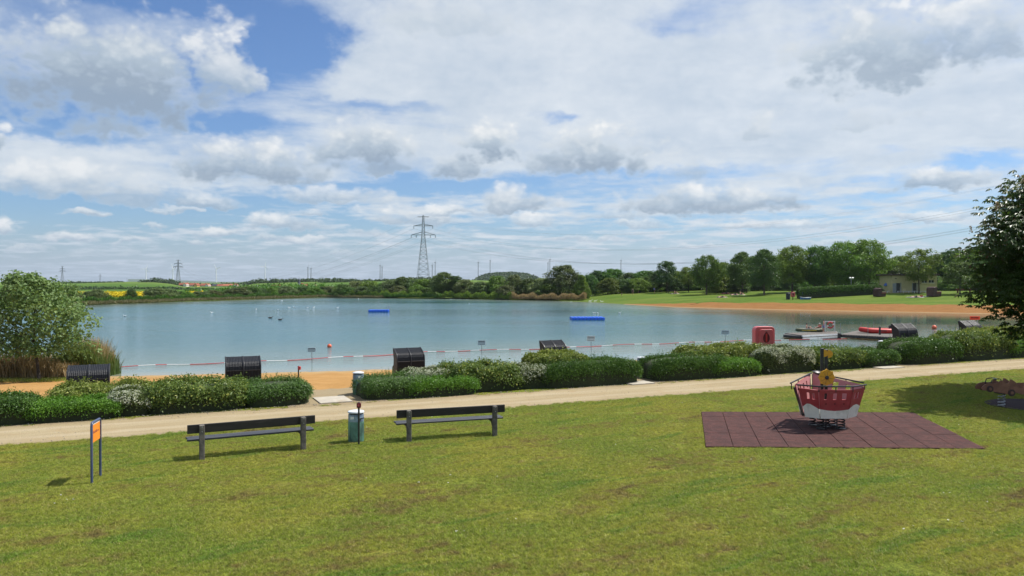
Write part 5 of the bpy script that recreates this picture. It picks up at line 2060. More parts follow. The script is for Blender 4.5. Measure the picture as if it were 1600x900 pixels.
# ------------------------------------------------------------------ spring boat
def build_play_boat():
    O = Vector((8.93, 22.0, 0.035))
    t = thing('play_boat', 'red and white wooden play boat on springs with yellow steering wheel', 'play boat', O)

    def L(x, y, z):
        return Vector((x, y, z)) - O
    zt, zb = 1.185, 0.375
    panels = [  # bottom left, bottom right, top left, top right, windows, wave
        ('left', L(8.20, 21.42, zb), L(8.49, 21.16, zb), L(7.95, 21.33, zt), L(8.39, 21.00, zt), [(.36, .54), (.66, .82)], [(0, .36), (.3, .47), (.5, .46), (.8, .38), (1, .33)]),
        ('main', L(8.505, 21.15, zb), L(9.22, 21.15, zb), L(8.405, 20.99, zt), L(9.32, 20.99, zt), [(.13, .25), (.42, .55), (.71, .85)], [(0, .33), (.25, .27), (.5, .245), (.75, .265), (1, .32)]),
        ('right', L(9.235, 21.16, zb), L(9.66, 21.54, zb), L(9.335, 21.00, zt), L(9.88, 21.48, zt), [(.20, .36), (.48, .64)], [(0, .33), (.3, .42), (.6, .44), (1, .36)]),
        ('bow_left', L(8.90, 22.85, zb), L(8.19, 21.74, zb), L(9.12, 23.26, zt + .17), L(7.91, 21.68, zt + .05), [(.24, .34), (.48, .58), (.72, .82)], [(0, .30), (.3, .42), (.6, .30), (1, .36)]),
        ('bow_right', L(9.66, 21.80, zb), L(8.97, 22.85, zb), L(9.93, 21.74, zt + .05), L(9.17, 23.26, zt + .17), [(.2, .32), (.46, .58), (.70, .80)], [(0, .36), (.4, .26), (.7, .42), (1, .32)]),
    ]
    for nm, bl, br, tl, tr, wins, wave in panels:
        ex = (br - bl).normalized()
        up = ((tl + tr) / 2 - (bl + br) / 2)
        ez = (up - ex * up.dot(ex)).normalized()
        ey = ez.cross(ex)
        Mx = Matrix((ex, ey, ez)).transposed().to_4x4()
        Mx.translation = bl

        def to2(p):
            d = p - bl
            return (d.dot(ex), d.dot(ez))
        b0, b1, t0, t1 = to2(bl), to2(br), to2(tl), to2(tr)
        hh = (t0[1] + t1[1]) / 2

        def edge(side, f):
            p, q = (b0, t0) if side == 0 else (b1, t1)
            return (p[0] + (q[0] - p[0]) * f, p[1] + (q[1] - p[1]) * f)

        def at2(u, f):
            p, q = edge(0, f), edge(1, f)
            return (p[0] + (q[0] - p[0]) * u, p[1] + (q[1] - p[1]) * u)
        wx = [w[0] for w in wave]
        wy = [w[1] for w in wave]
        curve = [at2(u, float(np.interp(u, wx, wy)) + 0.02 * math.sin(u * math.pi)) for u in np.linspace(0, 1, 15)]
        red = curve + [t1, t0]
        holes = []
        for (u0, u1) in wins:
            p, q = at2(u0, .66), at2(u1, .89)
            holes.append(round_rect(min(p[0], q[0]), p[1], max(p[0], q[0]), q[1], 0.022, 3))
        po = link('hull_panel', cut_plate('hull_panel', red, holes, 0.026, 0.002), M['hull_red'], t)
        po.matrix_local = Mx
        wo = link('white_band', cut_plate('white_band', [b0, b1] + list(reversed(curve)), [], 0.030, 0.002), M['offwhite'], po)
        if nm.startswith('bow'):
            # the boards are a paler pink on the inside
            side = 1 if ey.dot(L(8.93, 21.9, .8) - bl) > 0 else -1
            io = link('inner_board', cut_plate('inner_board', [b0, b1, t1, t0], holes, 0.006), M['pink_board'], po)
            io.location.y = side * 0.018
        for u in (0.2, 0.5, 0.8):
            q = at2(u, .52)
            if nm in ('main',):
                bq = MB().lathe([(0.022, 0), (0.022, 0.008), (0, 0.010)], 10)
                bq.v = [Vector((q[0] + v.x, -0.013 - v.z, q[1] + v.y)) for v in bq.v]
                bq.build('bolt', M['red_dark'], po)

    # rails with short posts
    def rail(pts, name='rail'):
        MB().tube(pts, 0.022, 8).build(name, M['black'], t, smooth=True)
    zr = zt + 0.095
    front = [L(7.92, 21.36, zr), L(8.38, 20.985, zr), L(9.34, 20.985, zr), L(9.93, 21.50, zr - 0.02)]
    rail(front)
    left = [L(7.87, 21.68, zr), L(9.10, 23.30, zr + 0.10)]
    rail(left)
    right = [L(9.16, 23.30, zr + 0.10), L(9.97, 21.74, zr)]
    rail(right)
    for p in (L(7.96, 21.34, zt - .06), L(8.40, 20.99, zt - .06), L(8.86, 20.985, zt - .06), L(9.33, 20.99, zt - .06), L(9.88, 21.49, zt - .06)):
        MB().tube([p, p + Vector((0, 0, 0.165))], 0.014, 6).build('rail_post', M['black'], t)
    for a, b in ((left[0], left[1]), (right[0], right[1])):
        for f in (0.04, .35, .66):
            p = a.lerp(b, f)
            MB().tube([p + Vector((0, 0, -.18)), p], 0.014, 6).build('rail_post', M['black'], t)
    MB().box(L(9.135, 23.24, 0.86), (0.075, 0.075, 0.98)).build('bow_post', M['black'], t, bevel=0.01)
    # corner posts where boards meet
    for p, q in ((L(8.20, 21.58, zb), L(7.92, 21.52, zt)), (L(9.66, 21.66, zb), L(9.90, 21.62, zt))):
        MB().bar(p, q, 0.05, 0.05).build('corner_post', M['black'], t)
    # floor
    fl = [(8.23, 21.45), (8.50, 21.19), (9.21, 21.19), (9.63, 21.55), (9.62, 21.8), (8.94, 22.8), (8.24, 21.75)]
    mb = MB()
    n = len(fl)
    mb.add([L(x, y, zb + .01) for x, y in fl] + [L(x, y, zb + .05) for x, y in fl],
           [tuple(reversed(range(n))), tuple(range(n, 2 * n))] + [(i, (i + 1) % n, (i + 1) % n + n, i + n) for i in range(n)])
    mb.build('floor', M['black'], t)
    # masts with yellow telescopes boards
    for x, y, top, s in ((8.895, 22.02, 2.24, 0.9), (9.045, 22.10, 2.20, 1.0)):
        m = MB().box(L(x, y, (top + zb) / 2 + .02), (0.078, 0.078, top - zb - .04)).build('mast', M['black'], t, bevel=0.008)
        pts = [(0, 0.0), (0, 0.225 * s)]
        D = [(0.0, 0.0)] + [(0.02 + 0.125 * s * math.sin(a), 0.11 * s - 0.11 * s * math.cos(a)) for a in np.linspace(0.1, math.pi - .1, 12)] + [(0.0, 0.22 * s)]
        pl = link('pennant', cut_plate('pennant', D, [], 0.028, 0.002), M['yellow_board'], t)
        pl.location = L(x + 0.040, y - 0.01, top - 0.245)
    # crow's nest dish on the front mast
    dish = MB().lathe([(0.045, 0.0), (0.17, 0.03), (0.225, 0.085), (0.232, 0.10), (0.22, 0.10), (0.165, 0.045), (0.045, 0.015)], 24).build('crows_nest', M['black'], t, smooth=True)
    dish.location = L(8.85, 22.0, 1.455)
    dish.rotation_euler = (R(4), R(4), 0)
    # steering wheel board
    wl = []
    for k in range(32):
        a = 2 * math.pi * k / 32
        r = 0.215 + (0.030 if k % 4 == 0 else -0.004)
        wl.append((r * math.sin(a), r * math.cos(a)))
    whl = link('steering_wheel', cut_plate('steering_wheel', wl, [], 0.03, 0.003), M['yellow_board'], t)
    whl.location = L(8.905, 21.72, 1.435)
    hb = MB().lathe([(0.055, 0), (0.055, 0.02), (0.03, 0.028), (0, 0.03)], 14)
    hb.v = [Vector((v.x, -0.017 - v.z, v.y)) for v in hb.v]
    hb.build('hub', M['black'], whl)
    for k in range(8):
        a = 2 * math.pi * k / 8 + .2
        MB().bar((0.06 * math.sin(a), -0.0175, 0.06 * math.cos(a)), (0.195 * math.sin(a), -0.0175, 0.195 * math.cos(a)), 0.007, 0.005).build('spoke', M['black'], whl)
    # springs and foot plate
    for x, y in ((8.62, 21.42), (9.22, 21.45), (8.92, 21.75), (8.62, 22.0), (9.2, 22.0)):
        spring(MB(), L(x, y, 0), 0.085, 0.0, 0.355, 4.5, 0.018).build('spring', M['black'], t, smooth=True)
        mbp = MB().lathe([(0.12, 0.0), (0.12, 0.012), (0.05, 0.02)], 14, L(x, y, 0.035))
        mbp.build('foot_plate', M['black'], t)
    for x, y in ((8.74, 21.35), (9.06, 21.38)):
        MB().tube([L(x, y, 0.04), L(x, y, .36)], 0.02, 8).build('stay', M['black'], t)


build_play_boat()


# ------------------------------------------------------------------ spring racing car
def build_spring_car():
    base = at(1568, 637)
    Y = base.y
    k = Y / F / 10.0
    t = thing('spring_car', 'brown flat sided spring racing car in the shade at the frame edge', 'spring rider', (base.x, Y, 0.0), 0.0)

    def p2(x, y):
        px, py = 1480 + x / 10, 560 + y / 10
        return (col_x(px, Y) - base.x, row_z(py, Y))
    out = [(495, 450), (512, 428), (545, 402), (600, 386), (655, 380), (690, 388), (735, 382), (772, 368), (778, 338), (812, 340), (822, 356), (848, 372), (880, 386), (908, 380), (930, 356),
           (936, 324), (958, 322), (1012, 356), (1062, 408), (1108, 440), (1140, 446), (1152, 394), (1300, 392), (1308, 470), (1235, 482), (1196, 494), (1176, 530), (1148, 554), (1104, 552), (1082, 536),
           (1012, 522), (980, 555), (900, 552), (820, 532), (700, 516), (650, 498), (600, 496), (500, 486)]
    out = [p2(*q) for q in out]
    for sy in (-0.17, 0.17):
        o = link('side_board', cut_plate('side_board', out, [], 0.028, 0.003), M['car_board'], t)
        o.location.y = sy
        for (wx, wy, r) in ((620, 466, 50), (955, 526, 54)):
            c = p2(wx, wy)
            rr = r * k
            w = MB().lathe([(rr, -0.014), (rr, 0.014), (rr * .62, 0.022), (0, 0.022)], 24)
            s = -1 if sy < 0 else 1
            w.v = [Vector((c[0] + v.x, s * (0.028 + v.z), c[1] + v.y)) for v in w.v]
            wo = w.build('wheel', M['car_wheel'], o, smooth=True)
            h = MB().lathe([(rr * .45, 0.0), (rr * .45, 0.010), (0, 0.012)], 16)
            h.v = [Vector((c[0] + v.x, s * (0.051 + v.z), c[1] + v.y)) for v in h.v]
            h.build('hub_cap', M['car_board'], o)
    hoop = [p2(650, 405), (p2(650, 372)), p2(664, 328), p2(690, 322), p2(765, 313), p2(800, 318), p2(808, 350)]
    for sy in (-0.15, 0.15):
        MB().tube([(x, sy, z) for x, z in hoop], 0.015, 8).build('hoop', M['black'], t, smooth=True)
    a = p2(760, 316)
    MB().tube([(a[0], -0.15, a[1]), (a[0], 0.15, a[1])], 0.014, 8).build('grip_bar', M['steel'], t)
    s0 = p2(870, 430)
    MB().box((s0[0], 0, s0[1]), (0.34, 0.30, 0.035)).build('seat', M['car_wheel'], t, bevel=0.006)
    fr = p2(800, 500)
    MB().box((fr[0] + .05, 0, fr[1]), (0.75, 0.30, 0.03)).build('floor_board', M['car_wheel'], t, bevel=0.005)
    sp = p2(860, 560)
    spring(MB(), (sp[0], 0, 0), 0.10, 0.03, sp[1] + 0.08, 5, 0.02).build('spring', M['steel'], t, smooth=True)
    MB().box((sp[0], 0, sp[1] + .04), (0.36, 0.2, 0.02)).build('top_plate', M['black'], t)
    # its round rubber ground sheet
    n = 28
    ring = [(1.62 * math.cos(2 * math.pi * i / n) * 1.0, 1.42 * math.sin(2 * math.pi * i / n)) for i in range(n)]
    mb = MB()
    mb.add([(x, y, -0.01) for x, y in ring] + [(x, y, 0.03) for x, y in ring], [tuple(reversed(range(n))), tuple(range(n, 2 * n))] + [(i, (i + 1) % n, (i + 1) % n + n, i + n) for i in range(n)])
    o = mb.build('fall_mat', M['rubber_dark'])
    o.location = (CAR_MAT.x, CAR_MAT.y, 0)
    tag(o, 'dark rubber ground sheet under the spring racing car', 'mat')


build_spring_car()


# ------------------------------------------------------------------ figures
def skin_mesh(name, nodes, edges, levels=1):
    """continuous body grown over a skeleton: nodes {key: (x, y, z, r)}"""
    keys = list(nodes)
    me = bpy.data.meshes.new(name)
    me.from_pydata([nodes[k][:3] for k in keys], [(keys.index(a), keys.index(b)) for a, b in edges], [])
    o = bpy.data.objects.new(name, me)
    COL.objects.link(o)
    o.modifiers.new('skin', 'SKIN')
    for i, k in enumerate(keys):
        sv = me.skin_vertices[0].data[i]
        r = nodes[k][3]
        sv.radius = r if isinstance(r, tuple) else (r, r)
        sv.use_root = (i == 0)
    sb = o.modifiers.new('sub', 'SUBSURF')
    sb.levels = sb.render_levels = levels
    dg = bpy.context.evaluated_depsgraph_get()
    m2 = bpy.data.meshes.new_from_object(o.evaluated_get(dg))
    bpy.data.objects.remove(o)
    bpy.data.meshes.remove(me)
    m2.name = name
    for p in m2.polygons:
        p.use_smooth = True
    return m2


POSE = {
    'stand': dict(pelvis=(0, 0, .95), chest=(0, .0, 1.30), neck=(0, 0, 1.48), head=(0, -.01, 1.60), crown=(0, 0, 1.72), sl=(.18, 0, 1.42), sr=(-.18, 0, 1.42), el=(.24, .02, 1.14), er=(-.24, .03, 1.14),
                  wl=(.25, -.06, .90), wr=(-.25, -.05, .90), hl=(.10, 0, .90), hr=(-.10, 0, .90), kl=(.11, -.02, .50), kr=(-.10, .04, .50), al=(.11, .0, .09), ar=(-.10, .08, .09), tl=(.13, -.16, .03), tr=(-.12, -.08, .03)),
    'sit': dict(pelvis=(0, 0, .13), chest=(0, .08, .46), neck=(0, .06, .64), head=(0, .02, .76), crown=(0, .03, .88), sl=(.18, .06, .58), sr=(-.18, .06, .58), el=(.27, -.02, .36), er=(-.27, .10, .33),
                wl=(.17, -.24, .40), wr=(-.24, .22, .10), hl=(.10, -.05, .12), hr=(-.10, -.05, .12), kl=(.13, -.40, .46), kr=(-.13, -.44, .36), al=(.12, -.62, .09), ar=(-.12, -.78, .09), tl=(.13, -.80, .08), tr=(-.14, -.92, .14)),
    'lie': dict(pelvis=(0, 0, .12), chest=(0, .38, .13), neck=(0, .56, .12), head=(0, .69, .13), crown=(0, .80, .14), sl=(.18, .50, .12), sr=(-.18, .50, .12), el=(.32, .30, .08), er=(-.34, .56, .08),
                wl=(.24, .06, .07), wr=(-.20, .76, .08), hl=(.10, -.05, .11), hr=(-.10, -.05, .11), kl=(.13, -.46, .13), kr=(-.13, -.40, .30), al=(.13, -.86, .08), ar=(-.11, -.74, .08), tl=(.15, -.90, .16), tr=(-.12, -.92, .06)),
}
RAD = dict(pelvis=(.13, .10), chest=(.145, .10), neck=.052, head=.092, crown=.062, sl=.062, sr=.062, el=.042, er=.042, wl=.030, wr=.030, hl=.085, hr=.085, kl=.058, kr=.058, al=.042, ar=.042, tl=.032, tr=.032)
BONES = [('pelvis', 'chest'), ('chest', 'neck'), ('neck', 'head'), ('head', 'crown'), ('chest', 'sl'), ('sl', 'el'), ('el', 'wl'), ('chest', 'sr'), ('sr', 'er'), ('er', 'wr'),
         ('pelvis', 'hl'), ('hl', 'kl'), ('kl', 'al'), ('al', 'tl'), ('pelvis', 'hr'), ('hr', 'kr'), ('kr', 'ar'), ('ar', 'tr')]


def person(label, pose, loc, rz, scale, top=None, bottom=None, hat=None, hair='hair', group=None):
    t = thing('person', label, 'person', loc, rz, group)
    t.scale = (scale,) * 3
    J = {k: Vector(v) for k, v in POSE[pose].items()}
    nodes = {k: (*J[k], RAD[k]) for k in RAD}
    edges = list(BONES)
    for s in 'lr':
        w, e = J['w' + s], J['e' + s]
        d = (w - e).normalized()
        side = d.cross(Vector((0, 1, 0.2))).normalized()
        palm = w + d * 0.075
        nodes['p' + s] = (*palm, (.036, .020))
        edges.append(('w' + s, 'p' + s))
        for i, (o, l) in enumerate(((-.027, .062), (-.009, .075), (.009, .070), (.027, .054))):
            a = palm + d * 0.03 + side * o
            b = a + (d * 0.85 + Vector((0, -0.35, -.2)) * .5) * l
            nodes[f'f{s}{i}a'] = (*a, .010)
            nodes[f'f{s}{i}b'] = (*b, .008)
            edges += [('p' + s, f'f{s}{i}a'), (f'f{s}{i}a', f'f{s}{i}b')]
        th = w + d * 0.035 + side * -.05
        nodes[f't{s}h'] = (*th, .010)
        edges.append(('p' + s, f't{s}h'))
    body = link('body', skin_mesh('body', nodes, edges), M['skin'], t)
    hd, cr = J['head'], J['crown']
    up = (cr - J['neck']).normalized()
    front = Vector((0, -1, 0)) if pose != 'lie' else Vector((0, 0, 1))
    hb = MB().ball(hd + up * 0.05 - front * 0.022, (0.100, 0.104, 0.104), 12, 8)
    hb.build('hair', M[hair], t, smooth=True)
    sd = up.cross(front).normalized()
    for s in (-1, 1):
        MB().ball(hd + front * 0.088 + sd * s * 0.034 + up * 0.012, 0.011, 6, 4).build('eye', M['black'], t)
        MB().ball(hd + sd * s * 0.094 - front * .005, (0.014, 0.022, 0.03), 6, 4).build('ear', M['skin'], t)
    MB().ball(hd + front * 0.10 - up * 0.008, (0.013, 0.016, 0.018), 6, 4).build('nose', M['skin'], t)
    MB().ball(hd + front * 0.092 - up * 0.045, (0.024, 0.008, 0.006), 6, 4).build('mouth', M['cloth_red'], t)
    if top:
        pts = [J['pelvis'] * .7 + J['chest'] * .3, J['pelvis'] * .35 + J['chest'] * .65, J['chest'], J['chest'] * .35 + J['neck'] * .65]
        MB().tube(pts, [.150, .158, .168, .085], 12).build('shirt', M[top], t, smooth=True)
        for s in 'lr':
            MB().tube([J['s' + s] + (J['chest'] - J['s' + s]) * .3, J['s' + s], J['s' + s].lerp(J['e' + s], .55)], [.075, .076, .062], 8).build('sleeve', M[top], t, smooth=True)
    if bottom:
        MB().tube([J['pelvis'] - (J['chest'] - J['pelvis']) * .18, J['pelvis'], J['pelvis'].lerp(J['chest'], .28)], [.125, .150, .145], 12).build('waistband', M[bottom], t, smooth=True)
        for s in 'lr':
            MB().tube([J['h' + s], J['h' + s].lerp(J['k' + s], .7)], [.105, .088], 10).build('short_leg', M[bottom], t, smooth=True)
    if hat:
        MB().ball(hd + up * 0.085, (0.108, 0.112, 0.075), 12, 6).build('hat', M[hat], t, smooth=True)
    return t


# ------------------------------------------------------------------ pontoon
DZ = -0.42


def deck_quad(t, q, n, o, mat, name='deck_board', th=0.07):
    a, b, c, d = [p - o for p in q]
    for i in range(n):
        f0, f1 = i / n + 0.004, (i + 1) / n - 0.004
        vs = [a.lerp(b, f0), a.lerp(b, f1), d.lerp(c, f1), d.lerp(c, f0)]
        vs = [v + Vector((0, 0, -th)) for v in vs] + vs
        MB().add(vs, [(3, 2, 1, 0), (4, 5, 6, 7), (0, 1, 5, 4), (1, 2, 6, 5), (2, 3, 7, 6), (3, 0, 4, 7)]).build(name, mat, t)


def rim(t, pts, o, z0, z1, mat, name='side_beam', w=0.10):
    n = len(pts)
    for i in range(n):
        a, b = pts[i] - o, pts[(i + 1) % n] - o
        a, b = Vector((a.x, a.y, 0)), Vector((b.x, b.y, 0))
        zc = (z0 + z1) / 2 - o.z
        a.z = b.z = zc
        MB().bar(a, b, w, z1 - z0).build(name, mat, t)


def build_pontoon():
    A = [at(1253, 524.0, DZ), at(1311, 521.2, DZ), at(1308, 517.6, DZ), at(1227, 520.4, DZ)]
    o = sum(A, Vector()) / 4
    t = thing('swimming_pontoon', 'wooden pontoon with two white boards along its edge, carrying the dinghy', 'pontoon', o)
    deck_quad(t, A, 18, o, M['deck'])
    rim(t, A, o, -0.70, DZ - 0.075, M['dark_deck'])
    for z, off in ((DZ - 0.07, 0.10), (-0.69, 0.22)):
        a, b = A[0] - o, A[1] - o
        a, b = Vector((a.x, a.y - off, z - o.z)), Vector((b.x, b.y - off, z - o.z))
        MB().bar(a, b, 0.12, 0.13).build('white_board', M['white'], t)
    for k in range(4):
        p = A[0].lerp(A[1], (k + .5) / 4) - o
        MB().box((p.x, p.y + 0.25, -0.78 - o.z), (0.5, 0.5, 0.24)).build('float', M['dark_deck'], t, bevel=0.03)
    tip = [at(1224, 523.2, DZ - .05), at(1251, 525.3, DZ - .05), at(1226, 520.8, DZ - .05)]
    q = [p - o for p in tip]
    MB().add([v + Vector((0, 0, -.2)) for v in q] + q, [(2, 1, 0), (3, 4, 5), (0, 1, 4, 3), (1, 2, 5, 4), (2, 0, 3, 5)]).build('end_ramp', M['dark_deck'], t)
    p = at(1311.5, 522.5, DZ) - o
    MB().box((p.x, p.y, -0.25), (0.22, 0.22, 0.75)).build('mooring_post', M['black'], t, bevel=0.02)

    B = [at(1313, 522.4, DZ), at(1404, 527.2, DZ), at(1424, 522.0, DZ), at(1349, 514.2, DZ)]
    o2 = sum(B, Vector()) / 4
    t2 = thing('landing_stage', 'grey wooden landing stage carrying the red rescue boat', 'landing stage', o2)
    deck_quad(t2, B, 22, o2, M['deck'])
    rim(t2, B, o2, -0.66, DZ - 0.075, M['dark_deck'])
    for px, py, top, r, mt in ((1313.5, 522, 505, .02, 'steel'), (1345.5, 517, 504, .022, 'steel'), (1356.5, 524.4, 503.5, .018, 'steel'), (1365.5, 516.5, 502.5, .018, 'steel')):
        g = at(px, py, DZ)
        MB().tube([(g.x - o2.x, g.y - o2.y, -.1), (g.x - o2.x, g.y - o2.y, row_z(top, g.y) - o2.z)], r, 8).build('pole', M[mt], t2)
    g = at(1375, 528.5, DZ - .3)
    MB().box((g.x - o2.x, g.y - o2.y, (row_z(510, g.y) - 1.2) / 2 - o2.z), (0.13, 0.13, row_z(510, g.y) + 1.2)).build('pile', M['black'], t2, bevel=0.015)
    # lifebuoy rack
    a = at(1289.5, 518.6, DZ)
    Y = a.y
    b = Vector((col_x(1304.5, Y), Y, DZ))
    oo = (a + b) / 2
    r_ = thing('lifebuoy_rack', 'white frame on the pontoon carrying a red lifebuoy', 'rack', oo)
    for p in (a, b):
        MB().box((p.x - oo.x, 0, (row_z(501.5, Y) - DZ) / 2), (0.045, 0.045, row_z(501.5, Y) - DZ)).build('post', M['white'], r_)
    for py in (502.3, 511.2):
        MB().box((0, 0, row_z(py, Y) - DZ), (b.x - a.x + 0.05, 0.05, 0.075)).build('rail', M['white'], r_)
    c = Vector((col_x(1297, Y), Y - 0.10, row_z(508, Y)))
    lb = thing('lifebuoy', 'red ring lifebuoy with white bands hanging on the pontoon rack', 'lifebuoy', c)
    for k in range(8):
        pts = []
        a0, a1 = 2 * math.pi * k / 8, 2 * math.pi * (k + (0.72 if k % 2 == 0 else 1.28)) / 8 if k % 2 == 0 else 2 * math.pi * (k + 1) / 8
        if k % 2:
            a0 = 2 * math.pi * (k - 0.28) / 8 + .0
        for i in range(9):
            an = a0 + (a1 - a0) * i / 8
            pts.append((0.255 * math.cos(an), 0, 0.255 * math.sin(an)))
        MB().tube(pts, 0.062, 8).build('white_band' if k % 2 == 0 and False else 'ring_segment', M['red_bright'] if k % 2 else M['white'] if k % 4 == 0 else M['red_bright'], lb, smooth=True)
    rope = [(0.10 * math.cos(x), -0.02, -0.06 + 0.10 * math.sin(x)) for x in np.linspace(0.5, 7.5, 16)] + [(0.02, -.02, .25)]
    MB().tube(rope, 0.018, 6).build('rope_coil', M['cloth_dark'], lb)


build_pontoon()


def inflatable(name, label, cat, loc, rz, L, W, r, mat, floor_mat, stripe=None, motor=False):
    t = thing(name, label, cat, loc, rz)
    pts, rs = [], []
    n = 28
    for i in range(n + 1):
        a = -math.pi + 2 * math.pi * i / n
        # long oval, bow at -x
        x = L / 2 * math.copysign(abs(math.cos(a)) ** 0.62, math.cos(a))
        y = W / 2 * math.copysign(abs(math.sin(a)) ** 0.75, math.sin(a))
        if x < -L * .18:
            y *= 1 - 0.55 * ((-x - L * .18) / (L * .32)) ** 1.6
        z = r + (0.16 * max(0, (-x / (L / 2) - .35)) if motor else 0.05 * abs(x) / L)
        pts.append((x, y, z))
        rs.append(r)
    m = 4
    per = [pts[i] for i in range(n)]
    tb = MB().tube(per, r, 10, closed=True)
    tb.build('air_tube', mat, t, smooth=True)
    MB().box((0.05 * L, 0, r * 0.6), (L * .62, W * .72, 0.05)).build('floor', floor_mat, t)
    MB().box((0.16 * L, 0, r * 1.5), (0.22, W * .85, 0.05)).build('seat', floor_mat, t, bevel=.01)
    if stripe is not None:
        for sy in (-1, 1):
            MB().bar((-L * .2, sy * (W / 2 + r * .92), r * 1.05), (L * .38, sy * (W / 2 + r * .92), r * 1.02), 0.03, 0.07).build('stripe', stripe, t)
    if motor:
        mo = MB().box((L / 2 - .25, 0, r + .30), (0.34, 0.32, 0.36)).build('outboard_motor', M['black'], t, bevel=.07, segs=2)
        MB().box((L / 2 - .06, 0, r - .05), (0.12, 0.16, 0.5)).build('motor_leg', M['black'], mo, bevel=.02)
        for sy in (-1, 1):
            MB().box((L * .12, sy * (W / 2 + r * .95), r * 1.15), (0.5, 0.03, 0.09)).build('handle_patch', M['black'], t)
    else:
        for sy in (-1, 1):
            MB().tube([(-.5, sy * (W / 2 + .05), r * 2.0), (.75, sy * (W / 2 + .12), r * 2.05)], 0.016, 6).build('oar', M['steel'], t)
    return t


def build_boats():
    p = at(1266, 518.6, DZ)
    inflatable('dinghy', 'olive and yellow rubber dinghy with two children on the pontoon', 'dinghy', (p.x, p.y + .1, DZ), math.pi - 0.06, 2.25, 0.78, 0.155, M['dinghy'], M['dinghy_yellow'], M['dinghy_yellow'])
    q = at(1371, 520.5, DZ)
    inflatable('rescue_boat', 'red inflatable rescue boat with black outboard motor', 'rescue boat', (q.x, q.y, DZ), -0.16, 2.75, 1.05, 0.215, M['red_bright'], M['cloth_dark'], None, True)
    person('child with dark hair sitting upright in the dinghy on the pontoon', 'sit', (col_x(1261.5, p.y), p.y + .05, DZ + .17), R(70), 0.70, None, 'cloth_dark')
    person('child in a red top and pale cap leaning back in the dinghy', 'sit', (col_x(1281, p.y), p.y + .05, DZ + .17), R(-70), 0.70, 'cloth_red', 'cloth_dark', 'cloth_light')
    w = at(1287.2, 519.0, DZ)
    person('child standing on the pontoon beside the white lifebuoy rack', 'stand', (w.x, w.y, DZ), R(60), 0.66, None, 'cloth_blue')


build_boats()


# ------------------------------------------------------------------ blue bathing platforms
def platform(label, px0, px1, py, nx, ny, ladder):
    a, b = at(px0, py, WZ), at(px1, py, WZ)
    step = (b.x - a.x) / nx
    o = (a + b) / 2 + Vector((0, ny * step / 2, 0))
    t = thing('bathing_platform', label, 'bathing platform', o, 0.03, 'blue bathing platforms')
    me = MB().box((0, 0, 0), (step * .97, step * .97, 0.40)).mesh('float_cube', bevel=0.06, segs=2, smooth=True)
    me.materials.append(M['blue_float'])
    for j in range(ny):
        for i in range(nx):
            c = link('float_cube', me, None, t)
            c.location = (-step * nx / 2 + step * (i + .5), -step * ny / 2 + step * (j + .5), 0.17 + random.uniform(-.008, .008))
    lug = MB().box((0, 0, 0), (0.10, 0.10, 0.03)).mesh('lug', bevel=0.01)
    lug.materials.append(M['blue_float'])
    for i in range(nx + 1):
        c = link('lug', lug, None, t)
        c.location = (-step * nx / 2 + step * i, -step * ny / 2 - 0.01, 0.33)
    if ladder:
        lx = step * nx / 2 + .06
        for sy in (-.22, .22):
            MB().tube([(lx, sy, -.5), (lx, sy, .75), (lx - .12, sy, .95), (lx - .38, sy, .85), (lx - .42, sy, .36)], 0.022, 8).build('ladder_rail', M['steel'], t, smooth=True)
        for z in (-.2, 0.05, .3):
            MB().tube([(lx, -.22, z), (lx, .22, z)], 0.018, 6).build('rung', M['steel'], t)
    return t


platform('blue cube platform with a ladder, the smaller and farther one', 575, 606.5, 487.8, 7, 4, True)
platform('nearer blue cube platform without a ladder in the middle of the lake', 893, 945, 500.6, 9, 6, False)


# ------------------------------------------------------------------ boundary tape, signs in the shallows, buoys
def build_tape():
    ctrl = [(188, 573.5), (260, 570), (350, 567), (440, 563), (474, 561.2), (520, 559), (560, 557), (615, 553.5), (668, 550), (735, 547.6), (770, 547), (845, 545), (890, 543), (940, 540),
            (1030, 537), (1130, 533.5), (1180, 531.5), (1250, 531.0), (1310, 529.4), (1392, 528)]
    pts = [at(a, b, WZ + .05) for a, b in ctrl]
    t = thing('boundary_tape', 'red and white tape marking the bathing area along the shallow water', 'tape', pts[0])
    dense = []
    for i in range(len(pts) - 1):
        n = max(2, int((pts[i + 1] - pts[i]).length / 0.3))
        for k in range(n):
            dense.append(pts[i].lerp(pts[i + 1], k / n))
    dense.append(pts[-1])
    g = random.Random(4)
    i, red = 0, True
    while i < len(dense) - 2:
        n = g.choice((2, 3, 4, 6, 8)) if red else g.choice((2, 2, 3, 4))
        seg = dense[i:i + n + 1]
        sag = [0.03 * math.sin((i + k) * .35) for k in range(len(seg))]
        MB().tube([p - pts[0] + Vector((0, 0, s)) for p, s in zip(seg, sag)], 0.026, 6).build('tape_segment', M['tape_red'] if red else M['tape_white'], t)
        i += n
        red = not red


build_tape()


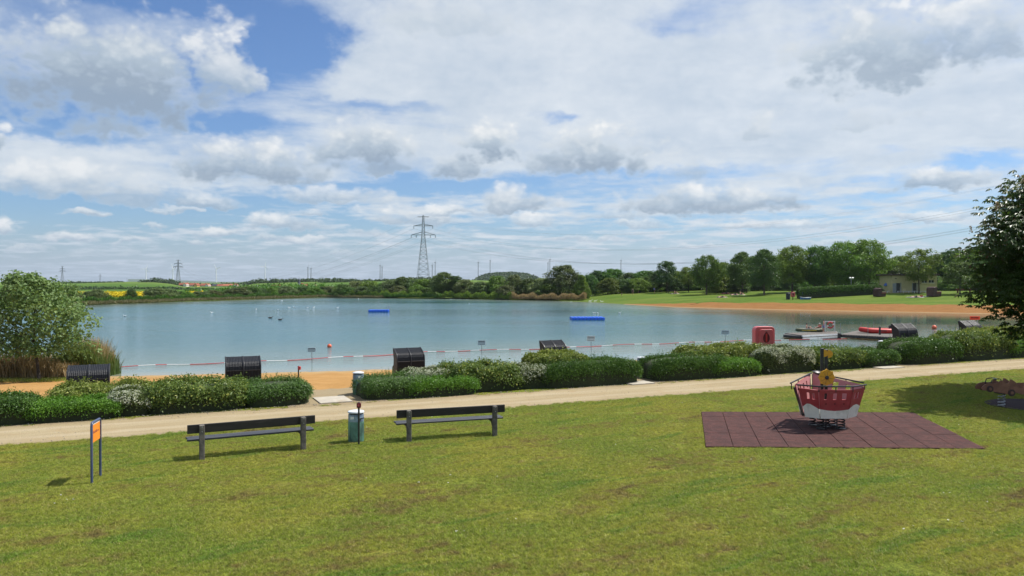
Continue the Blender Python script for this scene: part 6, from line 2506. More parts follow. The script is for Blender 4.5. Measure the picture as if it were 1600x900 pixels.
def water_sign(px, py0, py1, wpx, base, mat, label, rz, rows=2):
    Y = at(px, base, WZ).y
    X = col_x(px, Y)
    t = thing('shallows_sign', label, 'sign', (X, Y, WZ), rz, 'small signs standing in the shallows')
    z0, z1 = row_z(py1, Y) - WZ, row_z(py0, Y) - WZ
    w = wpx * Y / F
    MB().tube([(0.02, 0.03, -.4), (0.01, 0.03, z0 * .5), (0, 0.03, z1 - .03)], 0.022, 8).build('post', M['steel'], t)
    MB().box((0, 0, (z0 + z1) / 2), (w, 0.015, z1 - z0)).build('board', mat, t, bevel=.004)
    g = random.Random(int(px))
    h = z1 - z0
    for r in range(rows + 1):
        ink = MB()
        z = z1 - h * (0.22 + 0.30 * r)
        x = -w * .42
        while x < w * .38:
            ww = g.uniform(.03, .07)
            ink.box((x + ww / 2, -0.011, z), (ww, 0.006, h * (0.17 if r == 0 else 0.08)))
            x += ww + .014
        tag(ink.build('lettering', M['cloth_dark'], t), kind='stuff')


M['sign_grey'] = pm("blue_grey_board", (0.48, 0.56, 0.60), 0.5, .06, 3)
water_sign(486.8, 543.3, 550.0, 12.5, 567, M['sign_grey'], 'grey sign in the shallows near the orange buoy', 0.1)
water_sign(752.5, 531.8, 539.2, 12.0, 553, M['sign_grey'], 'grey sign in the shallows between the third and fourth beach chair', 0.05)
water_sign(923.5, 525.0, 533.2, 12.5, 549, M['white'], 'white sign in the shallows right of the fourth beach chair', -0.1)
water_sign(1133.5, 516.0, 522.6, 12.5, 538, M['sign_grey'], 'grey sign in the shallows left of the red cabinet', -0.05)


def build_red_notice():
    Y = 58.0
    t = thing('red_notice', 'orange red notice board standing behind the rightmost beach chair', 'sign', (col_x(1523.5, Y), Y, WZ + .3), -0.1)
    z0, z1 = row_z(499.6, Y) - WZ - .3, row_z(494.0, Y) - WZ - .3
    w = 15 * Y / F
    MB().box((0, 0, (z0 + z1) / 2), (w, 0.03, z1 - z0)).build('board', M['red_flag'], t, bevel=.006)
    for sx in (-.3, .3):
        MB().box((sx * w, 0.04, z1 / 2 - .3), (0.05, 0.05, z1 + .5)).build('post', M['steel'], t)
    ink = MB()
    g = random.Random(8)
    x = -w * .38
    while x < w * .36:
        ww = g.uniform(.03, .06)
        ink.box((x + ww / 2, -0.018, (z0 + z1) / 2 + .01), (ww, 0.006, (z1 - z0) * .34))
        x += ww + .016
    tag(ink.build('lettering', M['red_dark'], t), kind='stuff')


build_red_notice()


def buoy(px, py, r, label):
    p = at(px, py + 1.2, WZ)
    t = thing('buoy', label, 'buoy', (p.x, p.y, WZ + r * .55), 0)
    MB().ball((0, 0, 0), r, 20, 14).build('float_ball', M['buoy'], t, smooth=True)
    MB().tube([(0.04 * math.cos(a), 0, r + .02 + .04 * math.sin(a)) for a in np.linspace(0, 2 * math.pi, 12, endpoint=False)], 0.012, 6, closed=True).build('eye', M['steel'], t)


buoy(514.5, 541.5, 0.165, 'orange ball buoy beyond the grey sign, left of the third beach chair')
buoy(1460, 512.5, 0.24, 'orange ball buoy between the two rightmost beach chairs')


# ------------------------------------------------------------------ birds on the water
def bird_mesh(name, neck, s=1.0):
    n = {'body': (0, 0, .10, (.17, .13)), 'tail': (-.36, 0, .17, .05), 'chest': (.22, 0, .11, (.13, .11)), 'neck0': (.33, 0, .22, .05), 'neck1': (.34 if neck else .36, 0, .22 + neck * .5, .038), 'neck2': (.37, 0, .24 + neck, .036),
         'head': (.43, 0, .27 + neck, .05), 'beak': (.55, 0, .24 + neck, .018)}
    for k in n:
        r = n[k][3]
        r = tuple(q * s for q in r) if isinstance(r, tuple) else r * s
        n[k] = (n[k][0] * s, n[k][1] * s, n[k][2] * s, r)
    return skin_mesh(name, n, [('body', 'tail'), ('body', 'chest'), ('chest', 'neck0'), ('neck0', 'neck1'), ('neck1', 'neck2'), ('neck2', 'head'), ('head', 'beak')], 1)


def build_birds():
    sw, gull = bird_mesh('swan_body', 0.16, 1.25), bird_mesh('gull_body', 0.10, 0.85)
    swans = [(922, 471.5, 0.1, 'left swan of the three resting at the grassy bank by the reeds'), (930, 471.6, 0.3, 'middle swan of the three resting at the grassy bank by the reeds'), (941, 472.2, 2.6, 'right swan of the three, nearest the sand')]
    for px, py, rz, lab in swans:
        p = at(px, py, WZ)
        z = WZ
        t = thing('swan', lab, 'swan', (p.x, p.y, z - .03), rz, 'swans on the lake')
        sc = 0.95
        t.scale = (sc,) * 3
        link('body', sw, M['feather'] if not sw.materials else None, t)
        MB().ball((0.66, 0, .50), (.06, .025, .02), 6, 4).build('bill', M['beak'], t)
        for s in (-1, 1):
            MB().ball((-0.08, s * .15, .17), (.30, .06, .11), 10, 6).build('wing', M['feather'], t, smooth=True)
    gulls = [(480, 481.4), (490, 481), (460, 481), (452, 481.3), (434, 485), (527, 481.5), (560, 467.3), (195, 494.5), (331, 489), (733, 474.6), (440, 470), (400, 484), (929, 490), (934, 490), (968, 489.5)]
    labs = {480: 'gull in the middle of the small white flock on open water', 490: 'rightmost gull of the small white flock on open water', 460: 'second gull from the left in the small white flock', 452: 'leftmost gull of the small white flock on open water', 434: 'small gull nearest the pair of dark ducks', 527: 'lone gull left of the farther blue platform', 560: 'gull close to the far shore under the pylon',
            195: 'gull just right of the windswept poplar', 331: 'gull below the red roofed houses', 733: 'gull off the middle shore willows'}
    for i, (px, py) in enumerate(gulls):
        p = at(px, py, WZ)
        t = thing('gull', labs.get(px, 'tiny white gull far out on the open lake'), 'gull', (p.x, p.y, WZ - .02), i * 1.3, 'gulls on the lake')
        t.scale = (0.8,) * 3
        link('body', gull, M['feather'] if not gull.materials else None, t)
        for s in (-1, 1):
            MB().ball((-0.06, s * .10, .12), (.20, .04, .07), 8, 5).build('wing', M['sign_grey'], t, smooth=True)
    duck = bird_mesh('duck_body', 0.08, 0.8)
    for px, py, lab in ((422, 497.2, 'dark duck on the left of the pair far from shore'), (437.5, 500, 'dark duck on the right of the pair far from shore')):
        p = at(px, py, WZ)
        t = thing('duck', lab, 'duck', (p.x, p.y, WZ - .02), 0.4, 'ducks on the lake')
        link('body', duck, M['feather_dark'] if not duck.materials else None, t)


build_birds()


# ------------------------------------------------------------------ far right lawn: cabin, hedge, chairs, people
def build_cabin():
    p = on_land(1428, 457.6)
    Y = p.y
    zb = p.z
    x0, x1 = col_x(1392.5, Y), col_x(1463.5, Y)
    W = x1 - x0
    t = thing('cabin', 'yellow plastered flat roofed cabin behind the small tree', 'cabin', ((x0 + x1) / 2, Y, zb), 0)
    zt = row_z(430.5, Y) - zb
    D = 5.0
    h = W / 2

    def X(px):
        return col_x(px, Y) - (x0 + x1) / 2
    # front wall with openings: two doors and two windows
    doors = [(1400.0, 1406.3), (1426.0, 1431.6)]
    wins = [(1440.3, 1448.2), (1450.8, 1459.0)]
    holes = []
    dz1 = row_z(442.2, Y) - zb
    wz0, wz1 = row_z(441.8, Y) - zb, row_z(437.6, Y) - zb
    for a, b in doors:
        holes.append([(X(a), 0.05), (X(b), 0.05), (X(b), dz1), (X(a), dz1)])
    for a, b in wins:
        holes.append([(X(a), wz0), (X(b), wz0), (X(b), wz1), (X(a), wz1)])
    fw = link('front_wall', cut_plate('front_wall', [(-h, -.5), (h, -.5), (h, zt), (-h, zt)], holes, 0.25), M['plaster'], t)
    for sx in (-1, 1):
        MB().box((sx * (h - 0.127), D / 2 + .127, zt / 2 - .25), (0.25, D - .004, zt + .5)).build('side_wall', M['plaster'], t)
    MB().box((0, D + .13, zt / 2 - .25), (W - .01, 0.25, zt + .5)).build('back_wall', M['plaster'], t)
    MB().box((-.2, D / 2, zt + .16), (W + 1.0, D + 1.2, 0.32)).build('roof', M['roof_dark'], t, bevel=.03)
    MB().box((0.0, -0.145, (row_z(448, Y) - zb) / 2 - .1), (0.02, 0.02, 0.02)).build('bracket', M['steel'], t)
    for (a, b) in doors:
        d = MB().box(((X(a) + X(b)) / 2, 0.06, dz1 / 2 + .03), (X(b) - X(a) - .02, 0.06, dz1 - .05)).build('door', M['dark_void'], t)
        MB().box((X(b) - .12, 0.02, dz1 * .48), (0.04, 0.05, 0.14)).build('handle', M['steel'], d)
        for q in (a, b):
            MB().box((X(q) + (-.10 if q == a else .10), -0.14, dz1 / 2), (0.18, 0.04, dz1 + .1)).build('door_jamb', M['door_grey'], t)
    for (a, b) in wins:
        f = MB().box(((X(a) + X(b)) / 2, 0.04, (wz0 + wz1) / 2), (X(b) - X(a) - .02, 0.04, wz1 - wz0 - .02)).build('window', M['dark_void'], t)
        MB().box(((X(a) + X(b)) / 2, -0.15, wz0 - .06), (X(b) - X(a) + .25, 0.14, 0.10)).build('sill', M['white'], f)
        MB().box(((X(a) + X(b)) / 2, 0.0, (wz0 + wz1) / 2), (0.06, 0.05, wz1 - wz0 - .03)).build('frame', M['white'], f)
    a, b = X(1437.5), X(1450)
    MB().box(((a + b) / 2, -0.14, (row_z(451, Y) - zb)), (b - a, 0.03, row_z(445.8, Y) - row_z(456.0, Y))).build('panel', M['plaster_light'], t, bevel=.01)
    a, b = X(1393.4), X(1400)
    MB().box(((a + b) / 2, -0.142, dz1 * .48), (b - a - .25, 0.03, dz1 * .96)).build('panel', M['door_grey'], t, bevel=.01)
    a, b = X(1410), X(1415)
    MB().box(((a + b) / 2, -0.145, (row_z(453, Y) - zb)), (b - a, 0.05, 0.62)).build('vent_cover', M['plaster_light'], t, bevel=.01)
    MB().box((X(1399), -0.2, row_z(435.2, Y) - zb), (0.24, 0.2, 0.16)).build('wall_lamp', M['black'], t)


build_cabin()


def build_long_hedge():
    a, b = on_land(1246, 467), on_land(1376, 459.5)
    d = b - a
    L = d.length
    n_ = Vector((-d.y, d.x, 0)).normalized()
    t = thing('clipped_hedge', 'long straight clipped hedge on the far lawn leading to the cabin', 'hedge', (a + b) / 2, math.atan2(d.y, d.x))
    g = np.random.default_rng(91)
    n = 15000
    h0, h1 = row_z(449, a.y) - a.z, row_z(444, b.y) - b.z
    P, nn = mound_points(g, n, L / 2, 0.9, 1.0, 6.0, 3.0, 0.05)
    P[:, 2] *= h0 + (h1 - h0) * (P[:, 0] / L + .5)
    P = P + nn * g.normal(0, .07, (n, 1))
    v, f = leaf_quads(P, norm(nn + .7 * g.normal(size=(n, 3))), 0.22, g, 0.7)
    # follow the ground between the two ends
    dz = (b.z - a.z)
    v[:, 2] += dz * v[:, 0] / L - .1
    link('foliage', np_mesh('hedge_foliage', v, f), M['clip_dark'], t)
    mb = MB()
    for i in range(24):
        x = -L / 2 + L * (i + .5) / 24
        hh = (h0 + (h1 - h0) * (x / L + .5)) * .9
        mb.tube([(x, 0, dz * x / L - .2), (x + .1, 0.05, hh * .5), (x, 0, hh * .95)], [.05, .04, .02], 6)
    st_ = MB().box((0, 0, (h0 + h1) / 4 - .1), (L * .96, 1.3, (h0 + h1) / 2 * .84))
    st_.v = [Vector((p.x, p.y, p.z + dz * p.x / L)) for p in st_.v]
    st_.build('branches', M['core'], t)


build_long_hedge()


def wicker_chair(px, py, wpx, top, label):
    p = on_land(px, py)
    s = wpx * p.y / F / 1.45
    t = thing('wicker_beach_chair', label, 'beach chair', p, 0.25, 'brown wicker beach chairs on the far lawn')
    H0 = (row_z(top, p.y) - p.z)
    t.scale = (s, s, H0 / 1.6)
    # hood on the left, seat and footrest towards the right
    prof = [(-.72, 0.05), (-.72, 1.25), (-.60, 1.50), (-.15, 1.60), (.02, 1.40), (-.08, 0.80), (-.02, 0.05)]
    MB().prism(prof, -.62, .62).build('hood', M['brownwicker'], t, bevel=.03)
    MB().box((.28, 0, .30), (0.78, 1.16, 0.5)).build('seat_box', M['brownwicker'], t, bevel=.02)
    for sy in (-1, 1):
        MB().box((.26, sy * .60, .70), (0.76, 0.12, 0.34)).build('armrest', M['brownwood'], t, bevel=.02)
    MB().box((.26, 0, .60), (0.66, 1.0, .12)).build('cushion', M['cloth_dark'], t, bevel=.03)
    MB().prism([(.00, 1.42), (.50, 1.16), (.48, 1.10), (-.02, 1.34)], -.60, .60).build('awning', M['cloth_dark'], t)
    MB().box((.685, -.2, .30), (0.03, .22, .16)).build('number_plate', M['white'], t)


wicker_chair(1374.5, 463.2, 14.5, 449.8, 'brown wicker beach chair at the end of the long clipped hedge')
wicker_chair(1459.5, 463.2, 16.5, 448.0, 'larger brown wicker beach chair in front of the cabin windows')


def far_bench(px, py, wpx, mat, label):
    p = on_land(px, py)
    L = wpx * p.y / F
    t = thing('garden_bench', label, 'bench', p, -0.08, 'benches on the far lawn')
    for sx in (-1, 1):
        MB().box((sx * L * .38, 0.1, .22), (0.10, 0.45, 0.48)).build('leg', mat, t)
    for k in range(3):
        MB().box((0, -.08 + k * .15, .47), (L, 0.13, .05)).build('seat_slat', mat, t)
    for k in range(2):
        MB().box((0, .36, .66 + k * .17), (L, 0.045, .14)).build('backrest_slat', mat, t)
    for sx in (-1, 1):
        MB().box((sx * L * .38, .40, .45), (0.08, 0.05, 0.92)).build('back_post', mat, t)


far_bench(1506.5, 457.6, 24, M['brownwood'], 'red brown bench on the far lawn beside the slender tree')
far_bench(1162, 457.6, 12, M['bench_dark'], 'dark bench in front of the dense dark tree pair')
far_bench(1049, 458.2, 11, M['bench_dark'], 'dark bench beside the young tree near the sunbathers')


def build_lawn_things():
    # red lifebuoy board
    p = on_land(1239, 468.5)
    Y = p.y
    t = thing('lifebuoy_board', 'red lifebuoy box on a post at the end of the long clipped hedge', 'lifebuoy box', p, 0.1)
    MB().box((0, 0, (row_z(460, Y) - p.z)), (7.5 * Y / F, .25, 8.2 * Y / F)).build('box', M['red_plastic'], t, bevel=.12, segs=3, smooth=True)
    MB().box((0, 0.02, (row_z(462, Y) - p.z) / 2), (.12, .12, row_z(462, Y) - p.z)).build('post', M['dark_deck'], t)
    MB().box((0, -.13, (row_z(460, Y) - p.z)), (.30, .03, .45)).build('handle', M['red_dark'], t, bevel=.01)
    # dark bin left of it
    p = on_land(1231.5, 468)
    t = thing('dark_bin', 'dark bin standing left of the red lifebuoy box on the far lawn', 'bin', p)
    k = p.y / F
    MB().lathe([(3.0 * k, 0), (3.2 * k, 6 * k), (3.3 * k, 9 * k)], 16).build('body', M['cloth_dark'], t, smooth=True)
    MB().lathe([(3.5 * k, 9 * k), (3.5 * k, 9.8 * k), (2 * k, 10.8 * k), (0, 11 * k)], 16).build('lid', M['black'], t, smooth=True)
    MB().tube([(2.5 * k, .3, 0), (2.5 * k, .3, 15 * k)], .05, 6).build('pole', M['dark_deck'], t)
    # blue sign
    p = on_land(1252.5, 467)
    t = thing('blue_sign', 'small blue sign in front of the left end of the clipped hedge', 'sign', p)
    k = p.y / F
    MB().box((0, 0, row_z(456.5, p.y) - p.z), (3.4 * k, .04, 7.5 * k)).build('board', M['cloth_blue'], t)
    MB().tube([(0, .06, 0), (0, .06, row_z(453, p.y) - p.z)], .04, 6).build('post', M['steel'], t)
    MB().box((0, -.03, row_z(455.0, p.y) - p.z), (2.0 * k, .02, 1.6 * k)).build('symbol', M['white'], t)
    # small blue boat on the grass
    p = on_land(1258, 468.2)
    t = thing('rowing_boat', 'small blue and white boat lying on the grass by the clipped hedge', 'boat', p, 0.18)
    L, W = 17 * p.y / F, .95
    secs = [(-.5, .10, .55), (-.35, .75, .42), (0, 1.0, .38), (.35, .9, .40), (.5, .72, .44)]
    mb = MB()
    vs, fs = [], []
    for f, w, z in secs:
        vs += [(f * L, -w * W / 2, z), (f * L, -w * W * .36, .06), (f * L, w * W * .36, .06), (f * L, w * W / 2, z)]
    for i in range(len(secs) - 1):
        for j in range(3):
            fs.append((i * 4 + j, i * 4 + j + 1, (i + 1) * 4 + j + 1, (i + 1) * 4 + j))
    fs += [(0, 1, 2, 3), (16, 17, 18, 19)]
    mb.add(vs, fs).build('hull', M['cloth_blue'], t)
    for sy in (-1, 1):
        MB().tube([(f * L, sy * w * W / 2, z + .02) for f, w, z in secs], .05, 6).build('gunwale', M['white'], t, smooth=True)
    MB().box((0.1 * L, 0, .36), (.3, W * .9, .05)).build('thwart', M['white'], t)
    # folded blue parasol beside the cabin
    p = on_land(1385, 457.5)
    t = thing('parasol', 'blue parasol beside the left wall of the cabin', 'parasol', p)
    k = p.y / F
    zt = row_z(441.5, p.y) - p.z
    MB().tube([(0, 0, 0), (0, 0, zt + .1)], .05, 8).build('pole', M['steel'], t)
    MB().lathe([(4.2 * k, zt - 5.2 * k), (3.6 * k, zt - 3.2 * k), (1.8 * k, zt - 1 * k), (0, zt)], 10).build('canopy', M['cloth_blue'], t)
    # flood light above the hedge
    p = on_land(1330, 458)
    t = thing('flood_light', 'white flood light on a pole rising above the clipped hedge', 'lamp', p)
    zt = row_z(434.5, p.y) - p.z
    k = p.y / F
    MB().tube([(0, 0, 0), (0, 0, zt)], .07, 8).build('pole', M['steel'], t)
    for s in (-1, 1):
        MB().box((s * 2.0 * k, -.1, zt), (3.0 * k, .3, 2.4 * k), Matrix.Rotation(R(35), 3, 'X')).build('lamp_head', M['white'], t, bevel=.04)
    # low white kerb rail before the cabin
    a, b = on_land(1382, 457.6), on_land(1450, 457.8)
    t = thing('low_rail', 'low pale rail in front of the cabin', 'rail', a)
    for i in range(9):
        q = a.lerp(b, i / 8) - a
        q.z = ground_z(a.x + q.x, a.y + q.y) - a.z
        MB().box((q.x, q.y - 1.2, .18), (.08, .08, .45)).build('post', M['white'], t)
    MB().bar((0, -1.2, .38), (b.x - a.x, b.y - a.y - 1.2, .38 + b.z - a.z), .06, .09).build('rail', M['white'], t)

    def towel(px, py, w, d, mat, label, rz):
        p = on_land(px, py)
        o = MB()
        vs, fs = [], []
        nx, ny = 9, 5
        for j in range(ny):
            for i in range(nx):
                x, y = (i / (nx - 1) - .5) * w, (j / (ny - 1) - .5) * d
                vs.append((x, y, .03 + .025 * math.sin(3 * x + 5 * y) + .02 * math.sin(9 * x)))
        fs = grid_faces(ny, nx).tolist()
        ob = o.add(vs, fs).build('towel', M[mat], None, smooth=True)
        sl = ob.modifiers.new('thick', 'SOLIDIFY')
        sl.thickness = .03
        ob.location = (p.x, p.y, p.z + .03)
        ob.rotation_euler.z = rz
        tag(ob, label, 'towel', 'towels on the far lawn')
        return p
    rows = [(1128, 465, 'cloth_light', 'lie', 'cloth_dark', 'person in dark swimwear lying on a pale towel, closest to the sand', 'pale towel of the sunbather closest to the sand', 1.35),
            (1134, 459.5, 'cloth_red', 'lie', 'cloth_dark', 'person lying on a reddish towel behind the closest sunbather', 'reddish towel behind the closest sunbather', 1.5),
            (1148, 461.5, 'cloth_light', 'lie', 'cloth_dark', 'person lying on a light towel in the middle of the sunbathers', 'light towel in the middle of the sunbathers', 1.45),
            (1157, 461.2, 'cloth_light', 'sit', 'cloth_dark', 'person sitting on a light towel at the right end of the sunbathers', 'light towel at the right end of the sunbathers', 1.6),
            (1054.5, 459.4, 'cloth_light', 'sit', 'cloth_dark', 'person with dark shorts sitting on a light towel under the young tree', 'light towel under the young tree', 1.5)]
    for px, py, tm, pose, cl, lab, tl, rz in rows:
        p = towel(px, py, 2.3, 1.3, tm, tl, 0.15)
        person(lab, pose, (p.x, p.y, p.z + .07), rz, 1.1, None, cl, group='sunbathers on the far lawn')
    p = towel(1430, 465.0, 2.9, 1.7, 'cloth_light', 'wide white towel on the grass left of the larger wicker chair', 0.1)
    towel(1442.5, 463.2, 1.7, 1.2, 'white', 'small white towel beside a red bag near the larger wicker chair', 0.3)
    q = on_land(1439.8, 464.0)
    bg_ = MB().box((0, 0, .2), (.55, .35, .36)).build('beach_bag', M['cloth_red'], None, bevel=.08, segs=2, smooth=True)
    bg_.location = q
    tag(bg_, 'red bag lying between the two white towels', 'bag')
    person('person in dark swimwear lying on the wide white towel near the wicker chair', 'lie', (p.x, p.y, p.z + .07), 1.4, 1.1, None, 'cloth_dark', group='sunbathers on the far lawn')
    for px, py, tp, bt, rz, lab, sc in ((988.5, 460.5, 'cloth_dark', 'cloth_dark', 0.5, 'person in dark clothes standing on the lawn behind the swans', 1.0),
                                        (997.5, 457.8, 'cloth_light', 'cloth_light', -1.2, 'taller person in pale clothes walking along the dark trees', 1.15),
                                        (1022.5, 459.0, 'cloth_blue', 'cloth_dark', 2.0, 'person in a blue top standing by the dark trees', 1.0),
                                        (971.5, 463.0, 'cloth_dark', 'cloth_dark', 1.0, 'small child in dark clothes on the lawn nearest the reeds', 0.55)):
        g = on_land(px, py)
        person(lab, 'stand', g, rz, sc, tp, bt, group='people strolling on the far lawn')


build_lawn_things()


# ------------------------------------------------------------------ village
def house(px, wpx, base, ridge, Y, wall, roof, label, gable=False, group='village houses beyond the lake'):
    X = col_x(px, Y)
    z = min(ground_z(X, Y), row_z(base, Y))
    t = thing('house', label, 'house', (X, Y - (9 if gable else 0), z), 0, group)
    W = wpx * Y / F
    zr = row_z(ridge, Y) - z
    he = zr * (0.60 if gable else 0.50)
    D = 8.0
    if gable:
        MB().prism([(-W / 2, -.5), (W / 2, -.5), (W / 2, he), (0, zr - .15), (-W / 2, he)], 0, D).build('wall', M[wall], t)
        for s in (-1, 1):
            MB().add([(s * (W / 2 + .35), -.4, he - .35), (s * (W / 2 + .35), D + .4, he - .35), (0, D + .4, zr), (0, -.4, zr),
                      (s * (W / 2 + .35), -.4, he - .60), (s * (W / 2 + .35), D + .4, he - .60), (0, D + .4, zr - .25), (0, -.4, zr - .25)],
                     [(0, 1, 2, 3), (4, 5, 6, 7), (0, 1, 5, 4), (1, 2, 6, 5), (2, 3, 7, 6), (3, 0, 4, 7)]).build('roof_slope', M[roof], t)
    else:
        MB().box((0, D / 2, he / 2 - .25), (W, D, he + .5)).build('wall', M[wall], t)
        MB().prism([(-.45, he - .2), (D / 2, zr), (D + .45, he - .2)], -W / 2 - .2, W / 2 + .2, Matrix.Rotation(math.pi / 2, 4, 'Z')).build('roof', M[roof], t)
        MB().box((W * .22, D / 2 + .6, zr + .1), (.6, .6, 1.2)).build('chimney', M['tile_red'], t)
    n = 2 if gable else 3
    for i in range(n):
        x = (i - (n - 1) / 2) * W / (n + .6)
        MB().box((x, -.03, he * .55), (W * .12, .1, he * .30)).build('window', M['dark_void'], t)


def build_village():
    Y = 880
    hs = [(282, 8, 447.5, 442.2, 'house_white', 'tile_red', 'red roofed house at the left end of the village row, against the far pylon', False),
          (288.5, 8, 448, 441.8, 'house_ochre', 'tile_orange', 'red roofed house left of the first white gable', False),
          (293.5, 5.5, 448, 442.2, 'house_white', 'tile_red', 'first white gabled house of the village row', True),
          (299.5, 9, 448, 442.4, 'house_white', 'tile_red', 'red roofed house between white gable and ochre gable', False),
          (305.5, 6, 448.2, 442.8, 'house_white', 'tile_orange', 'small red roofed house touching the ochre gable', False),
          (310.5, 4.6, 448.6, 442.8, 'house_ochre', 'tile_red', 'ochre gabled house in the middle of the village row', True),
          (317, 9, 448.5, 443.0, 'house_white', 'tile_red', 'red roofed house right of the ochre gable', False),
          (322.8, 5, 448.5, 443.3, 'house_white', 'tile_orange', 'small red roofed house before the last white gable', False),
          (327.6, 5.4, 449, 443.6, 'house_white', 'tile_red', 'last white gabled house of the village row', True),
          (334, 6.5, 449, 443.8, 'slate', 'slate', 'dark roofed house between the two red roofed rows', False),
          (343, 9, 448.8, 444.0, 'house_white', 'tile_red', 'red roofed house under the white turbine', False),
          (352.5, 10, 448.6, 443.8, 'house_ochre', 'tile_orange', 'long orange roofed house in the right row', False),
          (363, 11, 448.4, 443.6, 'house_white', 'tile_orange', 'long orange roofed house near the right end', False),
          (371.5, 5, 448.6, 443.8, 'house_white', 'tile_red', 'white gabled house ending the right row', True)]
    for px, w, b, r_, wl, rf, lab, gb in hs:
        house(px, w, b, r_, Y, wl, rf, lab, gb)
    Y = 560
    house(430, 13, 448.6, 445.2, Y, 'house_white', 'tile_red', 'red roofed house left of the church', False)
    house(475.5, 8, 448.4, 444.4, Y, 'house_white', 'tile_red', 'red roofed house right beside the church', False)
    house(488, 9, 448.4, 445.4, Y, 'house_white', 'tile_orange', 'orange roofed house farther right of the church', False)
    house(403, 5, 450, 446.0, Y, 'house_white', 'slate', 'small white house between the village rows and the church', True)
    X = col_x(467.4, Y)
    z = ground_z(X, Y)
    t = thing('church', 'village church with a pointed dark spire beyond the lake', 'church', (X, Y, z))
    k = Y / F
    zt = row_z(442.2, Y) - z
    MB().box((0, 0, zt / 2 - .3), (3.4 * k, 3.4 * k, zt + .6)).build('tower', M['house_white'], t)
    MB().lathe([(2.9 * k, zt), (1.7 * k, zt + 2.2 * k), (0.9 * k, zt + 5.5 * k), (0, row_z(433.4, Y) - z)], 8).build('spire', M['slate'], t)
    MB().box((3.6 * k, 1.5 * k, (zt - 2 * k) / 2 - .3), (5 * k, 3.5 * k, zt - 2 * k + .3)).build('nave', M['house_white'], t)
    MB().prism([(-2.1 * k, zt - 2.2 * k), (0, zt - .2 * k), (2.1 * k, zt - 2.2 * k)], 1.75 * k, 6.3 * k, Matrix.Translation((0, 1.5 * k, 0)) @ Matrix.Rotation(-math.pi / 2, 4, 'Z')).build('nave_roof', M['tile_red'], t)
    for s in (-1, 1):
        MB().box((s * .6 * k, -1.72 * k, zt * .75), (.5 * k, .06, .9 * k)).build('window', M['dark_void'], t)


build_village()


# ------------------------------------------------------------------ pylons, wires, turbines
PH = 60.0
ARMS = [(58.6, 5.2, 0.0), (50.2, 8.8, 1.6), (41.8, 11.2, 2.6)]     # height, half span, depth of the arm truss


def make_pylon(label, th=0.22):
    t = thing('pylon', label, 'pylon', group='power pylons')

    def half(z):
        return float(np.interp(z, [0, 20, 41.8, 50, 60], [5.6, 3.5, 1.35, 1.05, 0.55]))
    for sx in (-1, 1):
        for sy in (-1, 1):
            mb = MB()
            zs = [-1, 20, 41.8, 50, 60]
            for a, b in zip(zs[:-1], zs[1:]):
                mb.bar((sx * half(a), sy * half(a), a), (sx * half(b), sy * half(b), b), th, th)
            mb.build('leg', M['pylon'], t)
    br = MB()
    zs = [0, 5, 10, 15, 19.5, 23.5, 27, 30.2, 33.2, 36, 38.8, 41.8, 44.5, 47.2, 50, 52.6, 55.2, 57.6, 60]
    w = th * .62
    for a, b in zip(zs[:-1], zs[1:]):
        ha, hb = half(a), half(b)
        for sgn in (-1, 1):
            br.bar((-ha, sgn * ha, a), (hb, sgn * hb, b), w)
            br.bar((ha, sgn * ha, a), (-hb, sgn * hb, b), w)
            br.bar((sgn * ha, -ha, a), (sgn * hb, hb, b), w)
            br.bar((-hb, sgn * hb, b), (hb, sgn * hb, b), w)
    tag(br.build('bracing', M['pylon'], t), kind='stuff')
    for z, hw, dp in ARMS:
        for s in (-1, 1):
            h = half(z)
            mb = MB()
            for sy in (-1, 1):
                mb.bar((s * h, sy * h, z), (s * hw, 0, z), th * 2.0)
                if dp:
                    mb.bar((s * h, sy * h, z + dp), (s * hw, 0, z), th * 1.6)
            for f in (.33, .66):
                mb.bar((s * (h + (hw - h) * f), -h * (1 - f), z), (s * (h + (hw - h) * f), -h * (1 - f), z + dp * (1 - f) + .01), th * .6)
            tag(mb.build('crossarm', M['pylon'], t), kind='stuff')
            for x in ([hw] if dp and z > 45 else [hw, hw * .58] if dp else []):
                MB().bar((s * x, 0, z), (s * x, 0, z - 2.6), th * 2.0).build('insulator', M['pylon'], t)
    return t


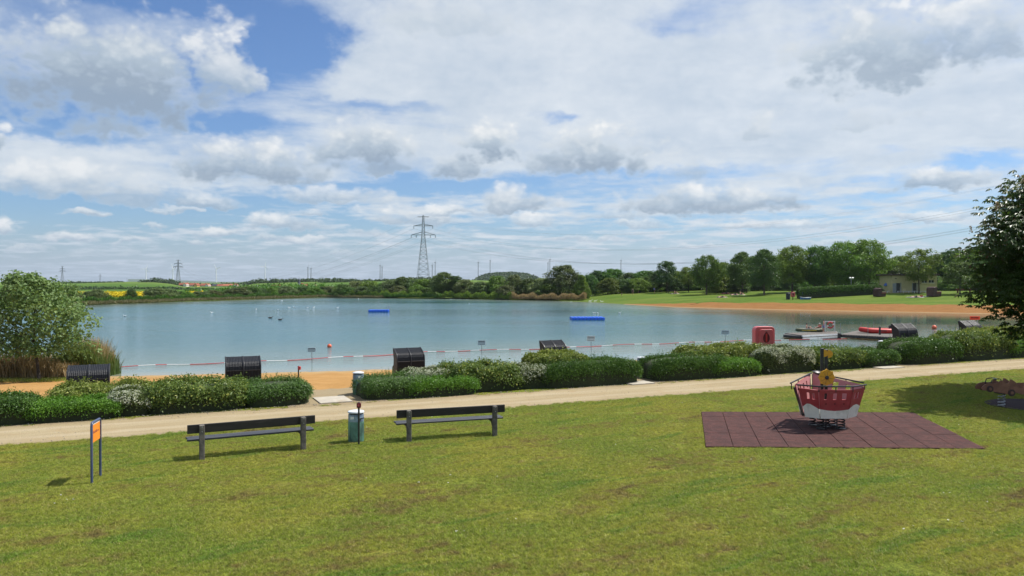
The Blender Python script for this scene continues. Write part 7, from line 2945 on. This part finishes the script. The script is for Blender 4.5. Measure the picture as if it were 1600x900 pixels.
def build_pylons():
    Y = 710
    X = col_x(661.5, Y)
    z = ground_z(X, Y)
    p0 = make_pylon('tallest lattice pylon standing on the green ridge behind the lake')
    p0.location = (X, Y, z)
    k0 = (row_z(336.5, Y) - z) / PH
    p0.scale = (k0,) * 3
    far = [(278.5, 1880, 405.8, 'second largest pylon, behind the red roofed village'), (97.5, 2780, 416, 'thin pylon on the skyline right above the poplar crown'),
           (156.5, 4300, 428, 'small pylon on the skyline above the green hill'), (198.5, 6900, 434.2, 'tiniest pylon on the skyline above the green hill')]
    pf = None
    pos = {}
    for px, Yp, top, lab in far:
        Xp = col_x(px, Yp)
        zp = ground_z(Xp, Yp)
        kq_ = (row_z(top, Yp) - zp) / PH
        if pf is None:
            pf = make_pylon(lab, 0.42)
            pf.location, pf.rotation_euler.z, pf.scale = (Xp, Yp, zp), 0.2, (kq_,) * 3
        else:
            copy_thing(pf, (Xp, Yp, zp), 0.2, lab, 'power pylons', scale=kq_)
        pos[px] = (Vector((Xp, Yp, zp)), (row_z(top, Yp) - zp) / PH)

    def wire(a, b, sag, r, label, group):
        pts = []
        n = 48
        for i in range(n + 1):
            u = i / n
            p = a.lerp(b, u)
            p.z -= sag * 4 * u * (1 - u)
            pts.append(p)
        o = MB().tube(pts, r, 5).build('power_wire', M['wire'])
        tag(o, label, 'wire', group)
    base = Vector((X, Y, z))
    Bx, By = col_x(1752, 330), 330.0
    tiers = [(0, [-1, 1], 59.5, 24.0, 'earth wire', 'topmost thin wire running right from the tall pylon'),
             (1, [-1, 1], 51.0, 25.0, 'middle', 'wire from the middle crossarm of the tall pylon running right'),
             (2, [-1, -.58, .58, 1], 42.0, 26.0, 'lower', 'wire from the lowest crossarm of the tall pylon running right')]
    q, kq = pos[278.5]
    for ti, offs, zb, sag, nm, lab in tiers:
        za, hw, dp = ARMS[ti]
        za = (za - (2.6 if dp else 0)) * k0
        for f in offs:
            a = base + Vector((f * hw * k0, 0, za))
            b = Vector((Bx + f * hw * .75, By + f * hw * .6, zb - 2.6 + .9 * f))
            wire(a, b, sag + f * .5, 0.035 if ti else 0.02, lab, 'wires running right from the tall pylon')
            b2 = q + Vector((f * hw * kq, 0, (ARMS[ti][0] - 2.6) * kq))
            wire(a, b2, 46.0 + f, 0.055 if ti else .03, lab.replace('running right', 'running left to the village pylon'), 'wires running left from the tall pylon')


build_pylons()


def make_turbine(name, mat, label, blen, hub):
    t = thing(name, label, 'wind turbine', group='wind turbines on the horizon')
    MB().tube([(0, 0, -5), (0, 0, hub * .5), (0, 0, hub)], [3.3, 2.8, 2.1], 12).build('tower', mat, t, smooth=True)
    MB().box((0, 1.2, hub + .6), (3.6, 9.5, 3.8)).build('nacelle', mat, t, bevel=.8, segs=2)
    ro = MB().ball((0, -4.4, hub + .6), (1.9, 2.0, 1.9), 12, 8).build('rotor_hub', mat, t, smooth=True)
    return t, ro


def turbine(px, hub_row, base_row, blades, mat, label, edge=False, Y=5000.0):
    X = col_x(px, Y)
    z = row_z(base_row, Y)
    hub = row_z(hub_row, Y) - z
    blen = 33.0
    t, ro = make_turbine('wind_turbine', mat, label, blen, hub)
    t.location = (X, Y, z)
    t.rotation_euler.z = (R(86) if edge else R(8)) - math.atan2(X, Y)
    for a in blades:
        d = Vector((math.sin(R(a)), 0, math.cos(R(a))))
        side = Vector((d.z, 0, -d.x))
        c = Vector((0, -4.4, hub + .6))
        mb = MB()
        vs = []
        for f, w, th in ((0.03, 2.0, 1.4), (0.2, 4.4, 1.1), (.6, 3.0, .7), (1.0, 1.2, .3)):
            p = c + d * (blen * f)
            vs += [p - side * w * .4 - Vector((0, th / 2, 0)), p + side * w * .6 - Vector((0, 0, 0)), p - side * w * .4 + Vector((0, th / 2, 0))]
        fs = [(0, 1, 2), (11, 10, 9)]
        for i in range(3):
            for j in range(3):
                fs.append((i * 3 + j, i * 3 + (j + 1) % 3, i * 3 + 3 + (j + 1) % 3, i * 3 + 3 + j))
        mb.add(vs, fs).build('blade', mat, ro)


W_, G_ = M['turbine'], M['turbine_backlit']
turbine(228.4, 420.6, 441, (17, 270, 140), W_, 'white wind turbine above the green hill')
turbine(270.2, 420.4, 441, (345, 90, 215), W_, 'white wind turbine right behind the second largest pylon')
turbine(338.0, 420.2, 444, (333, 68, 195), W_, 'white wind turbine above the red roofed houses')
turbine(414.2, 416.6, 443, (8, 268, 140), W_, 'white wind turbine alone above the woodland left of the church')
for px, hr, bl, lab in ((481.2, 418, (0, 120, 240), 'left backlit grey turbine of the pair right of the church'), (486.0, 419.5, (60, 180, 300), 'right backlit grey turbine of the pair right of the church'),
                        (594.0, 414.8, (0, 120, 240), 'left backlit grey turbine of the close pair left of the tall pylon'), (597.0, 417.2, (60, 180, 300), 'right backlit grey turbine of the close pair left of the tall pylon'),
                        (675.4, 414.5, (60, 180, 300), 'shorter backlit grey turbine just right of the tall pylon'), (680.0, 410, (0, 120, 240), 'taller backlit grey turbine just right of the tall pylon'),
                        (747.2, 410, (60, 180, 300), 'backlit grey turbine above the left flank of the wooded hill'), (765.8, 407.5, (0, 120, 240), 'backlit grey turbine above the middle of the wooded hill'),
                        (856.2, 411, (60, 180, 300), 'shorter backlit grey turbine behind the big domed willow'), (859.2, 406, (90, 210, 330), 'taller backlit grey turbine behind the big domed willow'),
                        (970.2, 407.0, (90, 210, 330), 'single backlit grey turbine above the dark trees of the far lawn')):
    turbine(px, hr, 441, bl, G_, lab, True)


# ------------------------------------------------------------------ thin summer haze
def build_haze():
    x0, x1, y0, y1, z0, z1 = -11500, 11500, -300, 8600, -6.0, 190.0
    o = MB().add([(x, y, z) for z in (z0, z1) for x, y in ((x0, y0), (x1, y0), (x1, y1), (x0, y1))],
                 [(3, 2, 1, 0), (4, 5, 6, 7), (0, 1, 5, 4), (1, 2, 6, 5), (2, 3, 7, 6), (3, 0, 4, 7)])
    m = bpy.data.materials.new("haze_air")
    m.use_nodes = True
    t = m.node_tree
    t.nodes.clear()
    N = NT(t)
    out = N.new('ShaderNodeOutputMaterial')
    v = N.new('ShaderNodeVolumePrincipled')
    v.inputs['Color'].default_value = (0.80, 0.88, 0.98, 1)
    v.inputs['Density'].default_value = 0.00006
    v.inputs['Anisotropy'].default_value = 0.2
    N.l.new(v.outputs[0], out.inputs['Volume'])
    h = o.build('haze', m)
    tag(h, 'thin pale haze in the air over the lake and the far land', kind='stuff')


build_haze()
